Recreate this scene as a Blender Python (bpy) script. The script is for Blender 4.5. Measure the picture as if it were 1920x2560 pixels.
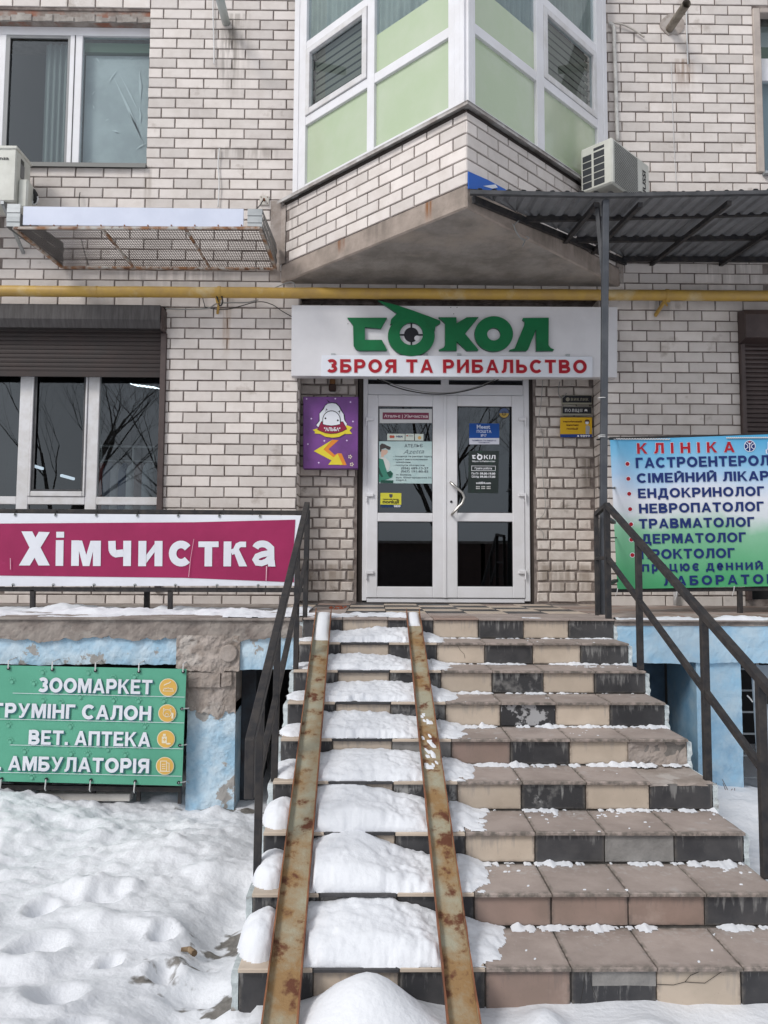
import bpy, bmesh, math, random
from mathutils import Vector, Matrix, noise
random.seed(7)
scn = bpy.context.scene
col = scn.collection
for o in list(bpy.data.objects): bpy.data.objects.remove(o)

# ------------------------------------------------------------------ camera
F = 1948.7; CAM = Vector((-.699, -5.1955, .3284)); PIT, YAW, ROL = .0719, -.0134, .005
def rot_cam(v):
    x, y, z = v
    c, s = math.cos(PIT), math.sin(PIT); y, z = c*y - s*z, s*y + c*z
    c, s = math.cos(YAW), math.sin(YAW); x, y = c*x - s*y, s*x + c*y
    return Vector((x, y, z))
c_, s_ = math.cos(ROL), math.sin(ROL)
r0, u0, f0 = rot_cam((1, 0, 0)), rot_cam((0, 0, 1)), rot_cam((0, 1, 0))
rr = r0*c_ + u0*s_; uu = u0*c_ - r0*s_
cam = bpy.data.cameras.new('camera'); cam_o = bpy.data.objects.new('camera', cam); col.objects.link(cam_o)
cam.sensor_fit = 'VERTICAL'; cam.sensor_height = 24; cam.sensor_width = 18; cam.lens = 24*F/2560
cam.clip_end = 500; cam.clip_start = .05
cam_o.matrix_world = Matrix(((rr.x, uu.x, -f0.x, CAM.x), (rr.y, uu.y, -f0.y, CAM.y), (rr.z, uu.z, -f0.z, CAM.z), (0, 0, 0, 1)))
scn.camera = cam_o

# ------------------------------------------------------------------ light
w = bpy.data.worlds.new('World'); scn.world = w; w.use_nodes = True
nt = w.node_tree; bg = nt.nodes['Background']
SUN_EL, SUN_AZ = 40, 226      # degrees; azimuth of the direction the light comes from
sky = nt.nodes.new('ShaderNodeTexSky'); sky.sky_type = 'NISHITA'; sky.sun_disc = False
sky.sun_elevation = math.radians(SUN_EL); sky.sun_rotation = math.radians(SUN_AZ)
sky.air_density = 1; sky.dust_density = 4; sky.ozone_density = 1
hs = nt.nodes.new('ShaderNodeHueSaturation'); hs.inputs['Saturation'].default_value = .28
nt.links.new(sky.outputs[0], hs.inputs['Color'])
# overcast cloud deck breaks up the sky evenly
tc = nt.nodes.new('ShaderNodeTexCoord'); nz = nt.nodes.new('ShaderNodeTexNoise'); nz.inputs['Scale'].default_value = 2.2; nz.inputs['Detail'].default_value = 5
mr = nt.nodes.new('ShaderNodeMapRange'); mr.inputs[1].default_value = .35; mr.inputs[2].default_value = .7; mr.inputs[3].default_value = .8; mr.inputs[4].default_value = 1.2
nt.links.new(tc.outputs['Generated'], nz.inputs['Vector']); nt.links.new(nz.outputs['Fac'], mr.inputs[0])
mx = nt.nodes.new('ShaderNodeVectorMath'); mx.operation = 'SCALE'
nt.links.new(hs.outputs[0], mx.inputs[0]); nt.links.new(mr.outputs[0], mx.inputs['Scale'])
ov = nt.nodes.new('ShaderNodeMix'); ov.data_type = 'RGBA'; ov.inputs[0].default_value = .72
cl_ = nt.nodes.new('ShaderNodeVectorMath'); cl_.operation = 'SCALE'; cl_.inputs[0].default_value = (5.6, 5.85, 6.3)
nt.links.new(mr.outputs[0], cl_.inputs['Scale']); nt.links.new(mx.outputs[0], ov.inputs[6]); nt.links.new(cl_.outputs[0], ov.inputs[7])
nt.links.new(ov.outputs[2], bg.inputs[0]); bg.inputs[1].default_value = .12
sd = bpy.data.lights.new('sun', 'SUN'); sd.energy = 1.6; sd.angle = math.radians(16); sd.color = (1, .97, .93)
so = bpy.data.objects.new('sun', sd); col.objects.link(so)
az = math.radians(SUN_AZ); el = math.radians(SUN_EL)
sv = Vector((math.sin(az)*math.cos(el), math.cos(az)*math.cos(el), math.sin(el)))
so.rotation_euler = sv.to_track_quat('Z', 'Y').to_euler(); so.location = sv*60
scn.view_settings.view_transform = 'Standard'; scn.view_settings.look = 'None'
scn.view_settings.exposure = 0.2; scn.view_settings.gamma = 1; scn.view_settings.use_curve_mapping = False
scn.render.engine = 'CYCLES'

# ------------------------------------------------------------------ measuring: a photo point carried onto a real plane
ZZ = {'D': (0, 0, 1/1.1573), 'a': (0, 0, 2.183), 'b': (660, 0, 2.592), 'c': (1160, 0, 2.183), 'd': (0, 700, 2.183), 'e': (700, 700, 2.634), 'f': (1240, 700, 2.44), 'g': (0, 1460, 2.183), 'h': (0, 1960, 2.183), 'i': (580, 1480, 2.514), 'j': (560, 1980, 2.44), 'k': (1160, 1480, 2.183), 'l': (1160, 1980, 2.183), 'S': (0, 0, 1), 'm': (600, 1240, 6.145), 'n': (600, 1560, 3.568), 'o': (1700, 1400, 2.765), 'p': (1480, 1060, 4.424), 'q': (0, 340, 8.51), 'r': (850, 740, 3.016), 's': (930, 990, 7.136), 't': (1140, 990, 8.194), 'u': (750, 980, 11.06), 'v': (1380, 960, 13.83), 'w': (0, 1640, 3.456), 'x': (1440, 320, 8.295), 'y': (1520, 1080, 4.148)}
def ray(z, x, y):
    o = ZZ[z]; sx, sy = o[0] + x/o[2], o[1] + y/o[2]
    u, v = (sx - 960)/F, (sy - 1280)/F
    u, v = c_*u + s_*v, -s_*u + c_*v
    return rot_cam((u, 1, -v))
def hit(z, x, y, p, n):
    d = ray(z, x, y); p = Vector(p); n = Vector(n)
    return CAM + d*((p - CAM).dot(n)/d.dot(n))
def at(z, x, y, Y): return hit(z, x, y, (0, Y, 0), (0, 1, 0))
def atz(z, x, y, Zv): return hit(z, x, y, (0, 0, Zv), (0, 0, 1))
def atx(z, x, y, X): return hit(z, x, y, (X, 0, 0), (1, 0, 0))

# ------------------------------------------------------------------ materials
MATS = {}
def nodes(m): return m.node_tree.nodes, m.node_tree.links
def mat(name, c, rough=.6, metal=0, c2=None, nscale=6, namt=1, bump=0, bscale=60, rnd=0, thr=(.4, .62), c3=None, n3=2.0, thr3=(.55, .62), spec=.5, coat=0, detail=8, stretch=None):
    """base colour c, broken by noise into c2 (and patches of c3); rnd = brightness spread from object to object"""
    if name in MATS: return MATS[name]
    m = bpy.data.materials.new(name); m.use_nodes = True; N, L = nodes(m); b = N['Principled BSDF']
    b.inputs['Roughness'].default_value = rough; b.inputs['Metallic'].default_value = metal
    b.inputs['Specular IOR Level'].default_value = spec
    if coat: b.inputs['Coat Weight'].default_value = coat; b.inputs['Coat Roughness'].default_value = .05
    geo = N.new('ShaderNodeNewGeometry'); pos = geo.outputs['Position']
    if stretch:
        mp = N.new('ShaderNodeMapping'); mp.inputs['Scale'].default_value = stretch; L.new(pos, mp.inputs[0]); pos = mp.outputs[0]
    def ns(scale, det=detail):
        n = N.new('ShaderNodeTexNoise'); n.inputs['Scale'].default_value = scale; n.inputs['Detail'].default_value = det; n.inputs['Roughness'].default_value = .62
        L.new(pos, n.inputs['Vector']); return n.outputs['Fac']
    def rng(f, a, bb, lo=0, hi=1):
        r = N.new('ShaderNodeMapRange'); r.inputs[1].default_value = a; r.inputs[2].default_value = bb; r.inputs[3].default_value = lo; r.inputs[4].default_value = hi; L.new(f, r.inputs[0]); return r.outputs[0]
    def mixc(f, A, B):
        x = N.new('ShaderNodeMix'); x.data_type = 'RGBA'
        L.new(f, x.inputs[0])
        for s, v in ((6, A), (7, B)):
            if isinstance(v, tuple): x.inputs[s].default_value = (*v, 1)
            else: L.new(v, x.inputs[s])
        return x.outputs[2]
    cur = tuple(c)
    if c2: cur = mixc(rng(ns(nscale), thr[0], thr[1], 0, namt), cur, tuple(c2))
    if c3: cur = mixc(rng(ns(n3), thr3[0], thr3[1]), cur, tuple(c3))
    if rnd:
        oi = N.new('ShaderNodeObjectInfo')
        sc = rng(oi.outputs['Random'], 0, 1, 1 - rnd, 1 + rnd*.6)
        v = N.new('ShaderNodeVectorMath'); v.operation = 'SCALE'
        if isinstance(cur, tuple): v.inputs[0].default_value = cur
        else: L.new(cur, v.inputs[0])
        L.new(sc, v.inputs['Scale']); cur = v.outputs[0]
    if isinstance(cur, tuple): b.inputs['Base Color'].default_value = (*cur, 1)
    else: L.new(cur, b.inputs['Base Color'])
    if bump:
        bp = N.new('ShaderNodeBump'); bp.inputs['Strength'].default_value = bump; bp.inputs['Distance'].default_value = .01
        L.new(ns(bscale), bp.inputs['Height']); L.new(bp.outputs[0], b.inputs['Normal'])
    MATS[name] = m; return m
def stains(m, lst):
    """dirty runs down the wall: (x, z top, z bottom, half width, colour, strength)"""
    N, L = nodes(m); b = N['Principled BSDF']; src = b.inputs['Base Color'].links[0].from_socket
    g = N.new('ShaderNodeNewGeometry'); sp = N.new('ShaderNodeSeparateXYZ'); L.new(g.outputs['Position'], sp.inputs[0])
    mp = N.new('ShaderNodeMapping'); mp.inputs['Scale'].default_value = (22, 22, 2.2); L.new(g.outputs['Position'], mp.inputs[0])
    n = N.new('ShaderNodeTexNoise'); n.inputs['Scale'].default_value = 1; n.inputs['Detail'].default_value = 5; L.new(mp.outputs[0], n.inputs['Vector'])
    def M(op, a, bb, c=None):
        q = N.new('ShaderNodeMath'); q.operation = op; q.use_clamp = op == 'MULTIPLY'
        for i, v in enumerate((a, bb, c)):
            if v is None: continue
            if isinstance(v, (int, float)): q.inputs[i].default_value = v
            else: L.new(v, q.inputs[i])
        return q.outputs[0]
    for x, zt, zb, hw, c, k in lst:
        dx = M('ABSOLUTE', M('SUBTRACT', sp.outputs['X'], x), 0)
        def mr2(f, a, bb, lo, hi):
            r = N.new('ShaderNodeMapRange'); r.interpolation_type = 'SMOOTHSTEP'; r.inputs[1].default_value = a; r.inputs[2].default_value = bb; r.inputs[3].default_value = lo; r.inputs[4].default_value = hi; L.new(f, r.inputs[0]); return r.outputs[0]
        fx = mr2(dx, hw*.25, hw, 1, 0); fz = mr2(sp.outputs['Z'], zb, zb+(zt-zb)*.8, 0, 1); ft = mr2(sp.outputs['Z'], zt, zt+.03, 1, 0)
        fn = mr2(n.outputs['Fac'], .32, .62, 0, 1)
        f = M('MULTIPLY', M('MULTIPLY', M('MULTIPLY', fx, fz), M('MULTIPLY', ft, fn)), k)
        x_ = N.new('ShaderNodeMix'); x_.data_type = 'RGBA'; L.new(f, x_.inputs[0]); L.new(src, x_.inputs[6]); x_.inputs[7].default_value = (*c, 1); src = x_.outputs[2]
    L.new(src, b.inputs['Base Color'])
def flat(name, c, rough=.6): return mat(name, c, rough, spec=.25, c2=tuple(x*.8 for x in c), nscale=3, namt=.35)
def emit(name, c, s):
    m = bpy.data.materials.new(name); m.use_nodes = True; b = m.node_tree.nodes['Principled BSDF']
    b.inputs['Emission Color'].default_value = (*c, 1); b.inputs['Emission Strength'].default_value = s; b.inputs['Base Color'].default_value = (.8, .8, .8, 1); MATS[name] = m; return m
def glass(name, tint=(.8, .83, .83), refl=.14, rough=0.0):
    m = bpy.data.materials.new(name); m.use_nodes = True; N, L = nodes(m); N.remove(N['Principled BSDF'])
    t = N.new('ShaderNodeBsdfTransparent'); t.inputs[0].default_value = (*tint, 1)
    g = N.new('ShaderNodeBsdfGlossy'); g.inputs['Roughness'].default_value = rough; g.inputs[0].default_value = (.85, .93, 1, 1)
    lw = N.new('ShaderNodeLayerWeight'); lw.inputs[0].default_value = .25
    r = N.new('ShaderNodeMapRange'); r.inputs[3].default_value = refl; r.inputs[4].default_value = 1; L.new(lw.outputs['Fresnel'], r.inputs[0])
    gb_ = N.new('ShaderNodeNewGeometry'); iv = N.new('ShaderNodeMath'); iv.operation = 'SUBTRACT'; iv.inputs[0].default_value = 1; L.new(gb_.outputs['Backfacing'], iv.inputs[1]); mu = N.new('ShaderNodeMath'); mu.operation = 'MULTIPLY'; L.new(iv.outputs[0], mu.inputs[0]); L.new(r.outputs[0], mu.inputs[1])    # only the outer face mirrors
    x = N.new('ShaderNodeMixShader'); L.new(mu.outputs[0], x.inputs[0]); L.new(t.outputs[0], x.inputs[1]); L.new(g.outputs[0], x.inputs[2])
    L.new(x.outputs[0], N['Material Output'].inputs[0]); MATS[name] = m; return m
BRICK = mat('brick', (.71, .655, .62), .88, c2=(.60, .545, .505), nscale=7, namt=.7, bump=.35, bscale=110, rnd=.15, thr=(.42, .68), c3=(.36, .30, .255), n3=4.1, thr3=(.62, .80), spec=.2)
BRICK_OLD = mat('brick_old', (.68, .62, .575), .9, c2=(.54, .475, .43), nscale=9, namt=.8, bump=.4, bscale=120, rnd=.16, c3=(.2, .16, .13), n3=6, thr3=(.60, .75), spec=.2)
MORTAR = mat('mortar', (.15, .122, .112), .95, c2=(.30, .26, .24), nscale=9, bump=.6, bscale=130, spec=.1)
CONC = mat('concrete', (.30, .265, .24), .92, c2=(.19, .16, .145), nscale=5, bump=.5, bscale=50, spec=.2, c3=(.40, .37, .34), n3=3, thr3=(.55, .7))
CONC_DK = mat('slab_soffit', (.33, .30, .275), .92, c2=(.22, .20, .18), nscale=3.4, bump=.8, bscale=22, spec=.2, c3=(.40, .34, .29), n3=1.6, thr3=(.52, .72))
FASCIA = mat('slab_edge', (.36, .30, .26), .9, c2=(.25, .21, .18), nscale=5, bump=.4, bscale=70, spec=.2, c3=(.3, .16, .09), n3=3.5, thr3=(.68, .78))
WPVC = mat('white_plastic', (.74, .74, .77), .35, c2=(.66, .65, .66), nscale=4, namt=.6)
WPVC_D = mat('white_plastic_worn', (.66, .655, .67), .45, c2=(.52, .5, .48), nscale=9, namt=.6)
BLACKM = mat('black_metal', (.022, .022, .025), .55, spec=.3, c2=(.045, .040, .038), nscale=18, bump=.15, bscale=200)
DKGREY = mat('dark_grey_metal', (.05, .052, .056), .5, c2=(.08, .08, .085), nscale=10, spec=.3)
BROWN = mat('brown_shutter', (.052, .034, .032), .5, c2=(.075, .052, .048), nscale=5)
BROWN2 = mat('shutter_slat_brown', (.048, .036, .034), .6, c2=(.042, .035, .034), nscale=5, spec=.25)
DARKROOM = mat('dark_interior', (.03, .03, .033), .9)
VOID = mat('dark_cellar', (.02, .02, .022), .95)
RUST = mat('rusty_steel', (.34, .32, .24), .65, c2=(.27, .155, .06), nscale=6, thr=(.38, .56), namt=.9, c3=(.12, .045, .025), n3=12, thr3=(.54, .63), bump=.35, bscale=90, spec=.3)
RUST_E = mat('rust_edge', (.25, .10, .045), .8, c2=(.14, .05, .025), nscale=12, bump=.3)
RUST_F = mat('rusty_white_frame', (.45, .43, .40), .7, c2=(.27, .13, .06), nscale=9, thr=(.42, .58), c3=(.14, .06, .03), n3=14)
GAS = mat('yellow_pipe_paint', (.47, .295, .06), .5, c2=(.40, .25, .07), nscale=8, c3=(.52, .42, .25), n3=3, thr3=(.55, .72), bump=.15)
SNOW = mat('snow', (.73, .75, .79), .8, c2=(.66, .68, .725), nscale=5, namt=.5, bump=.45, bscale=38, spec=.3)
BLUE = mat('blue_paint', (.30, .50, .67), .8, c2=(.42, .55, .65), nscale=4, bump=.3, bscale=60, c3=(.17, .34, .52), n3=2.2, thr3=(.56, .72), spec=.2)
BLUE_OLD = mat('blue_paint_peeling', (.32, .50, .65), .8, c2=(.54, .66, .75), nscale=5, bump=.6, bscale=40, c3=(.36, .345, .33), n3=5.2, thr3=(.60, .615), spec=.2)
PLASTER = mat('old_plaster', (.38, .33, .30), .92, c2=(.27, .225, .195), nscale=6, bump=.8, bscale=30, c3=(.44, .40, .37), n3=4)
TILE_DK = mat('tile_dark', (.042, .042, .046), .5, c2=(.075, .073, .075), nscale=7, namt=.8, rnd=.2, c3=(.19, .185, .18), n3=9, thr3=(.60, .78), spec=.3)
TILE_WORN = mat('tile_dark_worn', (.042, .042, .045), .55, c2=(.20, .195, .19), nscale=10, thr=(.52, .66), c3=(.30, .30, .30), n3=15, thr3=(.60, .68), bump=.2, spec=.3)
TILE_PEEL = mat('tile_dark_peeled', (.04, .04, .043), .55, c2=(.36, .36, .37), nscale=9, thr=(.50, .53), spec=.3, bump=.2)
TILE_BG = mat('tile_beige', (.53, .445, .36), .55, c2=(.46, .385, .31), nscale=5, rnd=.10, c3=(.33, .27, .22), n3=4.5, thr3=(.64, .78))
TILE_BR = mat('tile_brown', (.30, .215, .18), .55, c2=(.245, .18, .15), nscale=5, rnd=.08, c3=(.36, .28, .24), n3=6, thr3=(.6, .75))
TREAD = mat('tile_tread', (.37, .31, .28), .65, c2=(.29, .24, .215), nscale=5, rnd=.09, c3=(.42, .385, .37), n3=11, thr3=(.60, .75), bump=.15, spec=.3)
GROUT = mat('grout', (.22, .20, .185), .95, c2=(.12, .11, .10), nscale=10, bump=.5)
GALV = mat('galvanised_sheet', (.42, .44, .45), .45, .5, c2=(.32, .34, .35), nscale=5)
GREENP = mat('green_sign', (.006, .145, .05), .5, c2=(.006, .115, .04), nscale=3, spec=.25)
GREENP_S = mat('green_sign_side', (.008, .07, .045), .5)
SIGNW = mat('sign_white', (.68, .67, .69), .35, c2=(.62, .61, .63), nscale=2.5)
REDT = flat('red_print', (.36, .012, .025)); BLACKT = flat('black_print', (.02, .02, .025)); WHITET = flat('white_print', (.82, .83, .88))
NAVYT = flat('navy_print', (.012, .028, .14)); YEL = flat('yellow_print', (.75, .62, .05)); ORG = flat('orange_print', (.75, .26, .04)); PURP = mat('purple_print', (.18, .05, .26), .45, c2=(.13, .04, .19), nscale=4)
MAG = mat('magenta_vinyl', (.33, .024, .10), .5, c2=(.28, .020, .085), nscale=2.5, bump=.5, bscale=2.5, c3=(.38, .035, .13), n3=4, thr3=(.6, .75), spec=.25)
VINW = mat('white_vinyl', (.73, .75, .81), .5, c2=(.66, .68, .74), nscale=2, bump=.4, bscale=2.5)
GRV = mat('green_vinyl', (.115, .385, .265), .55, c2=(.10, .345, .235), nscale=2.5, spec=.25, bump=.5, bscale=2.5)
PANE = glass('window_glass', refl=.10)
PANE_U = glass('upper_window_glass', (.88, .92, .92), refl=.07)
PANE_D = glass('door_glass', (.5, .53, .55), refl=.085)
FILM = mat('green_tinted_glass', (.41, .50, .33), .12, c2=(.46, .53, .39), nscale=1.5, coat=.6)
CURT = mat('grey_curtain', (.34, .37, .35), .9, c2=(.27, .30, .29), nscale=4)
PLASTICF = mat('cloudy_film', (.33, .355, .375), .5, c2=(.42, .45, .47), nscale=3)

_st = [(-2.135, 5.55, 4.85, .10, (.09, .08, .07), .95), (-2.05, 5.7, 4.6, .16, (.22, .19, .16), .5), (-2.10, 2.75, 2.25, .05, (.33, .20, .11), .8), (-2.11, 2.95, 2.6, .10, (.2, .16, .13), .5),
       (-2.88, 4.15, 3.6, .05, (.3, .25, .2), .6), (2.31, 5.3, 4.9, .13, (.25, .16, .11), .7), (2.05, 2.95, 2.6, .22, (.16, .13, .11), .6), (-1.05, 4.33, 3.5, .05, (.2, .17, .15), .4), (2.95, 4.0, 3.4, .10, (.25, .21, .18), .5), (-1.52, 3.9, 3.0, .12, (.22, .19, .17), .5),
       (-1.9, 4.35, 4.18, .5, (.16, .13, .11), .45), (-2.6, 3.2, 2.9, .9, (.2, .17, .15), .35), (3.0, 3.3, 2.85, .9, (.2, .17, .15), .4), (-2.6, .28, .0, 3.2, (.17, .14, .12), .6), (2.4, .3, .0, 1.4, (.17, .14, .12), .6)]
stains(BRICK, _st); stains(MORTAR, _st); stains(BRICK_OLD, [(-1.1, .35, 0, .6, (.2, .15, .11), .6), (1.15, .35, 0, .6, (.2, .15, .11), .6), (1.4, 1.4, .9, .12, (.13, .10, .08), .8)])
stains(FASCIA, [(-1.0, 3.2, 3.05, .05, (.20, .08, .03), 1), (-.28, 3.2, 3.0, .04, (.22, .09, .03), 1), (-.7, 3.2, 3.0, .2, (.18, .15, .13), .7), (.9, 3.2, 3.0, .5, (.16, .13, .11), .7)])
def grime(m, name, drip=(.25, .24, .23), k=.8, edge=(.12, .11, .10)):
    """copy of a tile material with mineral runs from the top edge and dirt along the sides (Generated: y up the tile)"""
    m2 = m.copy(); m2.name = name; N, L = nodes(m2); b = N['Principled BSDF']; src = b.inputs['Base Color'].links[0].from_socket
    tc_ = N.new('ShaderNodeTexCoord'); sp = N.new('ShaderNodeSeparateXYZ'); L.new(tc_.outputs['Generated'], sp.inputs[0]); g = N.new('ShaderNodeNewGeometry')
    def noi(sc, vec=(1, 1, 1), det=6):
        mp = N.new('ShaderNodeMapping'); mp.inputs['Scale'].default_value = vec; L.new(g.outputs['Position'], mp.inputs[0])
        n = N.new('ShaderNodeTexNoise'); n.inputs['Scale'].default_value = sc; n.inputs['Detail'].default_value = det; n.inputs['Roughness'].default_value = .65; L.new(mp.outputs[0], n.inputs['Vector']); return n.outputs['Fac']
    def ma(op, a, bb, c=None, cl=False):
        q = N.new('ShaderNodeMath'); q.operation = op; q.use_clamp = cl
        for i, v in enumerate((a, bb, c)):
            if v is None: continue
            if isinstance(v, (int, float)): q.inputs[i].default_value = v
            else: L.new(v, q.inputs[i])
        return q.outputs[0]
    def rg_(f, a, bb, lo=0, hi=1):
        r = N.new('ShaderNodeMapRange'); r.inputs[1].default_value = a; r.inputs[2].default_value = bb; r.inputs[3].default_value = lo; r.inputs[4].default_value = hi; L.new(f, r.inputs[0]); return r.outputs[0]
    def mixc(f, A, c):
        x = N.new('ShaderNodeMix'); x.data_type = 'RGBA'; L.new(f, x.inputs[0]); L.new(A, x.inputs[6]); x.inputs[7].default_value = (*c, 1); return x.outputs[2]
    y = sp.outputs['Y']; x = sp.outputs['X']
    # runs: noise stretched downwards beats a threshold that falls away from the top edge, on some tiles only
    run = ma('SUBTRACT', ma('ADD', noi(1, (42, 42, 5)), ma('MULTIPLY', noi(3.1), .55)), ma('MULTIPLY', ma('SUBTRACT', 1, y), .30))
    f1 = ma('MULTIPLY', rg_(run, .72, .84), k, cl=True); src = mixc(f1, src, drip)
    ed = ma('MINIMUM', ma('MINIMUM', x, ma('SUBTRACT', 1, x)), ma('MULTIPLY', ma('MINIMUM', y, ma('SUBTRACT', 1, y)), .45))
    f2 = ma('MULTIPLY', rg_(ed, .0, .05, 1, 0), rg_(noi(30), .38, .6), cl=True); src = mixc(f2, src, edge)
    sp2 = rg_(noi(150, det=2), .70, .74, 0, .5); src = mixc(sp2, src, edge)
    L.new(src, b.inputs['Base Color']); return m2
# ------------------------------------------------------------------ mesh helpers
class MB:
    def __init__(s): s.v = []; s.f = []; s.m = []; s.mi = 0
    def box(s, x0, y0, z0, x1, y1, z1, M=None):
        n = len(s.v)
        p = [(x0, y0, z0), (x1, y0, z0), (x1, y1, z0), (x0, y1, z0), (x0, y0, z1), (x1, y0, z1), (x1, y1, z1), (x0, y1, z1)]
        s.v += [tuple(M @ Vector(q)) for q in p] if M else p
        for q in ((0, 3, 2, 1), (4, 5, 6, 7), (0, 1, 5, 4), (1, 2, 6, 5), (2, 3, 7, 6), (3, 0, 4, 7)): s.f.append([n + i for i in q]); s.m.append(s.mi)
        return s
    def bar(s, a, b, wd, h=None, up=(0, 0, 1), ext=0):
        a, b = Vector(a), Vector(b); h = h or wd; d = (b - a).normalized(); a = a - d*ext; b = b + d*ext
        sd = d.cross(Vector(up))
        if sd.length < 1e-4: sd = d.cross(Vector((0, 1, 0)))
        sd.normalize(); u = sd.cross(d).normalized(); n = len(s.v)
        for p in (a, b):
            for i, j in ((-1, -1), (1, -1), (1, 1), (-1, 1)): s.v.append(tuple(p + sd*(wd/2*i) + u*(h/2*j)))
        for q in ((3, 2, 1, 0), (4, 5, 6, 7), (0, 1, 5, 4), (1, 2, 6, 5), (2, 3, 7, 6), (3, 0, 4, 7)): s.f.append([n + i for i in q]); s.m.append(s.mi)
        return s
    def tube(s, pts, r, k=10, cap=True, radii=None):
        pts = [Vector(p) for p in pts]; n = len(s.v); ref = None
        for i, p in enumerate(pts):
            d = (pts[min(i+1, len(pts)-1)] - pts[max(i-1, 0)]).normalized()
            if ref is None: ref = d.cross(Vector((0, 0, 1))) if abs(d.z) < .9 else d.cross(Vector((1, 0, 0)))
            u = (ref - d*ref.dot(d)).normalized(); v = d.cross(u); ref = u
            rr_ = radii[i] if radii else r
            for j in range(k): a = 2*math.pi*j/k; s.v.append(tuple(p + u*(math.cos(a)*rr_) + v*(math.sin(a)*rr_)))
        for i in range(len(pts)-1):
            for j in range(k): s.f.append([n+i*k+j, n+i*k+(j+1) % k, n+(i+1)*k+(j+1) % k, n+(i+1)*k+j]); s.m.append(s.mi)
        if cap:
            s.f.append([n+j for j in range(k)][::-1]); s.m.append(s.mi); s.f.append([n+(len(pts)-1)*k+j for j in range(k)]); s.m.append(s.mi)
        return s
    def poly(s, pts): n = len(s.v); s.v += [tuple(p) for p in pts]; s.f.append(list(range(n, n+len(pts)))); s.m.append(s.mi); return s
    def prism(s, pts, d):
        """closed outline pushed along d"""
        pts = [Vector(p) for p in pts]; d = Vector(d); n = len(s.v); k = len(pts)
        s.v += [tuple(p) for p in pts] + [tuple(p + d) for p in pts]
        s.f.append(list(range(n, n+k))); s.f.append(list(range(n+k, n+2*k))[::-1]); s.m += [s.mi]*2
        for i in range(k): s.f.append([n+i, n+k+i, n+k+(i+1) % k, n+(i+1) % k]); s.m.append(s.mi)
        return s
    def build(s, name, m, parent=None, smooth=False, bev=0, kind=None, fix=True, loc=None):
        me = bpy.data.meshes.new(name); me.from_pydata(s.v, [], s.f)
        ms = m if isinstance(m, (list, tuple)) else [m]
        for q in ms: me.materials.append(q)
        for p, i in zip(me.polygons, s.m): p.material_index = i; p.use_smooth = smooth
        if fix or bev:
            bm = bmesh.new(); bm.from_mesh(me)
            if bev: bmesh.ops.bevel(bm, geom=[e for e in bm.edges if len(e.link_faces) == 2 and e.calc_face_angle(0) > .5], offset=bev, segments=1, affect='EDGES', clamp_overlap=True)
            if fix: bmesh.ops.recalc_face_normals(bm, faces=bm.faces)
            bm.to_mesh(me); bm.free()
        me.update(); return link(name, me, parent, kind)
ORIG = {}
def link(name, me, parent=None, kind=None):
    o = bpy.data.objects.new(name, me); col.objects.link(o)
    if parent:
        o.parent = parent
        if parent.type == 'EMPTY': o.location = -parent.location
    if kind: o['kind'] = kind
    return o
def thing(name, label, cat, loc=(0, 0, 0), group=None, kind=None):
    o = bpy.data.objects.new(name, None); o.empty_display_size = .2; col.objects.link(o); o.location = loc
    return tag(o, label, cat, group, kind)
def tag(o, label, cat, group=None, kind=None):
    if label: o['label'] = label
    if cat: o['category'] = cat
    if group: o['group'] = group
    if kind: o['kind'] = kind
    return o
def rect(Y, z, x0, y0, x1, y1):
    a = at(z, x0, y0, Y); b = at(z, x1, y1, Y); return min(a.x, b.x), min(a.z, b.z), max(a.x, b.x), max(a.z, b.z)
def nz3(x, y, z=0, o=4): return noise.fractal(Vector((x, y, z)), 1.0, 2.0, o)

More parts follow.
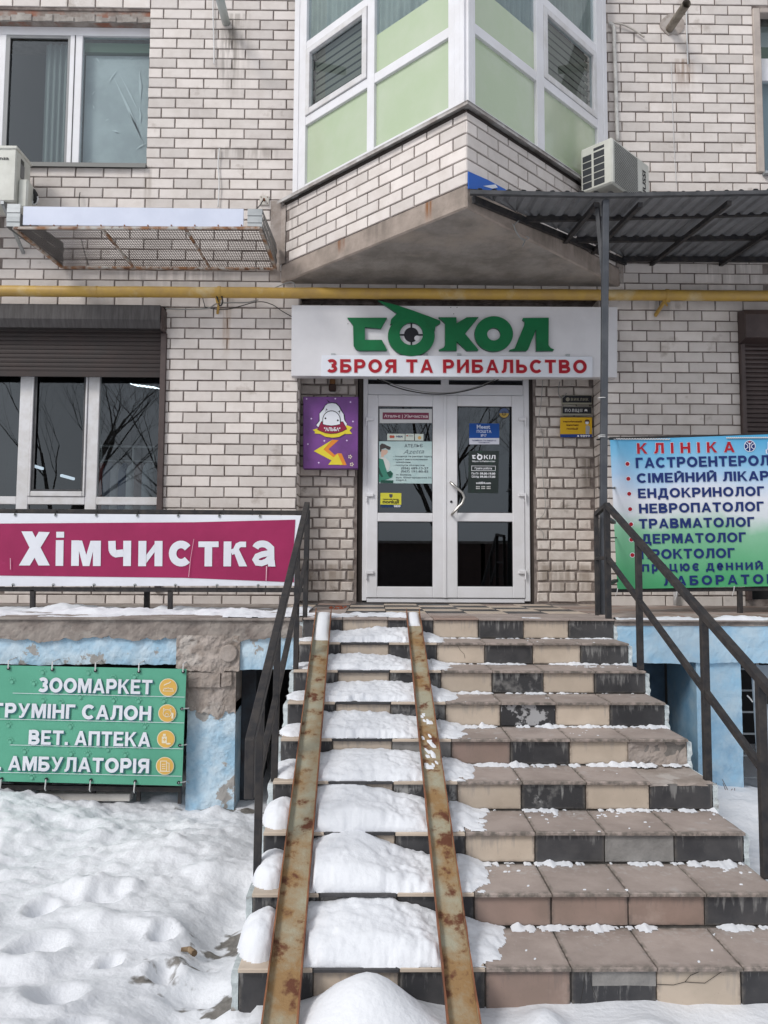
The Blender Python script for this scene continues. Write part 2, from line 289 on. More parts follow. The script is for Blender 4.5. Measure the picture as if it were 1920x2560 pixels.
# ------------------------------------------------------------------ lettering: heavy sans capitals built from strokes
def arcp(cx, cy, rx, ry, a0, a1, n=10): return [(cx + rx*math.cos(math.radians(a0 + (a1-a0)*i/n)), cy + ry*math.sin(math.radians(a0 + (a1-a0)*i/n))) for i in range(n+1)]
def Rc(x0, y0, x1, y1): return ('p', [(x0, y0), (x1, y0), (x1, y1), (x0, y1)])
def St(p, closed=False): return ('s', p, closed)
T = .2; Hh = .1
def glyph(ch):
    G = {
     'А': (.88, [('p', [(0, 0), (.32, 1), (.56, 1), (.44, .74), (.22, 0)]), ('p', [(.56, 1), (.88, 0), (.66, 0), (.44, .74)]), Rc(.25, .2, .63, .36)]),
     'Б': (.76, [Rc(0, 0, .2, 1), Rc(.2, .83, .7, 1), St([(.2, .53)] + arcp(.42, .31, .25, .22, 90, -90) + [(.2, .09)])]),
     'В': (.78, [Rc(0, 0, .2, 1), St([(.2, .91)] + arcp(.42, .725, .2, .185, 90, -90) + [(.2, .54)]), St([(.2, .46)] + arcp(.44, .275, .24, .185, 90, -90) + [(.2, .09)])]),
     'Г': (.64, [Rc(0, 0, .2, 1), Rc(.2, .82, .62, 1)]),
     'Д': (.94, [Rc(0, 0, .94, .17), Rc(0, -.2, .17, 0), Rc(.77, -.2, .94, 0), Rc(.62, .17, .82, 1), Rc(.24, .83, .62, 1), ('p', [(.1, .17), (.3, .17), (.42, .5), (.43, .83), (.24, .83), (.22, .5)])]),
     'Е': (.7, [Rc(0, 0, .2, 1), Rc(.2, .83, .68, 1), Rc(.2, .42, .62, .58), Rc(.2, 0, .7, .17)]),
     'Є': (.78, [St(arcp(.42, .5, .32, .41, 40, 320, 18)), Rc(.2, .42, .6, .57)]),
     'З': (.72, [St(arcp(.34, .72, .24, .19, 150, -90, 12)), St(arcp(.34, .29, .27, .2, 90, -150, 14))]),
     'И': (.82, [Rc(0, 0, .2, 1), Rc(.62, 0, .82, 1), ('p', [(.2, .08), (.62, .64), (.62, .92), (.2, .36)])]),
     'І': (.2, [Rc(0, 0, .2, 1)]), 'Ї': (.36, [Rc(.08, 0, .28, .8), Rc(-.02, .86, .14, 1), Rc(.22, .86, .38, 1)]),
     'К': (.82, [Rc(0, 0, .2, 1), ('p', [(.2, .4), (.36, .5), (.2, .62)]), ('p', [(.2, .5), (.56, 1), (.8, 1), (.36, .5)]), ('p', [(.3, .52), (.44, .62), (.84, 0), (.59, 0)])]),
     'Л': (.8, [Rc(.6, 0, .8, 1), Rc(.16, .83, .6, 1), ('p', [(.16, .83), (.35, .83), (.34, .35), (.26, .1), (.13, -.01), (0, 0), (0, .17), (.08, .18), (.13, .35)])]),
     'М': (.98, [Rc(0, 0, .19, 1), Rc(.79, 0, .98, 1), ('p', [(.19, 1), (.3, 1), (.49, .42), (.49, 0), (.4, 0), (.19, .66)]), ('p', [(.79, 1), (.68, 1), (.49, .42), (.49, 0), (.58, 0), (.79, .66)])]),
     'Н': (.8, [Rc(0, 0, .2, 1), Rc(.6, 0, .8, 1), Rc(.2, .41, .6, .59)]),
     'О': (.94, [St(arcp(.47, .5, .37, .41, 0, 360, 28)[:-1], True)]),
     'П': (.8, [Rc(0, 0, .2, 1), Rc(.6, 0, .8, 1), Rc(.2, .82, .6, 1)]),
     'Р': (.76, [Rc(0, 0, .2, 1), St([(.2, .91)] + arcp(.44, .67, .22, .24, 90, -90) + [(.2, .43)])]),
     'С': (.84, [St(arcp(.46, .5, .36, .41, 42, 318, 20))]),
     'Т': (.76, [Rc(.28, 0, .48, .82), Rc(0, .82, .76, 1)]),
     'У': (.82, [('p', [(0, 1), (.22, 1), (.5, .36), (.4, .22)]), ('p', [(.82, 1), (.6, 1), (.22, .12), (.1, .17), (.1, 0), (.3, -.01), (.42, .1)])]),
     'Х': (.86, [('p', [(0, 0), (.24, 0), (.86, 1), (.62, 1)]), ('p', [(0, 1), (.24, 1), (.86, 0), (.62, 0)])]),
     'Ц': (.88, [Rc(0, 0, .2, 1), Rc(.56, .17, .76, 1), Rc(.2, 0, .86, .17), Rc(.68, -.2, .86, 0)]),
     'Ч': (.76, [Rc(.56, 0, .76, 1), St([(.1, 1)] + arcp(.32, .6, .22, .2, 180, 270, 7) + [(.56, .41)])]),
     'Ь': (.74, [Rc(0, 0, .2, 1), St([(.2, .53)] + arcp(.42, .31, .23, .22, 90, -90) + [(.2, .09)])]),
     'Ю': (1.08, [Rc(0, 0, .2, 1), Rc(.2, .42, .36, .58), St(arcp(.68, .5, .3, .41, 0, 360, 24)[:-1], True)]),
     'Я': (.78, [Rc(.58, 0, .78, 1), St([(.58, .91)] + arcp(.34, .69, .22, .22, 90, 270) + [(.58, .47)]), ('p', [(.3, .46), (.5, .46), (.24, 0), (0, 0)])]),
     '.': (.22, [Rc(0, 0, .2, .2)]), '|': (.1, [Rc(.02, -.1, .08, 1)]),
    }
    G['Й'] = (.82, G['И'][1] + [St(arcp(.41, 1.2, .17, .12, 200, 340, 8))])
    return G.get(ch)
def lower(ch):
    k = .74
    if ch == 'і': return (.2, [Rc(0, 0, .2, .74), Rc(0, .84, .2, 1)])
    if ch == 'а': return (.68, [St([(.09, .5)] + arcp(.32, .49, .22, .17, 160, 0, 8) + [(.54, .0)]), St([(.54, .42), (.3, .38)] + arcp(.28, .22, .19, .15, 90, 300, 9) + [(.54, .16)]), Rc(.54, 0, .68, .12)])
    if ch == 'р': return (.7, [Rc(0, -.22, .2, .74), St([(.2, .64)] + arcp(.38, .37, .2, .27, 90, -90) + [(.2, .1)])])
    if ch == 'х': return None
    if ch == 'е': return (.7, [St([(.12, .37), (.6, .37)] + arcp(.35, .37, .26, .29, 0, 320, 14))])
    g = glyph(ch.upper())
    if not g: return None
    out = []
    for el_ in g[1]:
        out.append((el_[0], [(x, y*k) for x, y in el_[1]], *el_[2:]))
    return (g[0], out)
def ribbon(p, t, closed):
    n = len(p); L_, R_ = [], []
    for i in range(n):
        a = Vector(p[(i-1) % n] if (closed or i) else p[i]); b = Vector(p[(i+1) % n] if (closed or i < n-1) else p[i]); c = Vector(p[i])
        d1 = (c - a); d2 = (b - c)
        d1 = d1.normalized() if d1.length > 1e-6 else d2.normalized(); d2 = d2.normalized() if d2.length > 1e-6 else d1
        m_ = Vector((-(d1.y+d2.y), d1.x+d2.x)); m_.normalize(); q = max(.5, m_.dot(Vector((-d1.y, d1.x))))
        L_.append(c + m_*(t/2/q)); R_.append(c - m_*(t/2/q))
    return L_, R_
def stroke_text(txt, A, B, h, m, parent, name='lettering', gap=.16, th=.19, depth=0, nrm=None, space=.45, grow=0, back=0):
    """letters on the plane through A,B facing nrm; baseline A->B, capital height h"""
    A, B = Vector(A), Vector(B); ex = (B-A).normalized(); n_ = Vector(nrm or (0, -1, 0)); ez = n_.cross(ex) * -1
    if ez.z < 0: ez = -ez
    items = []; x = 0; name_ = 'letter' if name == 'lettering' else name
    for ch in txt:
        if ch == ' ': x += space; continue
        g = lower(ch) if (ch != ch.upper() or ch == 'і') and ch not in '.|' else glyph(ch)
        if not g: continue
        items.append((x, g)); x += g[0] + gap
    wid = x - gap; sx = (B-A).length/wid; o = None
    def P(px, py, off): return A + ex*(px*sx) + ez*(py*h) + n_*off
    for x0, g in items:
        mb = MB()
        for j, e in enumerate(g[1]):
            off = .0012*(j+1)*.35 - back
            if e[0] == 'p':
                pts = [(px+x0, py) for px, py in e[1]]
                if grow:
                    cx = sum(p[0] for p in pts)/len(pts); cy = sum(p[1] for p in pts)/len(pts)
                    pts = [(p[0] + math.copysign(grow, p[0]-cx), p[1] + math.copysign(grow, p[1]-cy)) for p in pts]
                q = [P(a_, b_, off) for a_, b_ in pts]
                if depth: mb.prism(q, -n_*depth)
                else: mb.poly(q)
            else:
                L_, R_ = ribbon(e[1], th + 2*grow, e[2]); n = len(L_)
                for i in range(n if e[2] else n-1):
                    i2 = (i+1) % n
                    q = [P(v.x+x0, v.y, off) for v in (L_[i], L_[i2], R_[i2], R_[i])]
                    if depth: mb.prism(q, -n_*depth)
                    else: mb.poly(q)
        o = mb.build(name_, m, parent, fix=bool(depth))
    return o
def font_text(txt, A, B, h, m, parent, name='lettering', off=.012, nrm=(0, -1, 0), fit=True, italic=0):
    c = bpy.data.curves.new('t', 'FONT'); c.body = txt; c.offset = off; c.resolution_u = 2; c.shear = italic
    t = bpy.data.objects.new('t', c); me = bpy.data.meshes.new_from_object(t)
    A, B = Vector(A), Vector(B); ex = (B-A).normalized(); n_ = Vector(nrm); ez = n_.cross(ex)
    if ez.z < 0: ez = -ez
    xs = [v.co.x for v in me.vertices] or [0, 1]; x0, x1 = min(xs), max(xs)
    sc = h/.70; sx = (B-A).length/max(1e-6, x1-x0) if fit else sc
    for v in me.vertices: v.co = A + ex*((v.co.x-x0)*sx) + ez*(v.co.y*sc)
    me.materials.clear(); me.materials.append(m); me.name = name
    bpy.data.objects.remove(t); bpy.data.curves.remove(c)
    return link(name, me, parent)

# ================================================================== ground and terrace
W = 2.055; YA = 2.315; C = .1005; PITCH = .2672; R_ = .1318; TR = .2962; XL, XR = -1.16, .90
def sn_h(x, y):
    """height of the trodden snow left of the stairs and the ground elsewhere"""
    h = -1.24 + .05*nz3(x*.9, y*.9, 3) + .010*nz3(x*5, y*5, 9)
    if x < -1.1:
        rough = max(0, min(1, (y+1.9)/.7))*max(.3, min(1, (-x-1.0)/.8))
        h += rough*(.020*nz3(x*9, y*9, 1) + .012*nz3(x*22, y*22, 4)) + .004*nz3(x*17, y*17, 1) + .0035*nz3(x*38, y*38, 6)
        h += .17*math.exp(-((x+3.25)/.62)**2 - ((y+.12)/.45)**2) + .06*math.exp(-((x+1.75)/.4)**2 - ((y+.75)/.3)**2)
        h += .05*math.exp(-((y+2.9)/.9)**2)*(.5+.5*math.sin(x*3.3+y*2))
        h += .08*max(0, nz3(x*1.9, y*2.6, 12))
        h += .10*math.exp(-((x+2.6)/.5)**2-((y+3.1)/.35)**2) + .09*math.exp(-((x+1.95)/.33)**2-((y+2.45)/.22)**2) + .07*math.exp(-((x+1.62)/.22)**2-((y+2.95)/.25)**2)
        h -= .10*math.exp(-((x+1.33)/.15)**2)*(1 if -3.2 < y < -1.1 else 0.3)
        for fx, fy, fr_ in ((-2.05, -1.9, .09), (-2.5, -2.2, .1), (-1.8, -2.35, .08), (-3.1, -2.0, .1), (-2.3, -2.75, .08), (-1.62, -2.62, .07), (-2.9, -1.4, .09), (-1.95, -1.35, .08), (-1.55, -3.05, .07), (-2.1, -3.1, .08), (-1.45, -2.75, .05), (-1.58, -1.75, .05), (-1.5, -2.05, .05), (-1.72, -2.0, .04), (-2.7, -2.6, .12), (-2.45, -1.65, .06), (-2.2, -1.5, .06)):
            r2 = ((x-fx)/fr_)**2 + ((y-fy)/(fr_*1.35))**2; h += -.055*math.exp(-r2**1.6) + .016*math.exp(-(r2-1.8)**2)
    elif x > .9:
        h += .014*nz3(x*11, y*11, 2) + .006*nz3(x*30, y*30, 2) + .17*math.exp(-((x-1.6)/.6)**2 - ((y+.1)/.5)**2) + .10*math.exp(-((x-1.2)/.25)**2 - ((y+1.3)/.8)**2)
    else:
        h += .05
        h += .16*math.exp(-((x+.72)/.19)**2 - ((y+2.50)/.17)**2) + .05*math.exp(-((x+.3)/.5)**2 - ((y+2.66)/.2)**2)
        h += .055*math.exp(-((x-.20)/.14)**2 - ((y+2.62)/.14)**2) + .05*math.exp(-((x+.12)/.06)**2 - ((y+2.52)/.09)**2)
    return h
def ground():
    bm = bmesh.new(); cl = bm.loops.layers.color.new('soil')
    xs = []; x = -7
    while x < 6: xs.append(x); x += (.022 if -3.6 < x < -1.05 else .035) if -4.2 < x < 2.2 else .25
    ys = []; y = -7
    while y < 2.6: ys.append(y); y += .021 if -3.6 < y < .35 else .25
    g = [[bm.verts.new((x, y, sn_h(x, y))) for x in xs] for y in ys]
    def soil(v):
        a = math.exp(-((v.x+1.27)/.10)**2 - ((v.y+1.62)/.18)**2)*1.0 + math.exp(-((v.x+1.24)/.07)**2 - ((v.y+2.25)/.08)**2)*.95 + .30*math.exp(-((v.x+1.5)/.22)**2 - ((v.y+1.95)/.4)**2)
        a += .9*math.exp(-((v.x+1.55)/.5)**2 - ((v.y-.02)/.07)**2) + .35*math.exp(-((v.x+1.42)/.22)**2 - ((v.y+2.0)/.5)**2)
        return max(0, min(1, a + .55*nz3(v.x*11, v.y*11, 5)*min(1, a*2.5)))
    for j in range(len(ys)-1):
        for i in range(len(xs)-1):
            f = bm.faces.new((g[j][i], g[j][i+1], g[j+1][i+1], g[j+1][i])); f.smooth = True
            for l in f.loops: s = soil(l.vert.co); l[cl] = (s, s, s, 1)
    # the yard runs on to the horizon as plain snow
    me = bpy.data.meshes.new('ground'); bm.to_mesh(me); bm.free()
    m = bpy.data.materials.new('snow_and_soil'); m.use_nodes = True; N, L = nodes(m); b = N['Principled BSDF']
    vc = N.new('ShaderNodeVertexColor'); vc.layer_name = 'soil'; geo = N.new('ShaderNodeNewGeometry')
    def nn(s, d=8):
        q = N.new('ShaderNodeTexNoise'); q.inputs['Scale'].default_value = s; q.inputs['Detail'].default_value = d; L.new(geo.outputs['Position'], q.inputs['Vector']); return q.outputs['Fac']
    ad = N.new('ShaderNodeMath'); ad.operation = 'MULTIPLY_ADD'; L.new(nn(26), ad.inputs[0]); ad.inputs[1].default_value = .9; L.new(vc.outputs[0], ad.inputs[2])
    mr_ = N.new('ShaderNodeMapRange'); mr_.inputs[1].default_value = .82; mr_.inputs[2].default_value = 1.05; L.new(ad.outputs[0], mr_.inputs[0])
    sn = N.new('ShaderNodeMix'); sn.data_type = 'RGBA'; L.new(nn(2.3), sn.inputs[0]); sn.inputs[6].default_value = (.77, .785, .815, 1); sn.inputs[7].default_value = (.62, .64, .685, 1)
    so_ = N.new('ShaderNodeMix'); so_.data_type = 'RGBA'; L.new(nn(40), so_.inputs[0]); so_.inputs[6].default_value = (.035, .032, .025, 1); so_.inputs[7].default_value = (.30, .28, .26, 1)
    x_ = N.new('ShaderNodeMix'); x_.data_type = 'RGBA'; L.new(mr_.outputs[0], x_.inputs[0]); L.new(sn.outputs[2], x_.inputs[6]); L.new(so_.outputs[2], x_.inputs[7]); L.new(x_.outputs[2], b.inputs['Base Color'])
    b.inputs['Roughness'].default_value = .7
    bp = N.new('ShaderNodeBump'); bp.inputs['Strength'].default_value = .35; bp.inputs['Distance'].default_value = .02; L.new(nn(30, 10), bp.inputs['Height']); L.new(bp.outputs[0], b.inputs['Normal'])
    me.materials.append(m); link('ground', me, kind='structure')['label'] = 'trodden snow with soil showing beside the stairs'
ground()
far = MB()
for q in ((-200, -200, 200, -7), (-200, -7, -7, 60), (6-.25, -7, 200, 60)): far.poly([(q[0], q[1], -1.25), (q[2], q[1], -1.25), (q[2], q[3], -1.25), (q[0], q[3], -1.25)])
far.build('yard', SNOW, kind='structure')['label'] = 'open snowy yard in front of the building'

terr = thing('terrace', 'raised concrete terrace with checkered floor tiles in front of the shops', None, (0, 0, -1.2), kind='structure')
def rough_slab(name, x0, x1, z0, z1, y0, y1, m, amp=.012, n=60, nzv=8, par=None, jag=0):
    """front face broken up by noise, with thickness"""
    mb = MB(); xs = [x0 + (x1-x0)*i/n for i in range(n+1)]; zs = [z0 + (z1-z0)*j/nzv for j in range(nzv+1)]
    base = 0
    for j, z in enumerate(zs):
        for x in xs:
            d = amp*nz3(x*6, z*6, y0) + amp*.6*nz3(x*20, z*20, y0)
            w0 = max(0, 1-j/nzv*1.4) if jag >= 0 else max(0, (j/nzv)*1.4-.4)
            zz = z + .6*amp*nz3(x*9, 3, y0)*w0 + abs(jag)*w0*(nz3(x*2.6, 7, y0) + .5*nz3(x*13, 5, y0) + .25*nz3(x*40, 5, y0))
            mb.v.append((x, y0 + d, zz))
    for j in range(nzv):
        for i in range(n): a = j*(n+1)+i; mb.f.append([a, a+1, a+n+2, a+n+1]); mb.m.append(0)
    k = len(mb.v)
    for row, zz in ((0, z0), (nzv, z1)):
        for i in range(n+1): mb.v.append((xs[i], y1, zz))
    for i in range(n):
        mb.f.append([i, k+i, k+i+1, i+1]); mb.m.append(0)
        a = nzv*(n+1)+i; b = k+n+1+i; mb.f.append([a, a+1, b+1, b]); mb.m.append(0)
    for i in (0, n):
        col_ = [j*(n+1)+i for j in range(nzv+1)]; mb.f.append(col_ + [k+n+1+i, k+i]); mb.m.append(0)
    return mb.build(name, m, par, smooth=False)
rough_slab('concrete_edge', -5.2, XL-.004, -.150, -.022, .0, 1.0, CONC, .010, 260, 8, terr, jag=.035)
rough_slab('concrete_edge', XR+.004, 4.2, -.045, -.018, .0, 1.0, CONC, .008, 90, 3, terr)
tb = MB(); tb.box(-5.2, -.02, -.022, XL-.004, W+.3, -.006); tb.box(XR+.004, -.02, -.018, 4.2, W+.3, -.006); tb.build('terrace_cap', CONC, terr, bev=.003)
rough_slab('painted_beam', -5.2, -1.985, -.315, -.11, .022, .3, BLUE_OLD, .006, 260, 10, terr, jag=.010)
rough_slab('painted_beam', -1.575, XL-.004, -.345, -.11, .022, .3, BLUE_OLD, .006, 60, 10, terr, jag=.008)
rough_slab('stone_block', -1.99, -1.575, -.345, -.12, -.004, .3, PLASTER, .018, 60, 28, terr, jag=.02)['label'] = 'crumbled bare plaster block'
# round patch of plaster on it
mb = MB(); mb.tube([(-1.645, .01, -.235), (-1.645, -.018, -.235)], .058, 20); mb.build('plaster_boss', PLASTER, terr, bev=.006)
pz = MB()
rough_slab('pillar', -1.915, -1.60, -1.30, -.56, .03, .45, BLUE_OLD, .008, 60, 70, terr)['label'] = 'peeling blue pillar'
rough_slab('pillar', -1.93, -1.60, -.60, -.345, .016, .45, PLASTER, .014, 50, 34, terr, jag=.07)
for bx0, bx1, bz0, bz1 in ((-1.905, -1.70, -.455, -.36), (-1.69, -1.625, -.45, -.36)):
    rough_slab('stone', bx0, bx1, bz0, bz1, -.002, .2, PLASTER, .012, 14, 6, terr)
rough_slab('painted_beam', XR+.004, 4.2, -.290, -.045, .006, .3, BLUE, .006, 160, 10, terr, jag=.012)
rough_slab('pillar', 1.455, 1.755, -1.30, -.290, .03, .55, BLUE, .006, 30, 40, terr)['label'] = 'light blue pillar'
# the cellar behind
mb = MB(); mb.box(-5.2, 1.9, -1.35, 4.2, 1.95, -.02); mb.build('cellar_wall', VOID, terr)
DKB = mat('dark_blue_wall', (.06, .10, .15), .9, c2=(.12, .2, .28), nscale=3)
mb = MB(); mb.box(-1.598, .25, -1.3, -1.50, .9, -.345); mb.build('doorway_jamb', mat('dark_jamb', (.045, .055, .07), .85, c2=(.03, .03, .035), nscale=8), terr)
mb = MB(); mb.box(1.20, .6, -1.3, 1.455, .7, -.29); mb.build('inner_wall', DKB, terr)
mb = MB(); mb.box(-5.2, .3, -.30, 4.2, W+.25, -.023); mb.build('terrace_slab', CONC_DK, terr)
# floor tiles of the landing
mb = MB(); mb.box(XL+.006, .0125, -.30, XR-.006, W+.3, -.016); mb.build('landing_bed', GROUT, terr)
tile_cache = {}
def tile_mesh(w_, h_, t_, bev=.003):
    k = (round(w_, 3), round(h_, 3), round(t_, 3))
    if k in tile_cache: return tile_cache[k]
    v = []
    for z, i in ((0, 0), (t_-bev, 0), (t_, bev)):
        v += [(i, i, z), (w_-i, i, z), (w_-i, h_-i, z), (i, h_-i, z)]
    f = [(3, 2, 1, 0), (8, 9, 10, 11)]
    for b_ in (0, 4):
        for i in range(4): f.append((b_+i, b_+(i+1) % 4, b_+4+(i+1) % 4, b_+4+i))
    me = bpy.data.meshes.new('tile'); me.from_pydata(v, [], f); me.update(); tile_cache[k] = me; return me
tile_m = {}
def place_tile(name, w_, h_, t_, m, parent, M):
    """w along local x, h along local y, thickness along local z; one mesh per size and colour"""
    k = (round(w_, 3), round(h_, 3), round(t_, 3), m.name)
    if k not in tile_m:
        me = tile_mesh(w_, h_, t_).copy(); me.name = name; me.materials.append(m); tile_m[k] = me
    o = bpy.data.objects.new(name, tile_m[k]); col.objects.link(o); o.parent = parent
    o.matrix_local = (Matrix.Translation(-parent.location) if parent.type == 'EMPTY' else Matrix.Identity(4)) @ M; return o
gx = [-1.16, -.9, -.6, -.3, 0, .3, .6, .9]
random.seed(3)
ycuts = [-.022] + [.27 + .3*i for i in range(7)]
xcuts = [-1.42, -1.2] + [-.9 + .3*i for i in range(8)] + [1.452]
for j in range(len(ycuts)-1):
    for i in range(len(xcuts)-1):
        x0, x1, y0, y1 = xcuts[i], xcuts[i+1], ycuts[j], ycuts[j+1]
        if y0 < .2: x0 = max(x0, XL); x1 = min(x1, XR)
        if x1 - x0 < .03: continue
        if j <= 1: m = TREAD
        else: m = (TILE_DK, TILE_BG)[(i+j) % 2] if x1 > -.9 or j > 4 else TREAD
        if random.random() < .07: m = TILE_BR
        place_tile('floor_tile', x1-x0-.004, y1-y0-.004, .012, m, terr, Matrix.Translation((x0+.002, y0+.002, -.012 + random.uniform(-.0012, .0012))))
for i in range(9):     # right part of the terrace, brownish
    x0 = .904 + .3*i
    for j in range(1, 6): place_tile('floor_tile', .296, .296, .01, (TILE_BR, TREAD)[(i+j) % 2], terr, Matrix.Translation((x0+.002, .02+.3*j, -.006)))

# ================================================================== stairs
st = thing('staircase', 'wide outdoor stair of nine steps faced with dark and beige tiles', 'stairs', (0, 0, -1.2), kind='structure')
mb = MB()
for i in range(1, 10):
    y = -(i-1)*TR; mb.box(XL+.006, y+.012, -1.5, XR-.006, y+TR+.012 if i > 1 else y+.4, -(i-1)*R_-.014)
mb.v = [(x + .004*nz3(x*5, y*9, z*5), y, z) for x, y, z in mb.v]
mb.build('stair_core', GROUT, st)
mb = MB()    # limewashed stair sides with rough edges
for sx, w_ in ((XL, -.03), (XR, .03)):
    for i in range(1, 10):
        y = -(i-1)*TR; z = -(i-1)*R_
        n = 7
        pts = []
        for j in range(n+1): pts.append((sx, y + .004 + .006*nz3(j*1.3, i, sx), z - .02 - (R_)*j/n))
        for j in range(n):
            a, b = pts[j], pts[j+1]; k = len(mb.v)
            o1, o2 = w_*(.8+.35*nz3(j*2.1, i*3, 1)), w_*(.8+.35*nz3((j+1)*2.1, i*3, 1))
            mb.v += [a, b, (b[0]+o2, b[1], b[2]), (a[0]+o1, a[1], a[2]), (a[0], a[1]+.32, a[2]), (b[0], b[1]+.32, b[2]), (b[0]+o2, b[1]+.32, b[2]), (a[0]+o1, a[1]+.32, a[2])]
            for q in ((0, 1, 2, 3), (3, 2, 6, 7), (0, 3, 7, 4)): mb.f.append([k+t for t in q]); mb.m.append(0)
    mb.box(min(sx, sx+w_*.7), -8*TR+.02, -1.5, max(sx, sx+w_*.7), .0, -9*R_-.0)
mb.build('plaster_side', mat('limewash', (.42, .47, .48), .9, c2=(.62, .68, .70), nscale=14, bump=.6, bscale=40, c3=(.25, .22, .2), n3=9), st)
D_, B_, N_, X_, K_ = TILE_DK, TILE_BG, TILE_BR, None, TILE_WORN
CG = mat('patched_concrete', (.27, .26, .25), .9, c2=(.17, .165, .16), nscale=5, bump=.6, bscale=40)
D_ = grime(TILE_DK, 'riser_dark', (.24, .235, .23)); B_ = grime(TILE_BG, 'riser_beige', (.36, .31, .27), .75, (.2, .165, .14)); N_ = grime(TILE_BR, 'riser_brown', (.20, .155, .135), .6, (.12, .10, .09)); TREAD_G = grime(TREAD, 'tread_worn', (.43, .40, .38), .5, (.13, .115, .10)); K_ = grime(TILE_WORN, 'riser_worn', (.32, .32, .31))
rows = {1: [D_, B_, D_, B_, D_, B_, D_], 2: [D_, B_, D_, B_, D_, B_, D_], 3: [D_, B_, K_, B_, K_, B_, D_], 4: [D_, B_, K_, B_, TILE_PEEL, B_, D_],
        5: [D_, B_, CG, N_, D_, B_, X_], 6: [D_, B_, K_, B_, K_, B_, D_], 7: [D_, B_, D_, B_, D_, CG, D_], 8: [D_, CG, D_, N_, N_, N_, D_], 9: [D_, B_, D_, N_, D_, B_, D_]}
random.seed(11)
for i in range(1, 10):
    y = -(i-1)*TR; zt = -(i-1)*R_ - .014; hh = R_ - .016 if i < 9 else .19
    for j in range(7):
        x0, x1 = gx[j], gx[j+1]; m = rows[i][j]
        if m is None:
            rough_slab('broken_mortar', x0, x1, zt-hh-.01, zt-.002, y+.004, y+.06, PLASTER, .016, 26, 10, st); continue
        jx = random.uniform(-.0015, .0015); th = .012 + random.uniform(-.002, .002)
        M = Matrix.Translation((x0+.0025+jx, y-th+.012, zt-hh)) @ Matrix.Rotation(math.radians(90), 4, 'X') @ Matrix.Translation((0, 0, -th))
        place_tile('riser_tile', x1-x0-.005, hh, th, m, st, M)
    # tread tiles of the surface at the top of riser i (step 1's is the landing)
    if i > 1:
        for j in range(7):
            x0, x1 = gx[j], gx[j+1]
            m = (TILE_BG, TILE_DK, TILE_BG, TREAD_G, TREAD_G, TREAD_G, TREAD_G)[j]
            if j == 6 and i == 6: 
                rough_slab('broken_mortar', x0, x1, zt-.01, zt+.006, y-.0, y+.3, PLASTER, .01, 20, 2, st); continue
            place_tile('tread_tile', x1-x0-.004, TR+.006, .013, m, st, Matrix.Translation((x0+.002, y-.020+random.uniform(-.002, .002), zt+.001 + random.uniform(-.001, .001))) @ Matrix.Rotation(random.uniform(-.006, .006), 4, 'Z'))

CRK = mat('crack_dark', (.03, .026, .022), .95)
def crack(pts, wd=.0022):
    mb = MB(); yv = -8*TR - .0025 if pts[0][2] == 9 else -(pts[0][2]-1)*TR - .0025
    P = [(x, z) for x, z, _ in pts]; L2, R2 = ribbon(P, wd, False)
    for i in range(len(P)-1): mb.poly([(L2[i].x, yv, L2[i].y), (L2[i+1].x, yv, L2[i+1].y), (R2[i+1].x, yv, R2[i+1].y), (R2[i].x, yv, R2[i].y)])
    mb.build('crack', CRK, st, fix=False)
z9 = -8*R_-.016
crack([(.30, z9-.048, 9), (.36, z9-.050, 9), (.40, z9-.040, 9), (.47, z9-.044, 9), (.53, z9-.006, 9)]); crack([(.40, z9-.040, 9), (.42, z9-.018, 9), (.455, z9-.004, 9)])
crack([(.06, z9-.002, 9), (.075, z9-.06, 9), (.10, z9-.13, 9)], .0015); crack([(.05, z9-.002, 9), (.045, z9-.05, 9), (.03, z9-.12, 9)], .0015)
z2 = -1*R_-.016; crack([(.03-.2, z2-.004, 2), (-.155, z2-.03, 2), (-.13, z2-.055, 2), (-.125, z2-.08, 2)], .0018)
rough_slab('mortar_chip', .075, .298, z9-.052, z9-.001, -8*TR-.004, -8*TR+.02, CG, .004, 30, 6, st)
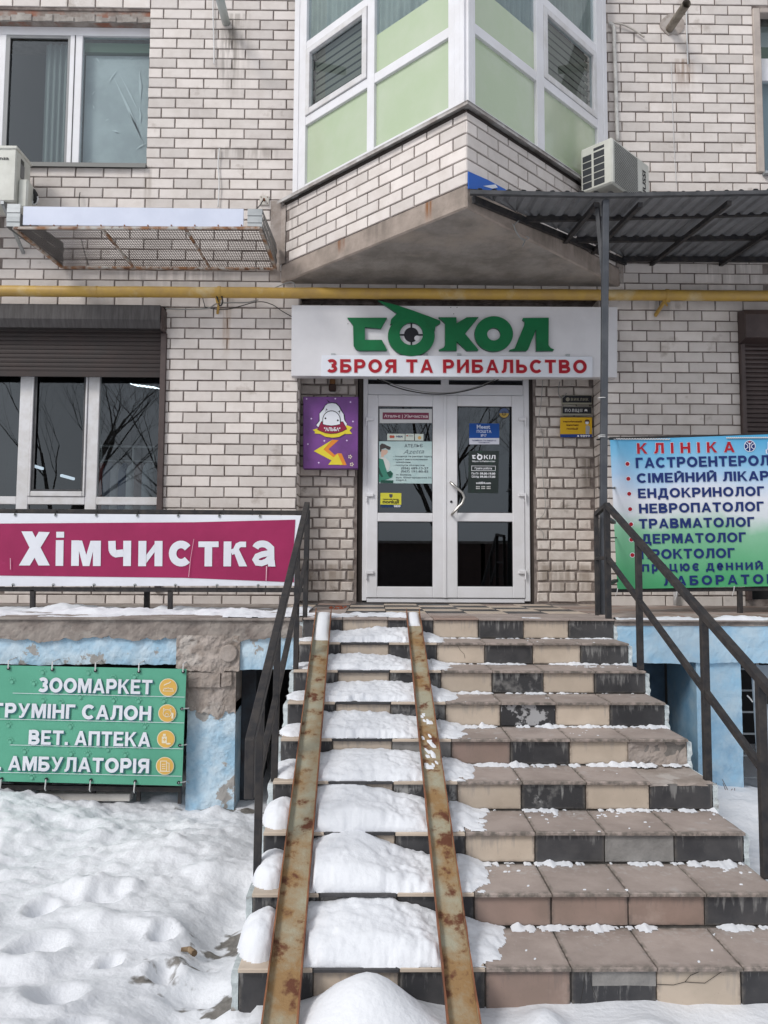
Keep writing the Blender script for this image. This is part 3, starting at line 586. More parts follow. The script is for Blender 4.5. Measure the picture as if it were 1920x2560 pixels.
# ================================================================== snow lying on each step
def snow_pile(i, peak, px, spread, lump, ridge, label):
    """snow on the tread below riser i"""
    y1 = -(i-1)*TR - .004; y0 = -i*TR - .016; z = -i*R_ + .0005
    nx, ny = 330, 30; mb = MB(); H = {}
    for b in range(ny+1):
        for a in range(nx+1):
            x = XL - .035 + (XR - XL + .035)*a/nx; t = b/ny; y = y0 + (y1-y0)*t     # t=1 at the riser
            h = -.02
            if -1.02 < x < -.30:
                s = math.exp(-((x-px)/spread)**2) ; e = min(1, (x+1.02)/.05)*min(1, (-.30-x)/.06)
                prof = (.55 + .45*t) if peak > .09 else (.35 + .65*t)
                fe = max(0, .02 + .16*nz3(x*6, i*4.7, 2) + .07*nz3(x*24, i, 9)) * (1.3 if i < 5 else .45)
                ft_ = max(0, min(1, (t-fe)*(9 if i < 5 else 3.4)+.05)); prof *= (ft_**.6 if i < 5 else (1-(1-ft_)**2)**.62)
                bs = .58 - .36*max(0, min(1, (x+1.02)/.72)); h = max(h, (peak*(bs + (1-bs)*s))*prof*max(0, e)**.4 + (.011*nz3(x*13, y*15, i) + .004*nz3(x*34, y*34, i) if i < 5 else .014*nz3(x*5, y*7, i) + .004*nz3(x*18, y*18, i) + (.010*nz3(x*20, y*24, i) if x > -.62 + .08*nz3(y*9, i, 1) else 0)))
            if x < -1.0:
                c0 = -1.10; s = max(0, 1 - ((x-c0)/.085)**2 - ((t-.62)/.5)**2)
                h = max(h, lump*s**.5 + .006*nz3(x*20, y*20, i) - .004)
            if x > -.34:
                s = max(0, 1-(x+.34)/(.13 + .09*nz3(i*2.3, 1, 1) + (.06 if i in (4, 5, 6) else 0))); h = max(h, .045*s*(t**.7)*min(1, peak*14) + .012*nz3(x*12, y*12, i+7)*min(1, s*3) - .004)
                r = ridge*(.45 + 1.0*nz3(x*4.5, i*3.1, 2) + .8*nz3(x*26, i*2, 4)) * max(0, 1 - (1-t)*(5.2 + 2.5*nz3(x*3, i, 8) + 3*nz3(x*17, i, 3)))
                h = max(h, r - .002)
                sp = nz3(x*42, y*52, i*2.2) + .6*nz3(x*3.2, y*6, i*1.7)
                if sp > .98: h = max(h, .0025)
            h += .003*nz3(x*40, y*40, i)*min(1, max(0, h*40))
            for cx_, cw_ in ((-1.026+(-.984+1.026)*(-y)/2.85, .062), (-.434+(.036)*(-y)/2.85, .056)):    # stays under the wheel channels
                if abs(x-cx_) < cw_+.012: 
                    clear = .024 + R_/TR*(y-.03) - z; h = min(h, max(-.003, clear) + max(0, abs(x-cx_)-cw_)*3)
            H[a, b] = h; mb.v.append((x, y, z + max(h, -.003)))
    for b in range(ny):
        for a in range(nx):
            if max(H[a, b], H[a+1, b], H[a, b+1], H[a+1, b+1]) > .0015:
                q = b*(nx+1)+a; mb.f.append([q, q+1, q+nx+2, q+nx+1]); mb.m.append(0)
    # skirt at the front edge so the snow has thickness
    for a in range(nx):
        if H[a, 0] > .001 and H[a+1, 0] > .001:
            k = len(mb.v); mb.v += [(mb.v[a][0], y0+.004, z-.002), (mb.v[a+1][0], y0+.004, z-.002)]
            mb.f.append([a, k, k+1, a+1]); mb.m.append(0)
    o = mb.build('snow_pile', SNOW, smooth=True, fix=False); me = o.data
    bm = bmesh.new(); bm.from_mesh(me); bmesh.ops.delete(bm, geom=[v for v in bm.verts if not v.link_faces], context='VERTS'); bm.to_mesh(me); bm.free()
    tag(o, label, 'snow', 'snow lying on the stair treads')
ordn = ['topmost', 'second', 'third', 'fourth', 'fifth', 'sixth', 'seventh', 'lowest']
desc = ['thin crusty snow on the topmost stair tread, just under the landing', 'low wavy snow on the second tread from the top of the stairs', 'low snow bank on the third tread from the top of the stairs',
        'smooth snow on the fourth tread from the top of the stairs', 'broad snow bank with small left lump on the fifth tread down', 'thick domed snow on the sixth tread down, with a round lump at the left edge',
        'deepest snow spilling over the seventh tread down', 'large smooth snow drift on the lowest tread of the stairs']
for i, (pk, px, sp, lm, rg) in enumerate(((.075, -.60, .28, .012, .010), (.064, -.82, .34, .018, .012), (.070, -.66, .42, .022, .013), (.085, -.80, .34, .03, .018), (.088, -.70, .30, .045, .016), (.125, -.80, .24, .085, .014), (.140, -.80, .17, .09, .016), (.122, -.72, .23, .11, .016))):
    snow_pile(i+1, pk, px, sp, lm, rg, desc[i])
# snow on the terrace edges
def snow_strip(x0, x1, y0, y1, z, hmax, label, seed, thr=.0):
    nx = int((x1-x0)/.02); ny = max(6, int((y1-y0)/.025)); mb = MB(); H = {}
    for b in range(ny+1):
        for a in range(nx+1):
            x = x0+(x1-x0)*a/nx; y = y0+(y1-y0)*b/ny; e = max(0, math.sin(math.pi*b/ny))**.6
            h = hmax*(.45 + .9*nz3(x*2.2, y*3, seed) + .35*nz3(x*13, y*13, seed))*e - thr; H[a, b] = h; mb.v.append((x, y, z+max(h, -.003)))
    for b in range(ny):
        for a in range(nx):
            if max(H[a, b], H[a+1, b], H[a, b+1], H[a+1, b+1]) > .001: q = b*(nx+1)+a; mb.f.append([q, q+1, q+nx+2, q+nx+1]); mb.m.append(0)
    tag(mb.build('snow', SNOW, smooth=True, fix=False, kind='stuff'), label, 'snow')
snow_strip(-5.0, -1.17, .02, 1.3, -.006, .05, 'patchy snow along the left terrace floor under the magenta banner', 3, .012)
snow_strip(-1.7, -.45, -.01, .42, .0015, .05, 'crusty snow where the left terrace meets the landing', 12, .012)
snow_strip(.92, 4.0, -.01, .16, -.006, .045, 'thin line of snow on the right terrace edge above the blue beam', 21, .004)
snow_strip(.3, .93, -.015, .2, .0015, .028, 'powdery snow on the right end of the landing edge', 31, .010)

# ================================================================== ramp channels over the steps
def ramp(x_t, w_t, x_b, w_b, label):
    mb = MB(); sl = R_/TR; a0 = Vector((x_t, .03, .030)); a1 = Vector((x_b, -2.85, .030 - 2.88*sl)); n = 70
    up = Vector((0, -sl, 1)).normalized(); fl = .034; tk = .005
    prof = lambda w_: [(-w_/2-.0, fl), (-w_/2, 0), (w_/2, 0), (w_/2, fl), (w_/2-tk, fl), (w_/2-tk, tk), (-w_/2+tk, tk), (-w_/2+tk, fl)]
    for k in range(n+1):
        t = k/n; p = a0.lerp(a1, t); w_ = w_t + (w_b-w_t)*t
        for q, (x, z) in enumerate(prof(w_)):
            j = .0015*nz3(k*.7, q, x_t); v = p + Vector((x + j, 0, 0)) + up*(z + (j if z else 0)); mb.v.append(tuple(v))
    for k in range(n):
        for q in range(8):
            mb.mi = 1 if q in (0, 2, 3, 7) else 0
            mb.f.append([k*8+q, k*8+(q+1) % 8, (k+1)*8+(q+1) % 8, (k+1)*8+q]); mb.m.append(mb.mi)
    mb.f.append(list(range(8))); mb.m.append(1); mb.f.append([n*8+q for q in range(8)][::-1]); mb.m.append(1)
    o = mb.build('ramp_channel', [RUST, RUST_E]); tag(o, label, 'wheel ramp', 'steel channels laid over the stairs')
    return a0, a1, up
rl = ramp(-1.026, .105, -.984, .118, 'left rusty steel wheel channel laid over the stairs, beside the left railing')
rr2 = ramp(-.434, .090, -.398, .108, 'right rusty steel wheel channel, running down the middle of the stairs')
# snow caught in the channels
def channel_snow(x, t0, t1, a0, a1, up, wd, label, seed, sparse=0):
    mb = MB(); n = int((t1-t0)*160)+6; ny = 8; H = {}
    for k in range(n+1):
        t = t0+(t1-t0)*k/n; p = a0.lerp(a1, t)
        for b in range(ny+1):
            u = b/ny*2-1; h = .022*max(0, 1-u*u)**.5*(max(0, math.sin(math.pi*k/n))**.4) * (1 if not sparse else max(0, 1.5*nz3(k*.45, u*1.3, seed)-.25)) + .003*nz3(k, b, seed); H[k, b] = h
            mb.v.append(tuple(p + Vector((u*wd/2, 0, 0)) + up*(.0045+max(h, 0))))
    for k in range(n):
        for b in range(ny):
            if max(H[k, b], H[k+1, b+1], H[k+1, b], H[k, b+1]) > .002: q = k*(ny+1)+b; mb.f.append([q, q+1, q+ny+2, q+ny+1]); mb.m.append(0)
    tag(mb.build('snow', SNOW, smooth=True, fix=False, kind='stuff'), label, 'snow')
channel_snow(0, .0, .12, *rl, .092, 'packed snow in the top of the left wheel channel', 2)
channel_snow(0, .0, .06, *rr2, .078, 'snow caught in the top of the right wheel channel', 5)
channel_snow(0, .36, .52, *rr2, .070, 'broken lumps of snow halfway down the right wheel channel', 8, 1)

# ================================================================== the apartment building
bld = thing('apartment_building', 'pale brick apartment house with ground floor shops and a pointed glazed bay', 'building', (0, W, -1.2))
HB = at('a', 823, 60, W)
openings = [  # x0,x1,z0,z1
    (-4.60, -2.90, 4.135, 5.73), (at('c', 1585, 500, W).x, 4.5, at('c', 1650, 945, W).z, at('c', 1650, 60, W).z + .02),
    (-5.2, -2.672, .55, 2.80), (at('f', 1482, 500, W).x, 4.5, .05, at('f', 1600, 190, W).z), (-1.42, 1.454, -.1, 2.95)]
def front_wall():
    mb = MB(); y = W + .009
    xs = sorted({-5.4, 4.6} | {o[0] for o in openings} | {o[1] for o in openings}); xs = [x for x in xs if -5.41 < x < 4.61]
    zs = sorted({-.02, 6.9} | {o[2] for o in openings} | {o[3] for o in openings}); zs = [z for z in zs if -.03 < z < 6.91]
    solid = lambda x, z: not any(o[0] < x < o[1] and o[2] < z < o[3] for o in openings)
    for i in range(len(xs)-1):
        for j in range(len(zs)-1):
            x0, x1, z0, z1 = xs[i], xs[i+1], zs[j], zs[j+1]
            if not solid((x0+x1)/2, (z0+z1)/2): continue
            mb.poly([(x0, y, z0), (x1, y, z0), (x1, y, z1), (x0, y, z1)])
    for x0, x1, z0, z1 in openings:      # reveals
        d = .27
        mb.poly([(x0, y, z0), (x0, y+d, z0), (x0, y+d, z1), (x0, y, z1)]); mb.poly([(x1, y, z0), (x1, y+d, z0), (x1, y+d, z1), (x1, y, z1)])
        mb.poly([(x0, y, z1), (x1, y, z1), (x1, y+d, z1), (x0, y+d, z1)])
        mb.poly([(x0, y, z0), (x1, y, z0), (x1, y+d, z0), (x0, y+d, z0)])
    return mb.build('front_wall', MORTAR, bld, fix=False)
fw = front_wall()
bcache = {}
def brick_mesh(w_, h_, d_, v, m, big=1.0):
    k = (round(w_*200), round(h_*500), v, m.name)
    if k in bcache: return bcache[k]
    rg = random.Random(hash(k[:3]) & 0xffff); c = .0035*big
    j = lambda a: rg.uniform(-a, a)
    cj = [(j(.0012*big), j(.0012*big)) for _ in range(4)]
    cor = [(0, 0), (w_, 0), (w_, h_), (0, h_)]
    v3 = []
    for q, (x, z) in enumerate(cor): v3.append((x+cj[q][0], d_, z+cj[q][1]))
    for q, (x, z) in enumerate(cor): v3.append((x+cj[q][0], c, z+cj[q][1]))
    # eight points on the face edge so corners look knocked
    ch = .005*big
    for q, (x, z) in enumerate(cor):
        ix = 1 if x == 0 else -1; iz = 1 if z == 0 else -1; x += cj[q][0]; z += cj[q][1]; k2 = ch*rg.uniform(.5, 1.8)
        a = (x+ix*(c+k2), 0, z+iz*c); b = (x+ix*c, 0, z+iz*(c+k2))
        v3 += ([b, a] if q in (0, 2) else [a, b])
    f = [(4, 5, 1, 0), (5, 6, 2, 1), (6, 7, 3, 2), (7, 4, 0, 3), (8, 9, 10, 11, 12, 13, 14, 15)]
    f += [(4, 9, 8), (5, 11, 10), (6, 13, 12), (7, 15, 14), (4, 5, 10, 9), (5, 6, 12, 11), (6, 7, 14, 13), (7, 4, 8, 15)]
    me = bpy.data.meshes.new('brick'); me.from_pydata(v3, [], f); me.materials.append(m)
    bm = bmesh.new(); bm.from_mesh(me); bmesh.ops.recalc_face_normals(bm, faces=bm.faces)
    for fc in bm.faces:
        if len(fc.verts) == 8 and fc.normal.y > 0: bmesh.ops.reverse_faces(bm, faces=bm.faces); break
    bm.to_mesh(me); bm.free(); bcache[k] = me; return me
bricks = []     # (M, w, h, material, host, score, big)
def want(M, w_, h_, m, host, big=1.0):
    c = M @ Vector((w_/2, 0, h_/2)); d = (c-CAM).length
    fr = (c-CAM).dot(f0); sx = 960 + F*(c-CAM).dot(rr)/fr; sy = 1280 - F*(c-CAM).dot(uu)/fr
    n = (M.to_3x3() @ Vector((0, -1, 0))); vis = abs(n.dot((CAM-c).normalized()))
    inside = -20 < sx < 1940 and -20 < sy < 2580
    hidden = (c.y > 2 and ((-1.5 < c.x < 1.6 and 2.13 < c.z < 4.3) or (-1.45 < c.x < 1.5 and c.z > 3.9) or (c.x > 1.0 and 2.87 < c.z < 4.3 and c.x > 1.6 and c.z < 3.9) or (c.x < -1.3 and c.z < .75) or (c.x > 1.1 and c.z < 1.33)))
    bricks.append((M, w_, h_, m, host, (w_*h_/d**2*vis if inside and not hidden else (1e-9 if inside else -1)), big))
def sub(iv, cuts):
    out = [iv]
    for a, b in cuts:
        nx = []
        for s, e in out:
            if b <= s or a >= e: nx.append((s, e)); continue
            if a > s: nx.append((s, a))
            if b < e: nx.append((b, e))
        out = nx
    return out
def wall_courses(x0, x1, zref, zlo, zhi, xj, host=fw, m=BRICK, shift_alt=.49):
    n0 = math.floor((zlo - zref)/C); n1 = math.ceil((zhi-zref)/C)
    for n in range(n0, n1):
        z = zref + n*C + .006; ph = xj + (PITCH*shift_alt if n % 2 else 0) + .004*nz3(n*1.7, 2, 2)
        cuts = [(o[0]-.0, o[1]+.0) for o in openings if o[2] < z+.06 and o[3] > z+.03]
        k0 = math.floor((x0-ph)/PITCH)
        for k in range(k0, math.ceil((x1-ph)/PITCH)):
            a, b = max(x0, ph+k*PITCH+.006), min(x1, ph+(k+1)*PITCH-.006)
            if b-a < .03: continue
            for s, e in sub((a, b), cuts):
                if e-s > .03: 
                    r1 = random.Random(int(k*977+n*31)); M = Matrix.Translation((s, W + r1.uniform(-.0025, .0015), z+r1.uniform(-.0015, .0015))) @ Matrix.Rotation(r1.uniform(-.004, .004), 4, 'Y')
                    want(M, e-s, C-.012, m, host)
JL = at('d', 1010, 235, W).x; ZL = 2.684
wall_courses(-5.4, -1.42, ZL, .0, 2.92, JL)
JR = at('f', 925, 600, W).x; ZR = at('f', 1000, 627, W).z
wall_courses(1.454, 4.5, ZR, .0, 2.98, JR)
JU = at('a', 958, 564, W).x; ZU = at('a', 1200, 592, W).z
wall_courses(-5.4, .02, ZU, 2.95, 6.3, JU)
JV = at('c', 937, 585, W).x; ZV = at('c', 1100, 558, W).z
wall_courses(.02, 4.5, ZV, 3.0, 6.3, JV)
# the recess round the door: English bond, ragged old bricks
aw = MB(); y = YA+.012
for x0, x1 in ((-1.42, -.86), (.86, 1.454)): aw.poly([(x0, y, -.02), (x1, y, -.02), (x1, y, 2.95), (x0, y, 2.95)])
aw.poly([(-.86, y, 2.2), (.86, y, 2.2), (.86, y, 2.95), (-.86, y, 2.95)])
for x in (-.86, .86): aw.poly([(x, y, -.02), (x, y+.2, -.02), (x, y+.2, 2.95), (x, y, 2.95)])
aw.poly([(-1.43, W, 2.949), (1.46, W, 2.949), (1.46, YA+.02, 2.949), (-1.43, YA+.02, 2.949)])
aw = aw.build('recess_wall', MORTAR, bld, fix=False)
for n in range(30):
    z = .012 + n*C
    if z > 2.85: break
    for x0, x1, lft in ((-1.42, -.872, 1), (.872, 1.454, 0)):
        if n % 2: cuts = [x0 + i*.134 + (.0 if lft else .01) for i in range(6)]
        else: cuts = [x0 - .067 + i*.267 for i in range(5)] if lft else [x0 + .12 + (i-1)*.267 for i in range(5)]
        for k in range(len(cuts)):
            a = cuts[k]; b = cuts[k+1] if k+1 < len(cuts) else x1
            a, b = max(a, x0)+.007, min(b, x1)-.007
            if b-a < .035: continue
            r1 = random.Random(n*71+k+lft*999)
            want(Matrix.Translation((a, YA + r1.uniform(-.005, .003), z + r1.uniform(-.003, .003))) @ Matrix.Rotation(r1.uniform(-.012, .012), 4, 'Y'), b-a-r1.uniform(0, .006), C-.014-r1.uniform(0, .003), BRICK_OLD, aw, 2.2)
    # the returns of the recess
    for x, ang in ((-1.42, 90), (1.454, -90)):
        zz = z if x < 0 else z
        if x < 0: M = Matrix.Translation((x+.010, W+.026, zz)) @ Matrix.Rotation(math.radians(90), 4, 'Z')
        else: M = Matrix.Translation((x-.010, YA-.012, zz)) @ Matrix.Rotation(math.radians(-90), 4, 'Z')
        want(M, .235, C-.012, BRICK, aw)
# ---- the pointed bay
BA = Vector((-1.600, 2.055, 0)); BP = Vector((-.017, .444, 0)); BB = Vector((1.650, 2.055, 0))
dl = (BA-BP).normalized(); dr = (BB-BP).normalized(); NL = Vector((dl.y, -dl.x, 0)); NR = Vector((dr.y, -dr.x, 0))
if NL.y > 0: NL = -NL
if NR.y > 0: NR = -NR
ZS0, ZS1, ZT = 3.020, 3.205, 3.80
mb = MB(); mb.v = []
def vprism(pts, z0, z1, mbx):
    mbx.prism([(p[0], p[1], z0) for p in pts], (0, 0, z1-z0))
slab = MB(); vprism([BA, BP, BB], ZS0, ZS1-.004, slab)
so_ = slab.build('balcony_slab', [FASCIA, CONC_DK], bld, bev=.012)
for p in so_.data.polygons: p.material_index = 1 if p.normal.z < -.8 else 0
# finer noise on the slab edge
core = MB(); ins = .014
pa, pp, pb = BA - NL*ins, Vector((BP.x, BP.y+ins*1.42, 0)), BB - NR*ins
vprism([Vector((pa.x, W, 0)), pp, Vector((pb.x, W, 0))], ZS1-.004, ZT-.01, core)
par = core.build('balcony_parapet', MORTAR, bld)
for a, d, n in ((BA, -dl, NL), (BB, -dr, NR)):
    strip = MB()
    p = a + d*.0; q = a + d*.075
    strip.poly([p + n*.004 + Vector((0, 0, ZS1)), q + n*.004 + Vector((0, 0, ZS1)), q + n*.004 + Vector((0, 0, ZT-.03)), p + n*.004 + Vector((0, 0, ZT-.03))])
    strip.box(p.x-.10 if a is BA else p.x, W-.006, 3.05, p.x if a is BA else p.x+.03, W+.01, ZT+.03)
    strip.build('mortar_strip', PLASTER, bld, fix=False)
def bay_bricks(P0, d, n, L_, phase, left):
    # local x of a brick runs to the viewer's right
    for k in range(6):
        z = ZS1 + k*C + .004; h_ = C-.012 if k < 5 else .055
        ph = phase + (PITCH*.5 if k % 2 else 0); i = -1
        while ph + i*PITCH < L_:
            a, b = max(.004, ph+i*PITCH+.006), min(L_-.08, ph+(i+1)*PITCH-.006); i += 1
            if b-a < .04: continue
            s = b if left else a
            org = P0 + d*s; ex = -d if left else d
            r1 = random.Random(int(i*77+k*5+left*1000))
            M = Matrix.Translation((org.x + n.x*r1.uniform(-.001, .003), org.y + n.y*r1.uniform(-.001, .003), z)) @ Matrix(((ex.x, -n.x, 0, 0), (ex.y, -n.y, 0, 0), (0, 0, 1, 0), (0, 0, 0, 1)))
            want(M, b-a, h_, BRICK, par)
bay_bricks(BP, dl, NL, (BA-BP).length, .0, True); bay_bricks(BP, dr, NR, (BB-BP).length, .13, False)
# decide which bricks stand alone and which are joined
bricks = [b for b in bricks if b[5] >= 0]
bricks.sort(key=lambda b: -b[5])
rest = {}
for i, (M, w_, h_, m, host, sc, big) in enumerate(bricks):
    me = brick_mesh(w_, h_, .03, (i*7) % 5, m, big)
    if i < 300:
        o = bpy.data.objects.new('brick', me); col.objects.link(o); o.parent = host; o.matrix_local = M
    else: rest.setdefault(host, []).append((M, me, m))
for host, ls in rest.items():
    bm = bmesh.new(); at_ = None
    v = []; f = []; tone = []
    for M, me, m in ls:
        k = len(v); v += [tuple(M @ q.co) for q in me.vertices]
        for p in me.polygons: f.append([k+t for t in p.vertices])
        tone += [random.random()]*len(me.vertices)
    me2 = bpy.data.meshes.new('brick'); me2.from_pydata(v, [], f)
    atr = me2.attributes.new('tone', 'FLOAT', 'POINT'); atr.data.foreach_set('value', tone)
    src = ls[0][2]; key = src.name + '_joined'
    if key not in MATS:
        mm = src.copy(); mm.name = key; N, L = nodes(mm)
        oi = [n for n in N if n.type == 'OBJECT_INFO'][0]; an = N.new('ShaderNodeAttribute'); an.attribute_name = 'tone'
        for l in list(L):
            if l.from_node == oi: L.new(an.outputs['Fac'], l.to_socket)
        MATS[key] = mm
    me2.materials.append(MATS[key]); o = link('brick', me2, host, 'stuff')
# flashing under the bay windows
fl = MB()
for P0, d, n, L_ in ((BP, dl, NL, (BA-BP).length), (BP, dr, NR, (BB-BP).length)):
    ov = .055; a = P0 + n*ov + d*(ov*.0); b = P0 + d*L_ + n*ov
    if d is dl: a = BP + Vector((0, -ov*1.42, 0)); 
    else: a = BP + Vector((0, -ov*1.42, 0))
    ia, ib = P0 - n*.08, P0 + d*L_ - n*.08
    if P0 is BP: ia = BP + Vector((0, .08*1.42, 0))
    for z0, z1 in ((3.800, 3.812),): fl.prism([(a.x, a.y, z0), (b.x, b.y, z0), (ib.x, ib.y, z0+.02), (ia.x, ia.y, z0+.02)], (0, 0, z1-z0))
    fl.prism([(a.x, a.y, 3.782), (b.x, b.y, 3.782), (b.x, b.y, 3.812), (a.x, a.y, 3.812)], (-n*.004))
fl.build('sill_flashing', mat('zinc_white', (.50, .49, .48), .5, c2=(.28, .25, .23), nscale=6), bld)
dk = MB()
for d, n, L_ in ((dl, NL, (BA-BP).length-.05), (dr, NR, (BB-BP).length-.05)):
    a = BP + d*.03 - n*.004; b = BP + d*L_ - n*.004
    dk.prism([(a.x, a.y, 3.765), (b.x, b.y, 3.765), (b.x, b.y, 3.80), (a.x, a.y, 3.80)], -n*.03)
dk.build('gap_shade', mat('dark_gap', (.05, .04, .035), .95), bld)  # dark strip coloured in for the shade of the gap below the flashing
# ---- bay glazing
ZB, ZTR1, ZTR2, ZTOP, ZFILM = 3.822, (4.446, 4.528), (5.185, 5.265), 6.6, 4.885
def face_pt(d, n, s, z, off=0): p = BP + d*s - n*off; return Vector((p.x, p.y, z))
glm = MB()
def gbar(d, n, s0, s1, z0, z1, proud=.0, dep=.07, mbx=None):
    mbx = mbx or glm
    q = [face_pt(d, n, s0, z0, -proud), face_pt(d, n, s1, z0, -proud), face_pt(d, n, s1, z1, -proud), face_pt(d, n, s0, z1, -proud)]
    mbx.prism(q, -n*dep)
def s_of(d, x): return abs((x-BP.x)/d.x)
host = None
cols = {'L': (dl, NL, s_of(dl, -.135), s_of(dl, -.717), s_of(dl, -.777), s_of(dl, -1.358), s_of(dl, -1.449)),
        'R': (dr, NR, s_of(dr, .052), s_of(dr, .661), s_of(dr, .740), s_of(dr, 1.376), s_of(dr, 1.475))}
for key, (d, n, c0, m0, m1, e0, e1) in cols.items():
    gbar(d, n, .012, c0, ZB, ZTOP, .012)           # corner post
    gbar(d, n, e0, e1-.03, ZB, ZTOP, .0); gbar(d, n, e1-.028, e1+.045, ZB-.02, ZTOP, .004)     # end post and cover strip
    gbar(d, n, m0, m1, ZB, ZTOP, .0)               # mullion
    for a, b in ((c0, m0), (m1, e0)):
        gbar(d, n, a, b, ZTR1[0], ZTR1[1], -.003)
        gbar(d, n, a, b, ZB, ZB+.055, -.003)
    gbar(d, n, m1, e0, ZTR2[0], ZTR2[1], -.003)
    for s in (c0*.30, c0*.62): gbar(d, n, s, s+.004, ZB, ZTOP, .0135, .004)
glz = glm.build('balcony_glazing', WPVC, bld, bev=.003)
for key, (d, n, c0, m0, m1, e0, e1) in cols.items():
    def pane(s0, s1, z0, z1, m, off=.03, name='pane', lab=None):
        mb = MB(); mb.prism([face_pt(d, n, s0, z0, off), face_pt(d, n, s1, z0, off), face_pt(d, n, s1, z1, off), face_pt(d, n, s0, z1, off)], -n*.006)
        o = mb.build(name, m, glz)
        if lab: o['label'] = lab
    pane(c0, m0, ZB+.05, ZTR1[0], FILM, lab='pale green tinted pane'); pane(m1, e0, ZB+.05, ZTR1[0], FILM, lab='pale green tinted pane')
    pane(c0, m0, ZTR1[1], ZFILM, FILM, lab='pale green tinted pane'); pane(c0, m0, ZFILM, ZTOP, PANE_U)
    pane(m1, e0, ZTR2[1], ZTOP, PANE_U)
    # opening sash
    fr = MB()
    for a, b, z0, z1 in ((m1+.004, m1+.06, ZTR1[1]+.004, ZTR2[0]-.004), (e0-.06, e0-.004, ZTR1[1]+.004, ZTR2[0]-.004), (m1+.06, e0-.06, ZTR1[1]+.004, ZTR1[1]+.06), (m1+.06, e0-.06, ZTR2[0]-.06, ZTR2[0]-.004)):
        gbar(d, n, a, b, z0, z1, .012 if key == 'L' else .004, .05, fr)
    fr.build('sash', WPVC_D, glz, bev=.003)
    pane(m1+.06, e0-.06, ZTR1[1]+.06, ZTR2[0]-.06, PANE_U, .02)
    bl = MB()        # blinds and curtains behind
    for k in range(9):
        z = ZTR1[1]+.08+k*.07; q = [face_pt(d, n, m1+.05, z, .075), face_pt(d, n, e0-.05, z, .075), face_pt(d, n, e0-.05, z+.042, .065), face_pt(d, n, m1+.05, z+.042, .065)]; bl.poly(q)
    bl.build('blind', mat('blind', (.17, .17, .14), .9), glz, fix=False)
    cu = MB(); nn = 60
    for a, b, z0 in ((c0, m0, ZFILM-.1), (m1, e0, ZTR2[0])):
        k = len(cu.v)
        for i in range(nn+1):
            s = a+(b-a)*i/nn; o_ = .075+.018*math.sin(i*1.25)+.008*math.sin(i*.5)
            cu.v += [tuple(face_pt(d, n, s, z0, o_)), tuple(face_pt(d, n, s, ZTOP, o_))]
        for i in range(nn): cu.f.append([k+2*i, k+2*i+2, k+2*i+3, k+2*i+1]); cu.m.append(0)
    cu.build('curtain', CURT, glz, smooth=True, fix=False)
# dark room inside the bay
rm = MB(); q = [BA + Vector((.32, 0, 0)), BP + Vector((0, .42, 0)), BB - Vector((.32, 0, 0))]
vprism([Vector((p.x, p.y, 0)) for p in q], ZT+.02, ZTOP, rm); rm.build('room', DARKROOM, bld)
# ---- upper left window
def window(name, x0, x1, z0, z1, yf, bars, panes, host=bld, fw_=.07, m=WPVC, label=None):
    """bars: list of boxes (x0,x1,z0,z1); panes: list of (x0,x1,z0,z1,material)"""
    mb = MB()
    for i, (a, b, c, d) in enumerate(bars): mb.box(a, yf + .0012*(i % 3), c, b, yf+.06, d)
    o = mb.build(name, m, host, bev=.004)
    if label: o['label'] = label
    for a, b, c, d, pm in panes: MB().box(a, yf+.03, c, b, yf+.036, d).build('pane', pm, o)
    return o
yf = W+.10
A_ = lambda z, x, y: at(z, x, y, yf)
zt, zb = A_('a', 600, 150).z, A_('a', 600, 915).z - .02
xl0, xl1, xm0, xm1, xr1 = A_('a', 22, 500).x, A_('a', 374, 500).x, A_('a', 374, 500).x, A_('a', 442, 500).x, A_('a', 815, 500).x+.012
ztp = A_('a', 600, 195).z
wl = window('window', 0, 0, 0, 0, yf, [(-4.6, xr1, ztp, zt), (xm0, xm1, zb, ztp), (xl0-.10, xl0, zb, ztp), (-4.6, xl0-.1, zb, zb+.08)],
            [(xl0, xm0, zb, ztp, PANE_U), (xm1, xr1, zb, ztp, PANE_U), (-4.6, xl0-.1, zb+.08, ztp, PANE_U)], label='white two-light window above the mesh basket')
mb = MB(); s = .038
for a, b, c, d in ((xl0, xl0+s, zb, ztp), (xm0-s*.6, xm0, zb, ztp), (xl0+s, xm0-s*.6, ztp-s*.8, ztp)): mb.box(a, yf+.004, c, b, yf+.02, d)
mb.build('sash', mat('grey_sash', (.24, .245, .25), .5), wl)
MB().box(xm0+.045, yf-.004, zb, xm0+.052, yf+.003, ztp).build('sash_joint', DKGREY, wl)
MB().box(xm1, yf+.10, zb, xr1, yf+.105, ztp-.14).build('cloudy_film', PLASTICF, wl)
# folds and tears in the film
fo = MB(); rg = random.Random(5)
for (ax, ay, bx, by, wd) in ((610, 400, 790, 800, .02), (650, 400, 770, 640, .012), (760, 380, 765, 560, .02), (520, 310, 545, 345, .008), (590, 450, 640, 380, .012), (760, 580, 765, 680, .018), (700, 600, 780, 780, .014), (500, 520, 520, 495, .006), (575, 660, 595, 650, .008), (610, 710, 650, 725, .014), (740, 815, 800, 780, .012), (480, 885, 500, 870, .006), (700, 330, 730, 310, .004), (505, 570, 515, 600, .01)):
    a, b = at('a', ax, ay, yf+.092), at('a', bx, by, yf+.092); n = (b-a).normalized(); sv_ = Vector((-n.z, 0, n.x))*wd
    fo.poly([a, a.lerp(b, .5)+sv_, b, a.lerp(b, .5)-sv_*.4])
fo.build('film_fold', mat('film_fold', (.55, .58, .6), .4), wl, fix=False)
MB().box(xm1, yf+.06, ztp-.13, xr1, yf+.12, ztp-.035).build('top_rail', mat('green_rail', (.06, .11, .07), .6), wl)
cu = MB(); 
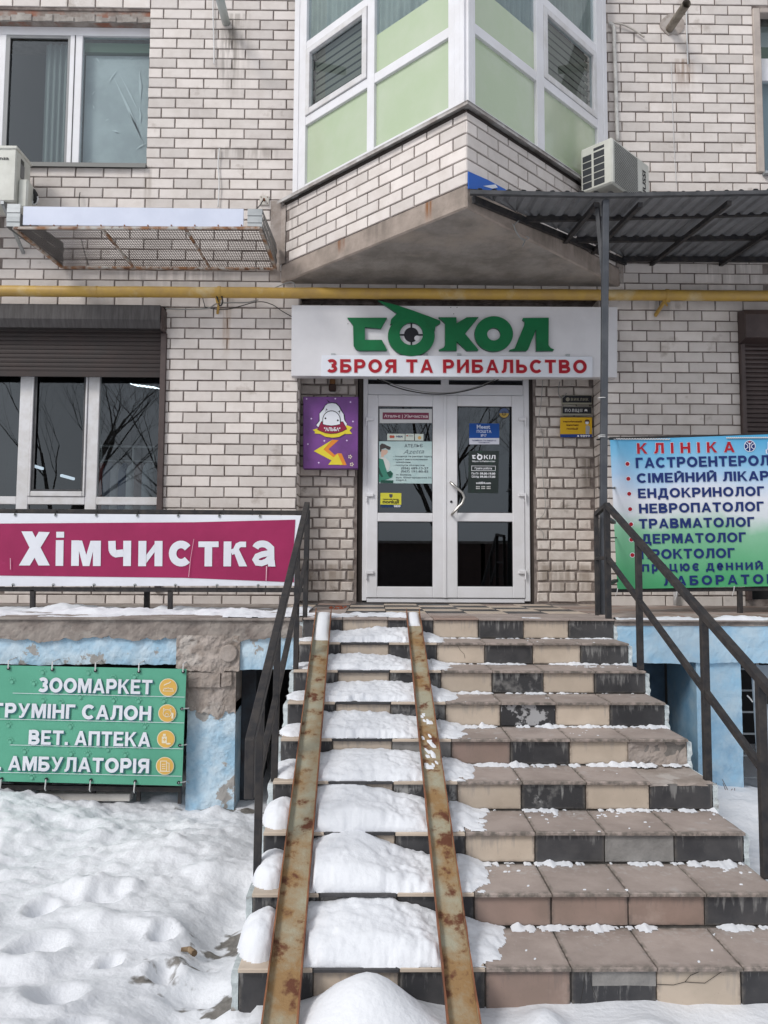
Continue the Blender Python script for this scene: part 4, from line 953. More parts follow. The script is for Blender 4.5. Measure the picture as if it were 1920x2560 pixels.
for i in range(31):
    x = at('a', 240, 500, yf+.12).x + (xm0 - at('a', 240, 500, yf+.12).x)*i/30; o_ = yf+.14+.015*math.sin(i*1.1); cu.v += [(x, o_, zb), (x, o_, ztp)]
for i in range(30): cu.f.append([2*i, 2*i+2, 2*i+3, 2*i+1]); cu.m.append(0)
cu.build('curtain', mat('tulle', (.20, .22, .22), .9), wl, smooth=True, fix=False)
sl = MB(); sl.box(-4.6, W-.035, zb-.018, -2.895, yf+.03, zb-.004); sl.box(-4.6, W-.038, zb-.045, -2.895, W-.033, zb-.004); sl.build('sill', mat('zinc_sill', (.20, .20, .19), .6), wl)
lt = MB(); lt.box(-4.6, W+.02, zt, -2.9, yf+.2, zt+.32); lt.build('lintel', mat('lintel_board', (.20, .16, .14), .9, c2=(.34, .30, .27), nscale=7, c3=(.26, .11, .07), n3=5, thr3=(.5, .65)), wl)
gl_ = MB()
for k in range(26): 
    x = -4.6+k*.068; gl_.box(x, W+.012-.006*math.sin(k*2.1), zt-.005, x+.07, W+.03, zt+.055+.02*math.sin(k*1.3))
gl_.build('foam_bead', mat('foam', (.25, .22, .20), .95, c2=(.4, .37, .34), nscale=9), wl)
MB().box(-4.7, yf+.6, zb-.1, -2.85, yf+.62, ztp+.2).build('room_back', DARKROOM, wl)
# ---- upper right window
ox = openings[1]
X0, Z0, Z1 = ox[0], ox[2], ox[3]
sr = MB(); pw = at('c', 1625, 500, W).x - X0
sr.box(X0, W-.02, Z0, X0+pw, W+.08, Z1-.0); sr.box(X0+pw+.002, W-.018, Z1-.05, 4.4, W+.08, Z1); sr = sr.build('window', mat('plaster_surround', (.47, .41, .37), .9, c2=(.38, .33, .3), nscale=5, bump=.4), bld, bev=.008)
sr['label'] = 'window with thick plastered surround at the right'
X1 = X0+pw
MB().box(X1, W+.10, Z0, X1+.03, W+.16, Z1-.05).build('frame', WPVC, sr)
MB().box(X1+.03, W+.10, at('c', 1650, 440, W+.1).z, 4.4, W+.16, at('c', 1650, 320, W+.1).z).build('frame', WPVC, sr)
MB().box(X1, W+.13, Z0, 4.4, W+.136, Z1).build('pane', PANE_U, sr)
MB().box(X1, W+.25, Z0, 4.4, W+.255, at('c', 1650, 440, W+.2).z).build('blind', mat('blue_grey_blind', (.28, .35, .40), .8), sr)
MB().box(X1, W+.25, at('c', 1650, 320, W+.2).z, 4.4, W+.255, at('c', 1650, 240, W+.2).z).build('blind', mat('green_blind', (.08, .12, .05), .8), sr)
MB().box(X1, W+.25, at('c', 1650, 240, W+.2).z, 4.4, W+.255, Z1).build('blind', mat('grey_blind', (.4, .41, .4), .8), sr)
MB().box(at('c', 1628, 950, W).x, W-.06, Z0-.03, 4.4, W+.1, Z0-.005).build('sill', GALV, sr)
MB().box(X1-.2, W+.5, Z0-.1, 4.5, W+.52, Z1+.1).build('room_back', DARKROOM, sr)

# ---- shop window with roller shutter, lower left
y0s = W+.11
S_ = lambda x, y, Y=y0s: at('d', x, y, Y)
shut = MB(); zb_, zt_ = S_(400, 212, W-.14).z, S_(400, 132, W-.14).z
bx1 = at('d', 875, 180, W-.14).x
rs = MB(); rs.prism([(-5.3, W+.02, at('d', 400, 265, W-.02).z), (-5.3, W-.10, at('d', 400, 262, W-.10).z), (-5.3, W-.14, zb_), (-5.3, W-.14, zt_), (-5.3, W+.02, zt_+.005)], (bx1+5.3, 0, 0))
rs = rs.build('roller_shutter', mat('shutter_box', (.050, .045, .045), .6, c2=(.075, .070, .070), nscale=6, stretch=(9, 1, 1), spec=.3), bld, bev=.004); rs['label'] = 'brown roller shutter half lowered over the left shop window'
eb = MB(); eb.box(bx1-.001, W-.135, zb_-.10, at('d', 905, 180, W).x+.012, W+.012, zt_-.01); eb.build('end_box', BROWN, rs, bev=.012)
xg0, xg1 = at('d', 872, 600, W-.02).x, at('d', 903, 600, W-.02).x
MB().box(xg0, W-.035, .1, xg1, W+.03, zb_-.09).build('guide_rail', BROWN, rs, bev=.004)
zz = S_(400, 500, W+.02).z; k = 0; ztop_s = S_(400, 262, W+.02).z
while zz < ztop_s + .05:
    m_ = MB(); x1_ = xg0; 
    m_.prism([(-5.3, W+.024, zz), (-5.3, W+.018, zz+.003), (-5.3, W+.0155, zz+.02), (-5.3, W+.018, zz+.0385), (-5.3, W+.024, zz+.0415)], (x1_+5.3, 0, 0))
    m_.build('slat', BROWN2, rs); zz += .042; k += 1
MB().box(-5.3, W+.008, S_(400, 500, W+.02).z-.05, xg0, W+.03, S_(400, 500, W+.02).z-.001).build('bottom_bar', BROWN2, rs)
zs0, zs1 = .50, S_(400, 505).z + .04
zr = [S_(300, 1182).z, S_(300, 1225).z]
mx_ = [S_(108, 800).x, S_(165, 800).x, S_(180, 800).x, S_(462, 800).x, S_(475, 800).x, S_(537, 800).x, S_(850, 800).x]
sw = window('window', 0, 0, 0, 0, y0s, [(mx_[0]-.01, mx_[1], zs0, zs1), (mx_[4], mx_[5], zs0, zs1), (-5.3, mx_[0]-.01, zr[1], zr[0]), (mx_[1], mx_[4], zr[1], zr[0]), (mx_[5], mx_[6]+.03, zr[1], zr[0])],
            [(-5.3, mx_[0], zr[0], zs1, PANE), (mx_[2], mx_[3], zr[0]+.05, zs1, PANE_D), (mx_[5], mx_[6]+.03, zr[0], zs1, PANE), (-5.3, mx_[0], zs0, zr[1], PANE), (mx_[1], mx_[4], zs0, zr[1], PANE_D), (mx_[5], mx_[6]+.03, zs0, zr[1], PANE)], m=WPVC_D, label='dry cleaner shop window with white frame')
mb = MB()
for a, b, c, d in ((mx_[1], mx_[2], zr[0]+.0, zs1), (mx_[3], mx_[4], zr[0]+.0, zs1), (mx_[2], mx_[3], zr[0], zr[0]+.05)): mb.box(a+.002, y0s-.012, c+.002, b-.002, y0s+.03, d)
mb.build('sash', WPVC_D, sw, bev=.004)
ms = MB(); ms.box(mx_[2], y0s+.004, zr[0]+.05, mx_[2]+.025, y0s+.012, zs1); ms.box(mx_[3]-.02, y0s+.004, zr[0]+.05, mx_[3], y0s+.012, zs1); ms.box(mx_[2]+.026, y0s+.004, zr[0]+.05, mx_[3]-.021, y0s+.012, zr[0]+.07); ms.build('sash_seal', DKGREY, sw)
# room behind the shop window
rb = MB(); a = (-5.6, W+.24, .0); rb.poly([(-5.6, 5.2, 0), (-1.6, 5.2, 0), (-1.6, 5.2, 2.9), (-5.6, 5.2, 2.9)]); rb.poly([(-5.6, W+.3, 0), (-1.6, W+.3, 0), (-1.6, 5.2, 0), (-5.6, 5.2, 0)]); rb.poly([(-5.6, W+.3, 2.9), (-1.6, W+.3, 2.9), (-1.6, 5.2, 2.9), (-5.6, 5.2, 2.9)]); rb.poly([(-1.6, W+.3, 0), (-1.6, 5.2, 0), (-1.6, 5.2, 2.9), (-1.6, W+.3, 2.9)]); rb.poly([(-5.6, W+.3, 0), (-5.6, 5.2, 0), (-5.6, 5.2, 2.9), (-5.6, W+.3, 2.9)])
rb.poly([(-2.62, W+.29, 0), (-1.6, W+.29, 0), (-1.6, W+.29, 2.9), (-2.62, W+.29, 2.9)])
rb.build('shop_room', mat('shop_room', (.055, .055, .06), .9), bld, fix=False)
# ---- closed shutter, lower right
ox = openings[3]; xr0 = ox[0]
sh = MB(); zt_ = ox[3]; sh.prism([(xr0, W+.02, zt_-.005), (xr0, W-.13, zt_-.03), (xr0, W-.15, zt_-.08), (xr0, W-.15, zt_-.30), (xr0, W+.02, zt_-.33)], (3, 0, 0)); sh = sh.build('roller_shutter', BROWN, bld, bev=.006); sh['label'] = 'closed brown roller shutter at the right'
xg = at('f', 1520, 600, W-.03).x
MB().box(xr0+.0, W-.05, .05, xg, W+.04, zt_-.331).build('guide_rail', BROWN, sh, bev=.004)
z_ = at('f', 1600, 1975, W).z + .36
while z_ < zt_-.3:
    m_ = MB(); m_.prism([(xg, W+.015, z_), (xg, W+.004, z_+.005), (xg, W-.002, z_+.02), (xg, W+.004, z_+.037), (xg, W+.015, z_+.042)], (2.2, 0, 0)); m_.build('slat', BROWN, sh); z_ += .0435
MB().box(xg-.02, W+.16, 0, 4.5, W+.2, zt_).build('shop_room', VOID, bld)
# ---- entrance door
YD = 2.335
E_ = lambda x, y, Y=YD: at('e', x, y, Y)
xa, xb = E_(545, 1300).x, E_(1645, 1300).x
xl_, xmid, xr_ = E_(573, 1300).x, E_(1087, 1300).x, E_(1610, 1300).x
zbot = .045; zlt = E_(800, 752).z; zft = E_(800, 640).z + .05
mb = MB()
mb.box(xa, YD+.01, zbot-.03, xl_+.004, YD+.08, zft); mb.box(xr_-.004, YD+.01, zbot-.03, xb, YD+.08, zft)
mb.box(xl_+.005, YD+.012, zlt-.002, xr_-.005, YD+.08, E_(800, 684).z); mb.box(xl_+.005, YD+.012, E_(800, 650).z, xr_-.005, YD+.08, zft)
mb.box(E_(1062, 670).x, YD+.013, E_(800, 684).z, E_(1113, 670).x, YD+.08, E_(800, 650).z)
mb.box(xl_+.005, YD+.012, 0, xr_-.005, YD+.07, zbot-.006)
df = mb.build('door_frame', WPVC, bld, bev=.004)
MB().box(xl_, YD+.04, E_(800, 690).z, xr_, YD+.05, E_(800, 640).z).build('pane', PANE_D, df)
for sx in (xa-.045, xb): MB().box(sx, YD+.03, 0, sx+.045, YD+.075, zft).build('jamb_gap', mat('dark_gap', (.05, .04, .035), .95), df)
def leaf(x0, x1, pa_, pb_, name, hx, label):
    """pa_, pb_: upper and lower pane rectangles in the photo"""
    U = [E_(*pa_[:2]), E_(*pa_[2:])]; L2 = [E_(*pb_[:2]), E_(*pb_[2:])]
    px0, px1 = (U[0].x+L2[0].x)/2, (U[1].x+L2[1].x)/2
    mb = MB(); z0, z1 = zbot, zlt-.006
    mb.box(x0, YD, z0, px0, YD+.06, z1); mb.box(px1, YD, z0, x1, YD+.06, z1)
    mb.box(px0, YD+.0005, U[0].z, px1, YD+.06, z1); mb.box(px0, YD+.0005, L2[0].z, px1, YD+.06, U[1].z); mb.box(px0, YD+.0005, z0, px1, YD+.06, L2[1].z)
    o = mb.build('door_leaf', WPVC, bld, bev=.005); o['label'] = label
    for t, b in ((U[0].z, U[1].z), (L2[0].z, L2[1].z)):
        MB().box(px0, YD+.022, b, px1, YD+.03, t).build('pane', PANE_D, o)
        g = MB()
        for q in ((px0, px0+.006, b, t), (px1-.006, px1, b, t), (px0+.006, px1-.006, t-.006, t), (px0+.006, px1-.006, b, b+.006)): g.box(q[0], YD+.012, q[2], q[1], YD+.022, q[3])
        g.build('gasket', BLACKT, o)
    for hy in (915, 1415, 1925):
        h = E_(hx, hy, YD-.02); sgn = 1 if hx < 1000 else -1; g = MB()
        g.box(h.x-.038, YD-.022, h.z-.016, h.x+.038, YD+.001, h.z+.016)
        g.tube([(h.x-sgn*.03, YD-.016, h.z-.07), (h.x-sgn*.03, YD-.016, h.z+.02)], .009, 8); g.build('hinge', WPVC, o, bev=.004)
    return o
lf = leaf(xl_, xmid-.003, (648, 830, 1008, 1535), (642, 1590, 1003, 2020), 'l', 590, 'left door leaf with paper notices')
rf = leaf(xmid+.003, xr_, (1167, 830, 1530, 1535), (1170, 1590, 1537, 2020), 'r', 1598, 'right door leaf with bent steel pull handle')
MB().box(xmid-.014, YD-.008, zbot, xmid+.014, YD-.0005, zlt-.01).build('astragal', WPVC, rf, bev=.003)
hd = MB(); YH = YD-.06
pts = [E_(1122, 1332, YD), E_(1125, 1335, YH), E_(1160, 1365, YH), E_(1200, 1400, YH), E_(1214, 1432, YH), E_(1200, 1470, YH), E_(1160, 1512, YH), E_(1132, 1543, YH), E_(1130, 1545, YD)]
hd.tube(pts, .0125, 10); hd.build('handle', mat('brushed_steel', (.55, .53, .5), .3, .9), rf, smooth=True)
lk = E_(1128, 1460, YD-.004); MB().tube([(lk.x, YD-.006, lk.z), (lk.x, YD+.002, lk.z)], .012, 12).build('lock', BLACKT, rf)
# hallway behind the door
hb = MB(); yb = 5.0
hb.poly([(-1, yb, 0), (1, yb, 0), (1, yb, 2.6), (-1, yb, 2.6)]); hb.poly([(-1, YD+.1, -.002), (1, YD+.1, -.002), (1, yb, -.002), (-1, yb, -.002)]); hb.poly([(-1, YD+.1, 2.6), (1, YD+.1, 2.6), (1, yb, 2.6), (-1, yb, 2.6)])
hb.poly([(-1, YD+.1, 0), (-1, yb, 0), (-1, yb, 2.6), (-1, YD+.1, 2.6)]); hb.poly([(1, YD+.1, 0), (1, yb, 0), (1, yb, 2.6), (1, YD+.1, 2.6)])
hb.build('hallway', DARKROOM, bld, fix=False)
# mass of the building behind the facade, keeps daylight out of the rooms
ms = MB()
for q in ((-6, 5.6, -1.3, 5.2, 5.7, 12), (-6, 2.5, 6.9, 5.2, 5.7, 7.0), (-6, W+.3, -1.3, -5.9, 5.7, 12), (5.1, W+.3, -1.3, 5.2, 5.7, 12), (-6, 2.5, 2.98, 5.2, 5.7, 3.05)): ms.box(*q)
ms.build('house_body', CONC, bld)
up_ = MB(); up_.box(-6, W, 6.62, 5.2, W+.3, 14); up_.build('upper_wall', BRICK, bld)

# ================================================================== things inside the dry cleaner's
LAMPW = emit('tube_lamp', (.85, .93, 1), 2.2)
for (ax, ay, bx, by, lab) in ((175, 1012, 235, 1030, 'left fluorescent tube glowing in the middle shop pane'), (332, 1066, 405, 1086, 'right fluorescent tube glowing in the middle shop pane')):
    a, b = at('d', ax, ay, W+1.6), at('d', bx, by, W+1.75)
    m_ = MB(); m_.bar(a, b, .032, .03); tag(m_.build('tube_lamp', LAMPW, bev=.005), lab, 'lamp', 'tube lamps in the dry cleaner shop')
clp = thing('ceiling_light', 'louvred bright ceiling light seen high in the right shop pane', 'lamp', at('d', 770, 572, W+1.2))
for k in range(6):
    a = at('d', 712+k*24, 566+k*3, W+1.0); m_ = MB(); m_.bar(a, a + Vector((.05, .12, .0)), .009, .008); m_.build('tube', LAMPW, clp)
ra = MB(); a, b = at('d', 530, 905, W+.75), at('d', 850, 912, W+.75); ra.tube([a, b], .012, 8)
for t in (.08, .62, .97): p = a.lerp(b, t); ra.tube([p, (p.x, p.y, .0)], .010, 8)
a2, b2 = at('d', 530, 985, W+.75), at('d', 850, 990, W+.75); ra.tube([a2, b2], .008, 8)
tag(ra.build('clothes_rack', GALV), 'chrome clothes rack behind the right shop pane', 'rack')
rg = random.Random(2)
cloth = [((.25, .07, .07), 'dark red shirt'), ((.20, .22, .28), 'grey coat'), ((.45, .46, .5), 'pale shirt in clear plastic'), ((.10, .13, .2), 'navy jacket'), ((.5, .52, .55), 'white dress'), ((.22, .17, .17), 'brown coat'), ((.35, .38, .42), 'silver grey blouse')]
for k, (c_l, nm) in enumerate(cloth):
    x = at('d', 560+k*42, 1000, W+.78).x; m_ = MB(); n = 12; zt_ = a2.z-.02; zb_ = zt_-.75
    for z, wd, dp in ((zt_, .015, .015), (zt_-.04, .05, .03), (zt_-.09, .085, .045), (zt_-.35, .075, .05), (zb_, .10, .06)):
        for i in range(n): an = 2*math.pi*i/n; m_.v.append((x+wd*math.cos(an)*(1+.12*math.sin(i*3+k)), W+.78+dp*math.sin(an)*2.5, z))
    for r in range(4):
        for i in range(n): m_.f.append([r*n+i, r*n+(i+1) % n, (r+1)*n+(i+1) % n, (r+1)*n+i]); m_.m.append(0)
    tag(m_.build('garment', flat('cloth_%d' % k, c_l, .8), smooth=True), nm + ' hanging on the rack behind the right shop pane', 'garment', 'clothes hanging in the dry cleaner shop')

# ================================================================== gas pipe
pY = W-.17; za = at('a', 500, 1597, pY).z; pipe = thing('gas_pipe', 'long yellow gas pipe running along the facade under the bay', 'pipe', (-4, pY, 2.8))
zl_ = at('D', 20, 630, pY).z; zr_ = at('D', 1640, 638, pY).z
p0, p1 = Vector((-5.4, pY, zl_-.0)), Vector((4.4, pY, zr_))
n = 60; MB().tube([p0.lerp(p1, i/n)+Vector((0, 0, .004*nz3(i*.4, 1, 1))) for i in range(n+1)], .050, 20).build('pipe_run', GAS, pipe, smooth=True)
def pz(x): return p0.lerp(p1, (x-p0.x)/(p1.x-p0.x))
for zz_, px in (('D', 474), ('D', 1440)):
    c = pz(at(zz_, px, 635, pY).x); g = MB()
    g.tube([c+Vector((-.014, 0, 0)), c+Vector((.014, 0, 0))], .056, 20); g.bar(c+Vector((0, .02, -.03)), (c.x-.05, W, c.z-.14), .02, .03); g.bar(c+Vector((.03, .0, -.055)), c+Vector((-.03, 0, -.055)), .02, .02)
    g.bar(c+Vector((-.03, 0, -.04)), c+Vector((-.01, -.03, -.11)), .02, .012); g.build('clamp', GAS, pipe)
for px in (210, 1290): c = pz(at('D', px, 635, pY).x); MB().tube([c-Vector((.006, 0, 0)), c+Vector((.006, 0, 0))], .053, 20).build('weld_seam', GAS, pipe, smooth=False)
# wires tied round the pipe
def cable(pts, r, m, label, name='cable', grp=None, cat='cable', k=6):
    P = [Vector(p) for p in pts]; out = []
    for i in range(len(P)-1):
        a = P[max(i-1, 0)]; b = P[i]; c = P[i+1]; d = P[min(i+2, len(P)-1)]
        for s in range(8):
            t = s/8; out.append(.5*((2*b)+(c-a)*t+(2*a-5*b+4*c-d)*t*t+(3*b-a-3*c+d)*t**3))
    out.append(P[-1]); mb = MB(); mb.tube(out, r, k); return tag(mb.build(name, m, smooth=True), label, cat, grp)
GREYC = flat('grey_cable', (.30, .30, .29)); BLKC = flat('black_cable', (.03, .03, .03)); WHC = flat('white_cable', (.62, .62, .62))
Yc = W-.03
cable([at('d', *p, Yc) for p in ((900, 155), (1000, 160), (1130, 155), (1185, 128), (1250, 124), (1350, 122), (1410, 108))], .006, GREYC, 'pale cable sagging along the wall below the gas pipe clamp')
cable([at('d', *p, Yc) for p in ((1100, 70), (1115, 130), (1130, 150), (1240, 160), (1400, 120), (1480, 132), (1540, 170), (1592, 200))], .004, BLKC, 'thin dark cable looping from the gas pipe to the shop sign')
cable([at('d', *p, Yc-.16) for p in ((1192, 45), (1182, 75), (1190, 110), (1200, 140), (1215, 120), (1205, 60))], .007, BLKC, 'black wire tied round the gas pipe above the dry cleaner')
cable([at('d', *p, Yc-.1) for p in ((1460, 60), (1530, 30), (1580, 12), (1605, 20), (1612, 60))], .005, GREYC, 'pale loop of wire where the bay slab meets the wall')

# ================================================================== shop sign
Ys = W-.12
def ptsY(z, lst, Y): return [at(z, x, y, Y) for x, y in lst]
sgn = thing('shop_sign', 'wide white shop sign with raised green letters above the entrance', 'sign', (0, Ys, 2.4))
q = ptsY('D', [(629, 812), (1333, 815), (1334, 663), (630, 659)], Ys); m_ = MB(); m_.prism(q, (0, .10, 0)); m_.build('sign_panel', SIGNW, sgn, bev=.003)
def letter(lst, label, z='r', d=.035, Y=Ys):
    m_ = MB(); m_.prism(ptsY(z, lst, Y-d), (0, d-.001, 0)); o = m_.build('letter', [GREENP, GREENP_S], sgn, bev=.0015)
    for p in o.data.polygons: p.material_index = 0 if abs(p.normal.y) > .6 else 1
    return o
letter([(55, 163), (355, 163), (308, 246), (188, 235), (188, 330), (315, 330), (355, 405), (350, 412), (150, 412), (118, 400), (102, 372), (98, 220), (72, 185)], None)
def ring(cx, cy, rx, ry, ix, iy, icx, icy, name='letter', m=GREENP, d=.035, n=48, outer=None):
    mb = MB(); 
    for i in range(n):
        a = 2*math.pi*i/n
        o_ = outer(a) if outer else (cx+rx*math.cos(a), cy+ry*math.sin(a))
        p_ = (icx+ix*math.cos(a), icy+iy*math.sin(a))
        for q_, dy in ((o_, -d), (p_, -d), (p_, -.001), (o_, -.001)): mb.v.append(tuple(at('r', q_[0], q_[1], Ys-d) + Vector((0, d+dy, 0))))
    for i in range(n):
        a, b = i*4, ((i+1) % n)*4
        mb.f.append([a, b, b+1, a+1]); mb.m.append(0); mb.f.append([a+1, b+1, b+2, a+2]); mb.m.append(1); mb.f.append([a+3, a, b, b+3][::-1]); mb.m.append(1)
    return mb.build(name, [m, GREENP_S], sgn)
ring(1160, 285, 145, 133, 50, 48, 1160, 287)
ring(538, 300, 177, 153, 88, 85, 538, 285)
letter([(285, 32), (430, 130), (385, 175), (378, 215), (500, 158), (620, 190), (716, 262), (722, 225), (758, 203), (755, 185), (690, 160), (560, 112), (430, 68)], None, d=.0365)
letter([(742, 160), (878, 160), (880, 205), (955, 160), (1045, 158), (943, 283), (1045, 405), (1040, 412), (955, 412), (880, 342), (880, 412), (748, 412), (745, 405), (782, 388), (792, 370), (792, 205), (772, 185)], None)
letter([(1380, 165), (1575, 163), (1573, 370), (1590, 392), (1615, 402), (1610, 412), (1480, 414), (1480, 250), (1420, 400), (1405, 414), (1275, 414), (1280, 405), (1318, 395), (1392, 215), (1392, 190), (1375, 178)], None)
e = MB()
for i in range(32):
    pass
cc = [(538+55*math.cos(2*math.pi*i/32), 292+55*math.sin(2*math.pi*i/32)) for i in range(32)]
e.prism(ptsY('r', cc, Ys-.006), (0, .0045, 0)); e.build('target_disc', BLACKT, sgn)
e = MB()
for a in ((532, 195, 544, 245), (532, 335, 544, 375), (448, 287, 490, 298), (588, 287, 628, 298)): e.prism(ptsY('r', [(a[0], a[1]), (a[2], a[1]), (a[2], a[3]), (a[0], a[3])], Ys-.008), (0, .006, 0))
e.build('crosshair', BLACKT, sgn)
cc = [(582+22*math.cos(2*math.pi*i/20), 318+20*math.sin(2*math.pi*i/20)) for i in range(20)]
e = MB(); e.prism(ptsY('r', cc, Ys-.0085), (0, .002, 0)); e.build('target_notch', SIGNW, sgn)
for px, py in ((60, 210), (835, 87), (882, 87), (857, 135)): c = at('r', px, py, Ys); MB().tube([(c.x, c.y-.003, c.z), (c.x, c.y+.002, c.z)], .004, 8).build('screw', BLACKT, sgn)
for px, py in ((350, 490), (1180, 492), (960, 492)):
    c = at('e', px, py, Ys-.006); MB().box(c.x-.02, Ys-.012, c.z-.012, c.x+.02, Ys-.001, c.z+.01).build('bracket', GALV, sgn, bev=.002)
c = at('f', 438, 458, Ys-.006); MB().box(c.x-.02, Ys-.012, c.z-.012, c.x+.02, Ys-.001, c.z+.01).build('bracket', GALV, sgn, bev=.002)
st2 = thing('sign_strip', 'white sign strip with red capitals hanging below the green letters', 'sign', (0, Ys-.02, 2.2))
q = ptsY('D', [(693, 812.5), (1280, 815), (1280, 770), (695, 767)], Ys-.03); m_ = MB(); m_.prism(q, (0, .028, 0)); m_.build('strip_panel', VINW, st2, bev=.002)
pk = flat('pale_pink_halo', (.80, .62, .62))
A_t, B_t = at('D', 706, 804.5, Ys-.0315), at('D', 1267, 806, Ys-.0315)
hcap = (at('D', 706, 776.5, Ys-.0315).z - A_t.z)
stroke_text('ЗБРОЯ ТА РИБАЛЬСТВО', A_t, B_t, hcap, pk, st2, 'letter_halo', grow=.05, gap=.27, space=.5)
stroke_text('ЗБРОЯ ТА РИБАЛЬСТВО', A_t + Vector((0, -.003, 0)), B_t + Vector((0, -.003, 0)), hcap, REDT, st2, 'lettering', gap=.24, space=.5, th=.2, grow=.015)
sag = [at('e', *p, YD-.08) for p in ((640, 652), (720, 690), (830, 725), (960, 748), (1090, 750), (1200, 735), (1330, 700), (1440, 655))]
cable(sag, .0055, BLKC, 'black cable bundle sagging in front of the door transom', grp=None)
cable([p + Vector((.0, -.012, .012 + .006*math.sin(i))) for i, p in enumerate(sag)], .004, GREYC, 'grey wire twisted along the sagging black cable above the doors')

# ================================================================== banners and their frames
def frame_bars(name, label, segs, grp=None, m=BLACKM, wd=.04, cat='railing', loc=(0, 0, 0)):
    t = thing(name, label, cat, loc, grp)
    for nm, a, b, w_ in segs: MB().bar(a, b, w_ or wd, up=(0, 1, 0)).build(nm, m, t, bev=.003)
    return t
YL = .8; La, Lb = at('d', 0, 1262, YL), at('d', 1628, 1270, YL)
zt_, zb_ = La.z, at('d', 800, 1692, YL).z
L0 = (-4.6, YL, zt_); 
frame_bars('guard_frame', 'black steel frame carrying the magenta banner on the left terrace', [
    ('rail', L0, (-1.215, YL, Lb.z), .034), ('rail', (-4.6, YL, zb_), (-1.225, YL, at('d', 1600, 1692, YL).z), .034),
    ('post', (-1.215, YL, 0), (-1.205, YL, Lb.z+.02), .036), ('post', (at('g', 180, 100, YL).x, YL, -.006), (at('g', 180, 30, YL).x, YL, zb_), .034),
    ('post', (at('g', 930, 100, YL).x, YL, -.006), (at('g', 930, 30, YL).x, YL, zb_), .034), ('post', (at('g', 850, 100, YL+.5).x, YL+.25, -.006), (at('g', 850, 30, YL+.5).x, YL+.25, zb_), .04)], loc=(-3, YL, 0))
def sheet_banner(corners, m, nx, ny, wav, name='vinyl_sheet', parent=None, seed=0, uvc=None):
    a, b, c, d = [Vector(p) for p in corners]      # tl,tr,br,bl
    mb = MB()
    for j in range(ny+1):
        for i in range(nx+1):
            u, v = i/nx, j/ny; p = (a*(1-u)+b*u)*(1-v) + (d*(1-u)+c*u)*v
            mb.v.append((p.x, p.y - wav*(.5+.5*nz3(u*5, v*2, seed))*math.sin(math.pi*v)*.6, p.z))
    for j in range(ny):
        for i in range(nx): k = j*(nx+1)+i; mb.f.append([k, k+1, k+nx+2, k+nx+1][::-1]); mb.m.append(0)
    return mb.build(name, m, parent, smooth=True, fix=False)
def eyelets(par, pts, dz, Y, m1=None, l=.06, dirv=(0, 0, 1)):
    for p in pts:
        e_ = MB(); e_.tube([(p.x, Y-.006, p.z), (p.x, Y+.001, p.z)], .011, 12); e_.build('eyelet', m1 or GALV, par)
        e_ = MB(); d = Vector(dirv)*l; e_.tube([(p.x, Y-.010, p.z), (p.x+d.x*.6, Y-.012, p.z+d.z*.6), (p.x+d.x, Y+.012, p.z+d.z)], .0035, 6); e_.build('tie', BLKC, par)
Yb = YL-.03
ban = thing('banner', 'magenta and white vinyl banner with large white lettering on the left terrace', 'banner', (-2.5, Yb, .1))
tl = at('d', 0, 1272, Yb); tl2 = Vector((-4.5, Yb, tl.z)); tr_ = at('d', 1648, 1285, Yb); br_ = at('d', 1615, 1668, Yb); bl_ = Vector((-4.5, Yb, at('d', 0, 1676, Yb).z))
tr_.x = min(tr_.x, -1.235)
sheet_banner([tl2, tr_, br_, bl_], VINW, 60, 8, .0, parent=ban)
q = ptsY('d', [(0, 1338), (1060, 1322), (1612, 1308), (1602, 1480), (1604, 1650), (1000, 1625), (0, 1608)], Yb-.003); q[0].x = q[-1].x = -4.5
MB().poly(q).build('magenta_field', MAG, ban, fix=False)
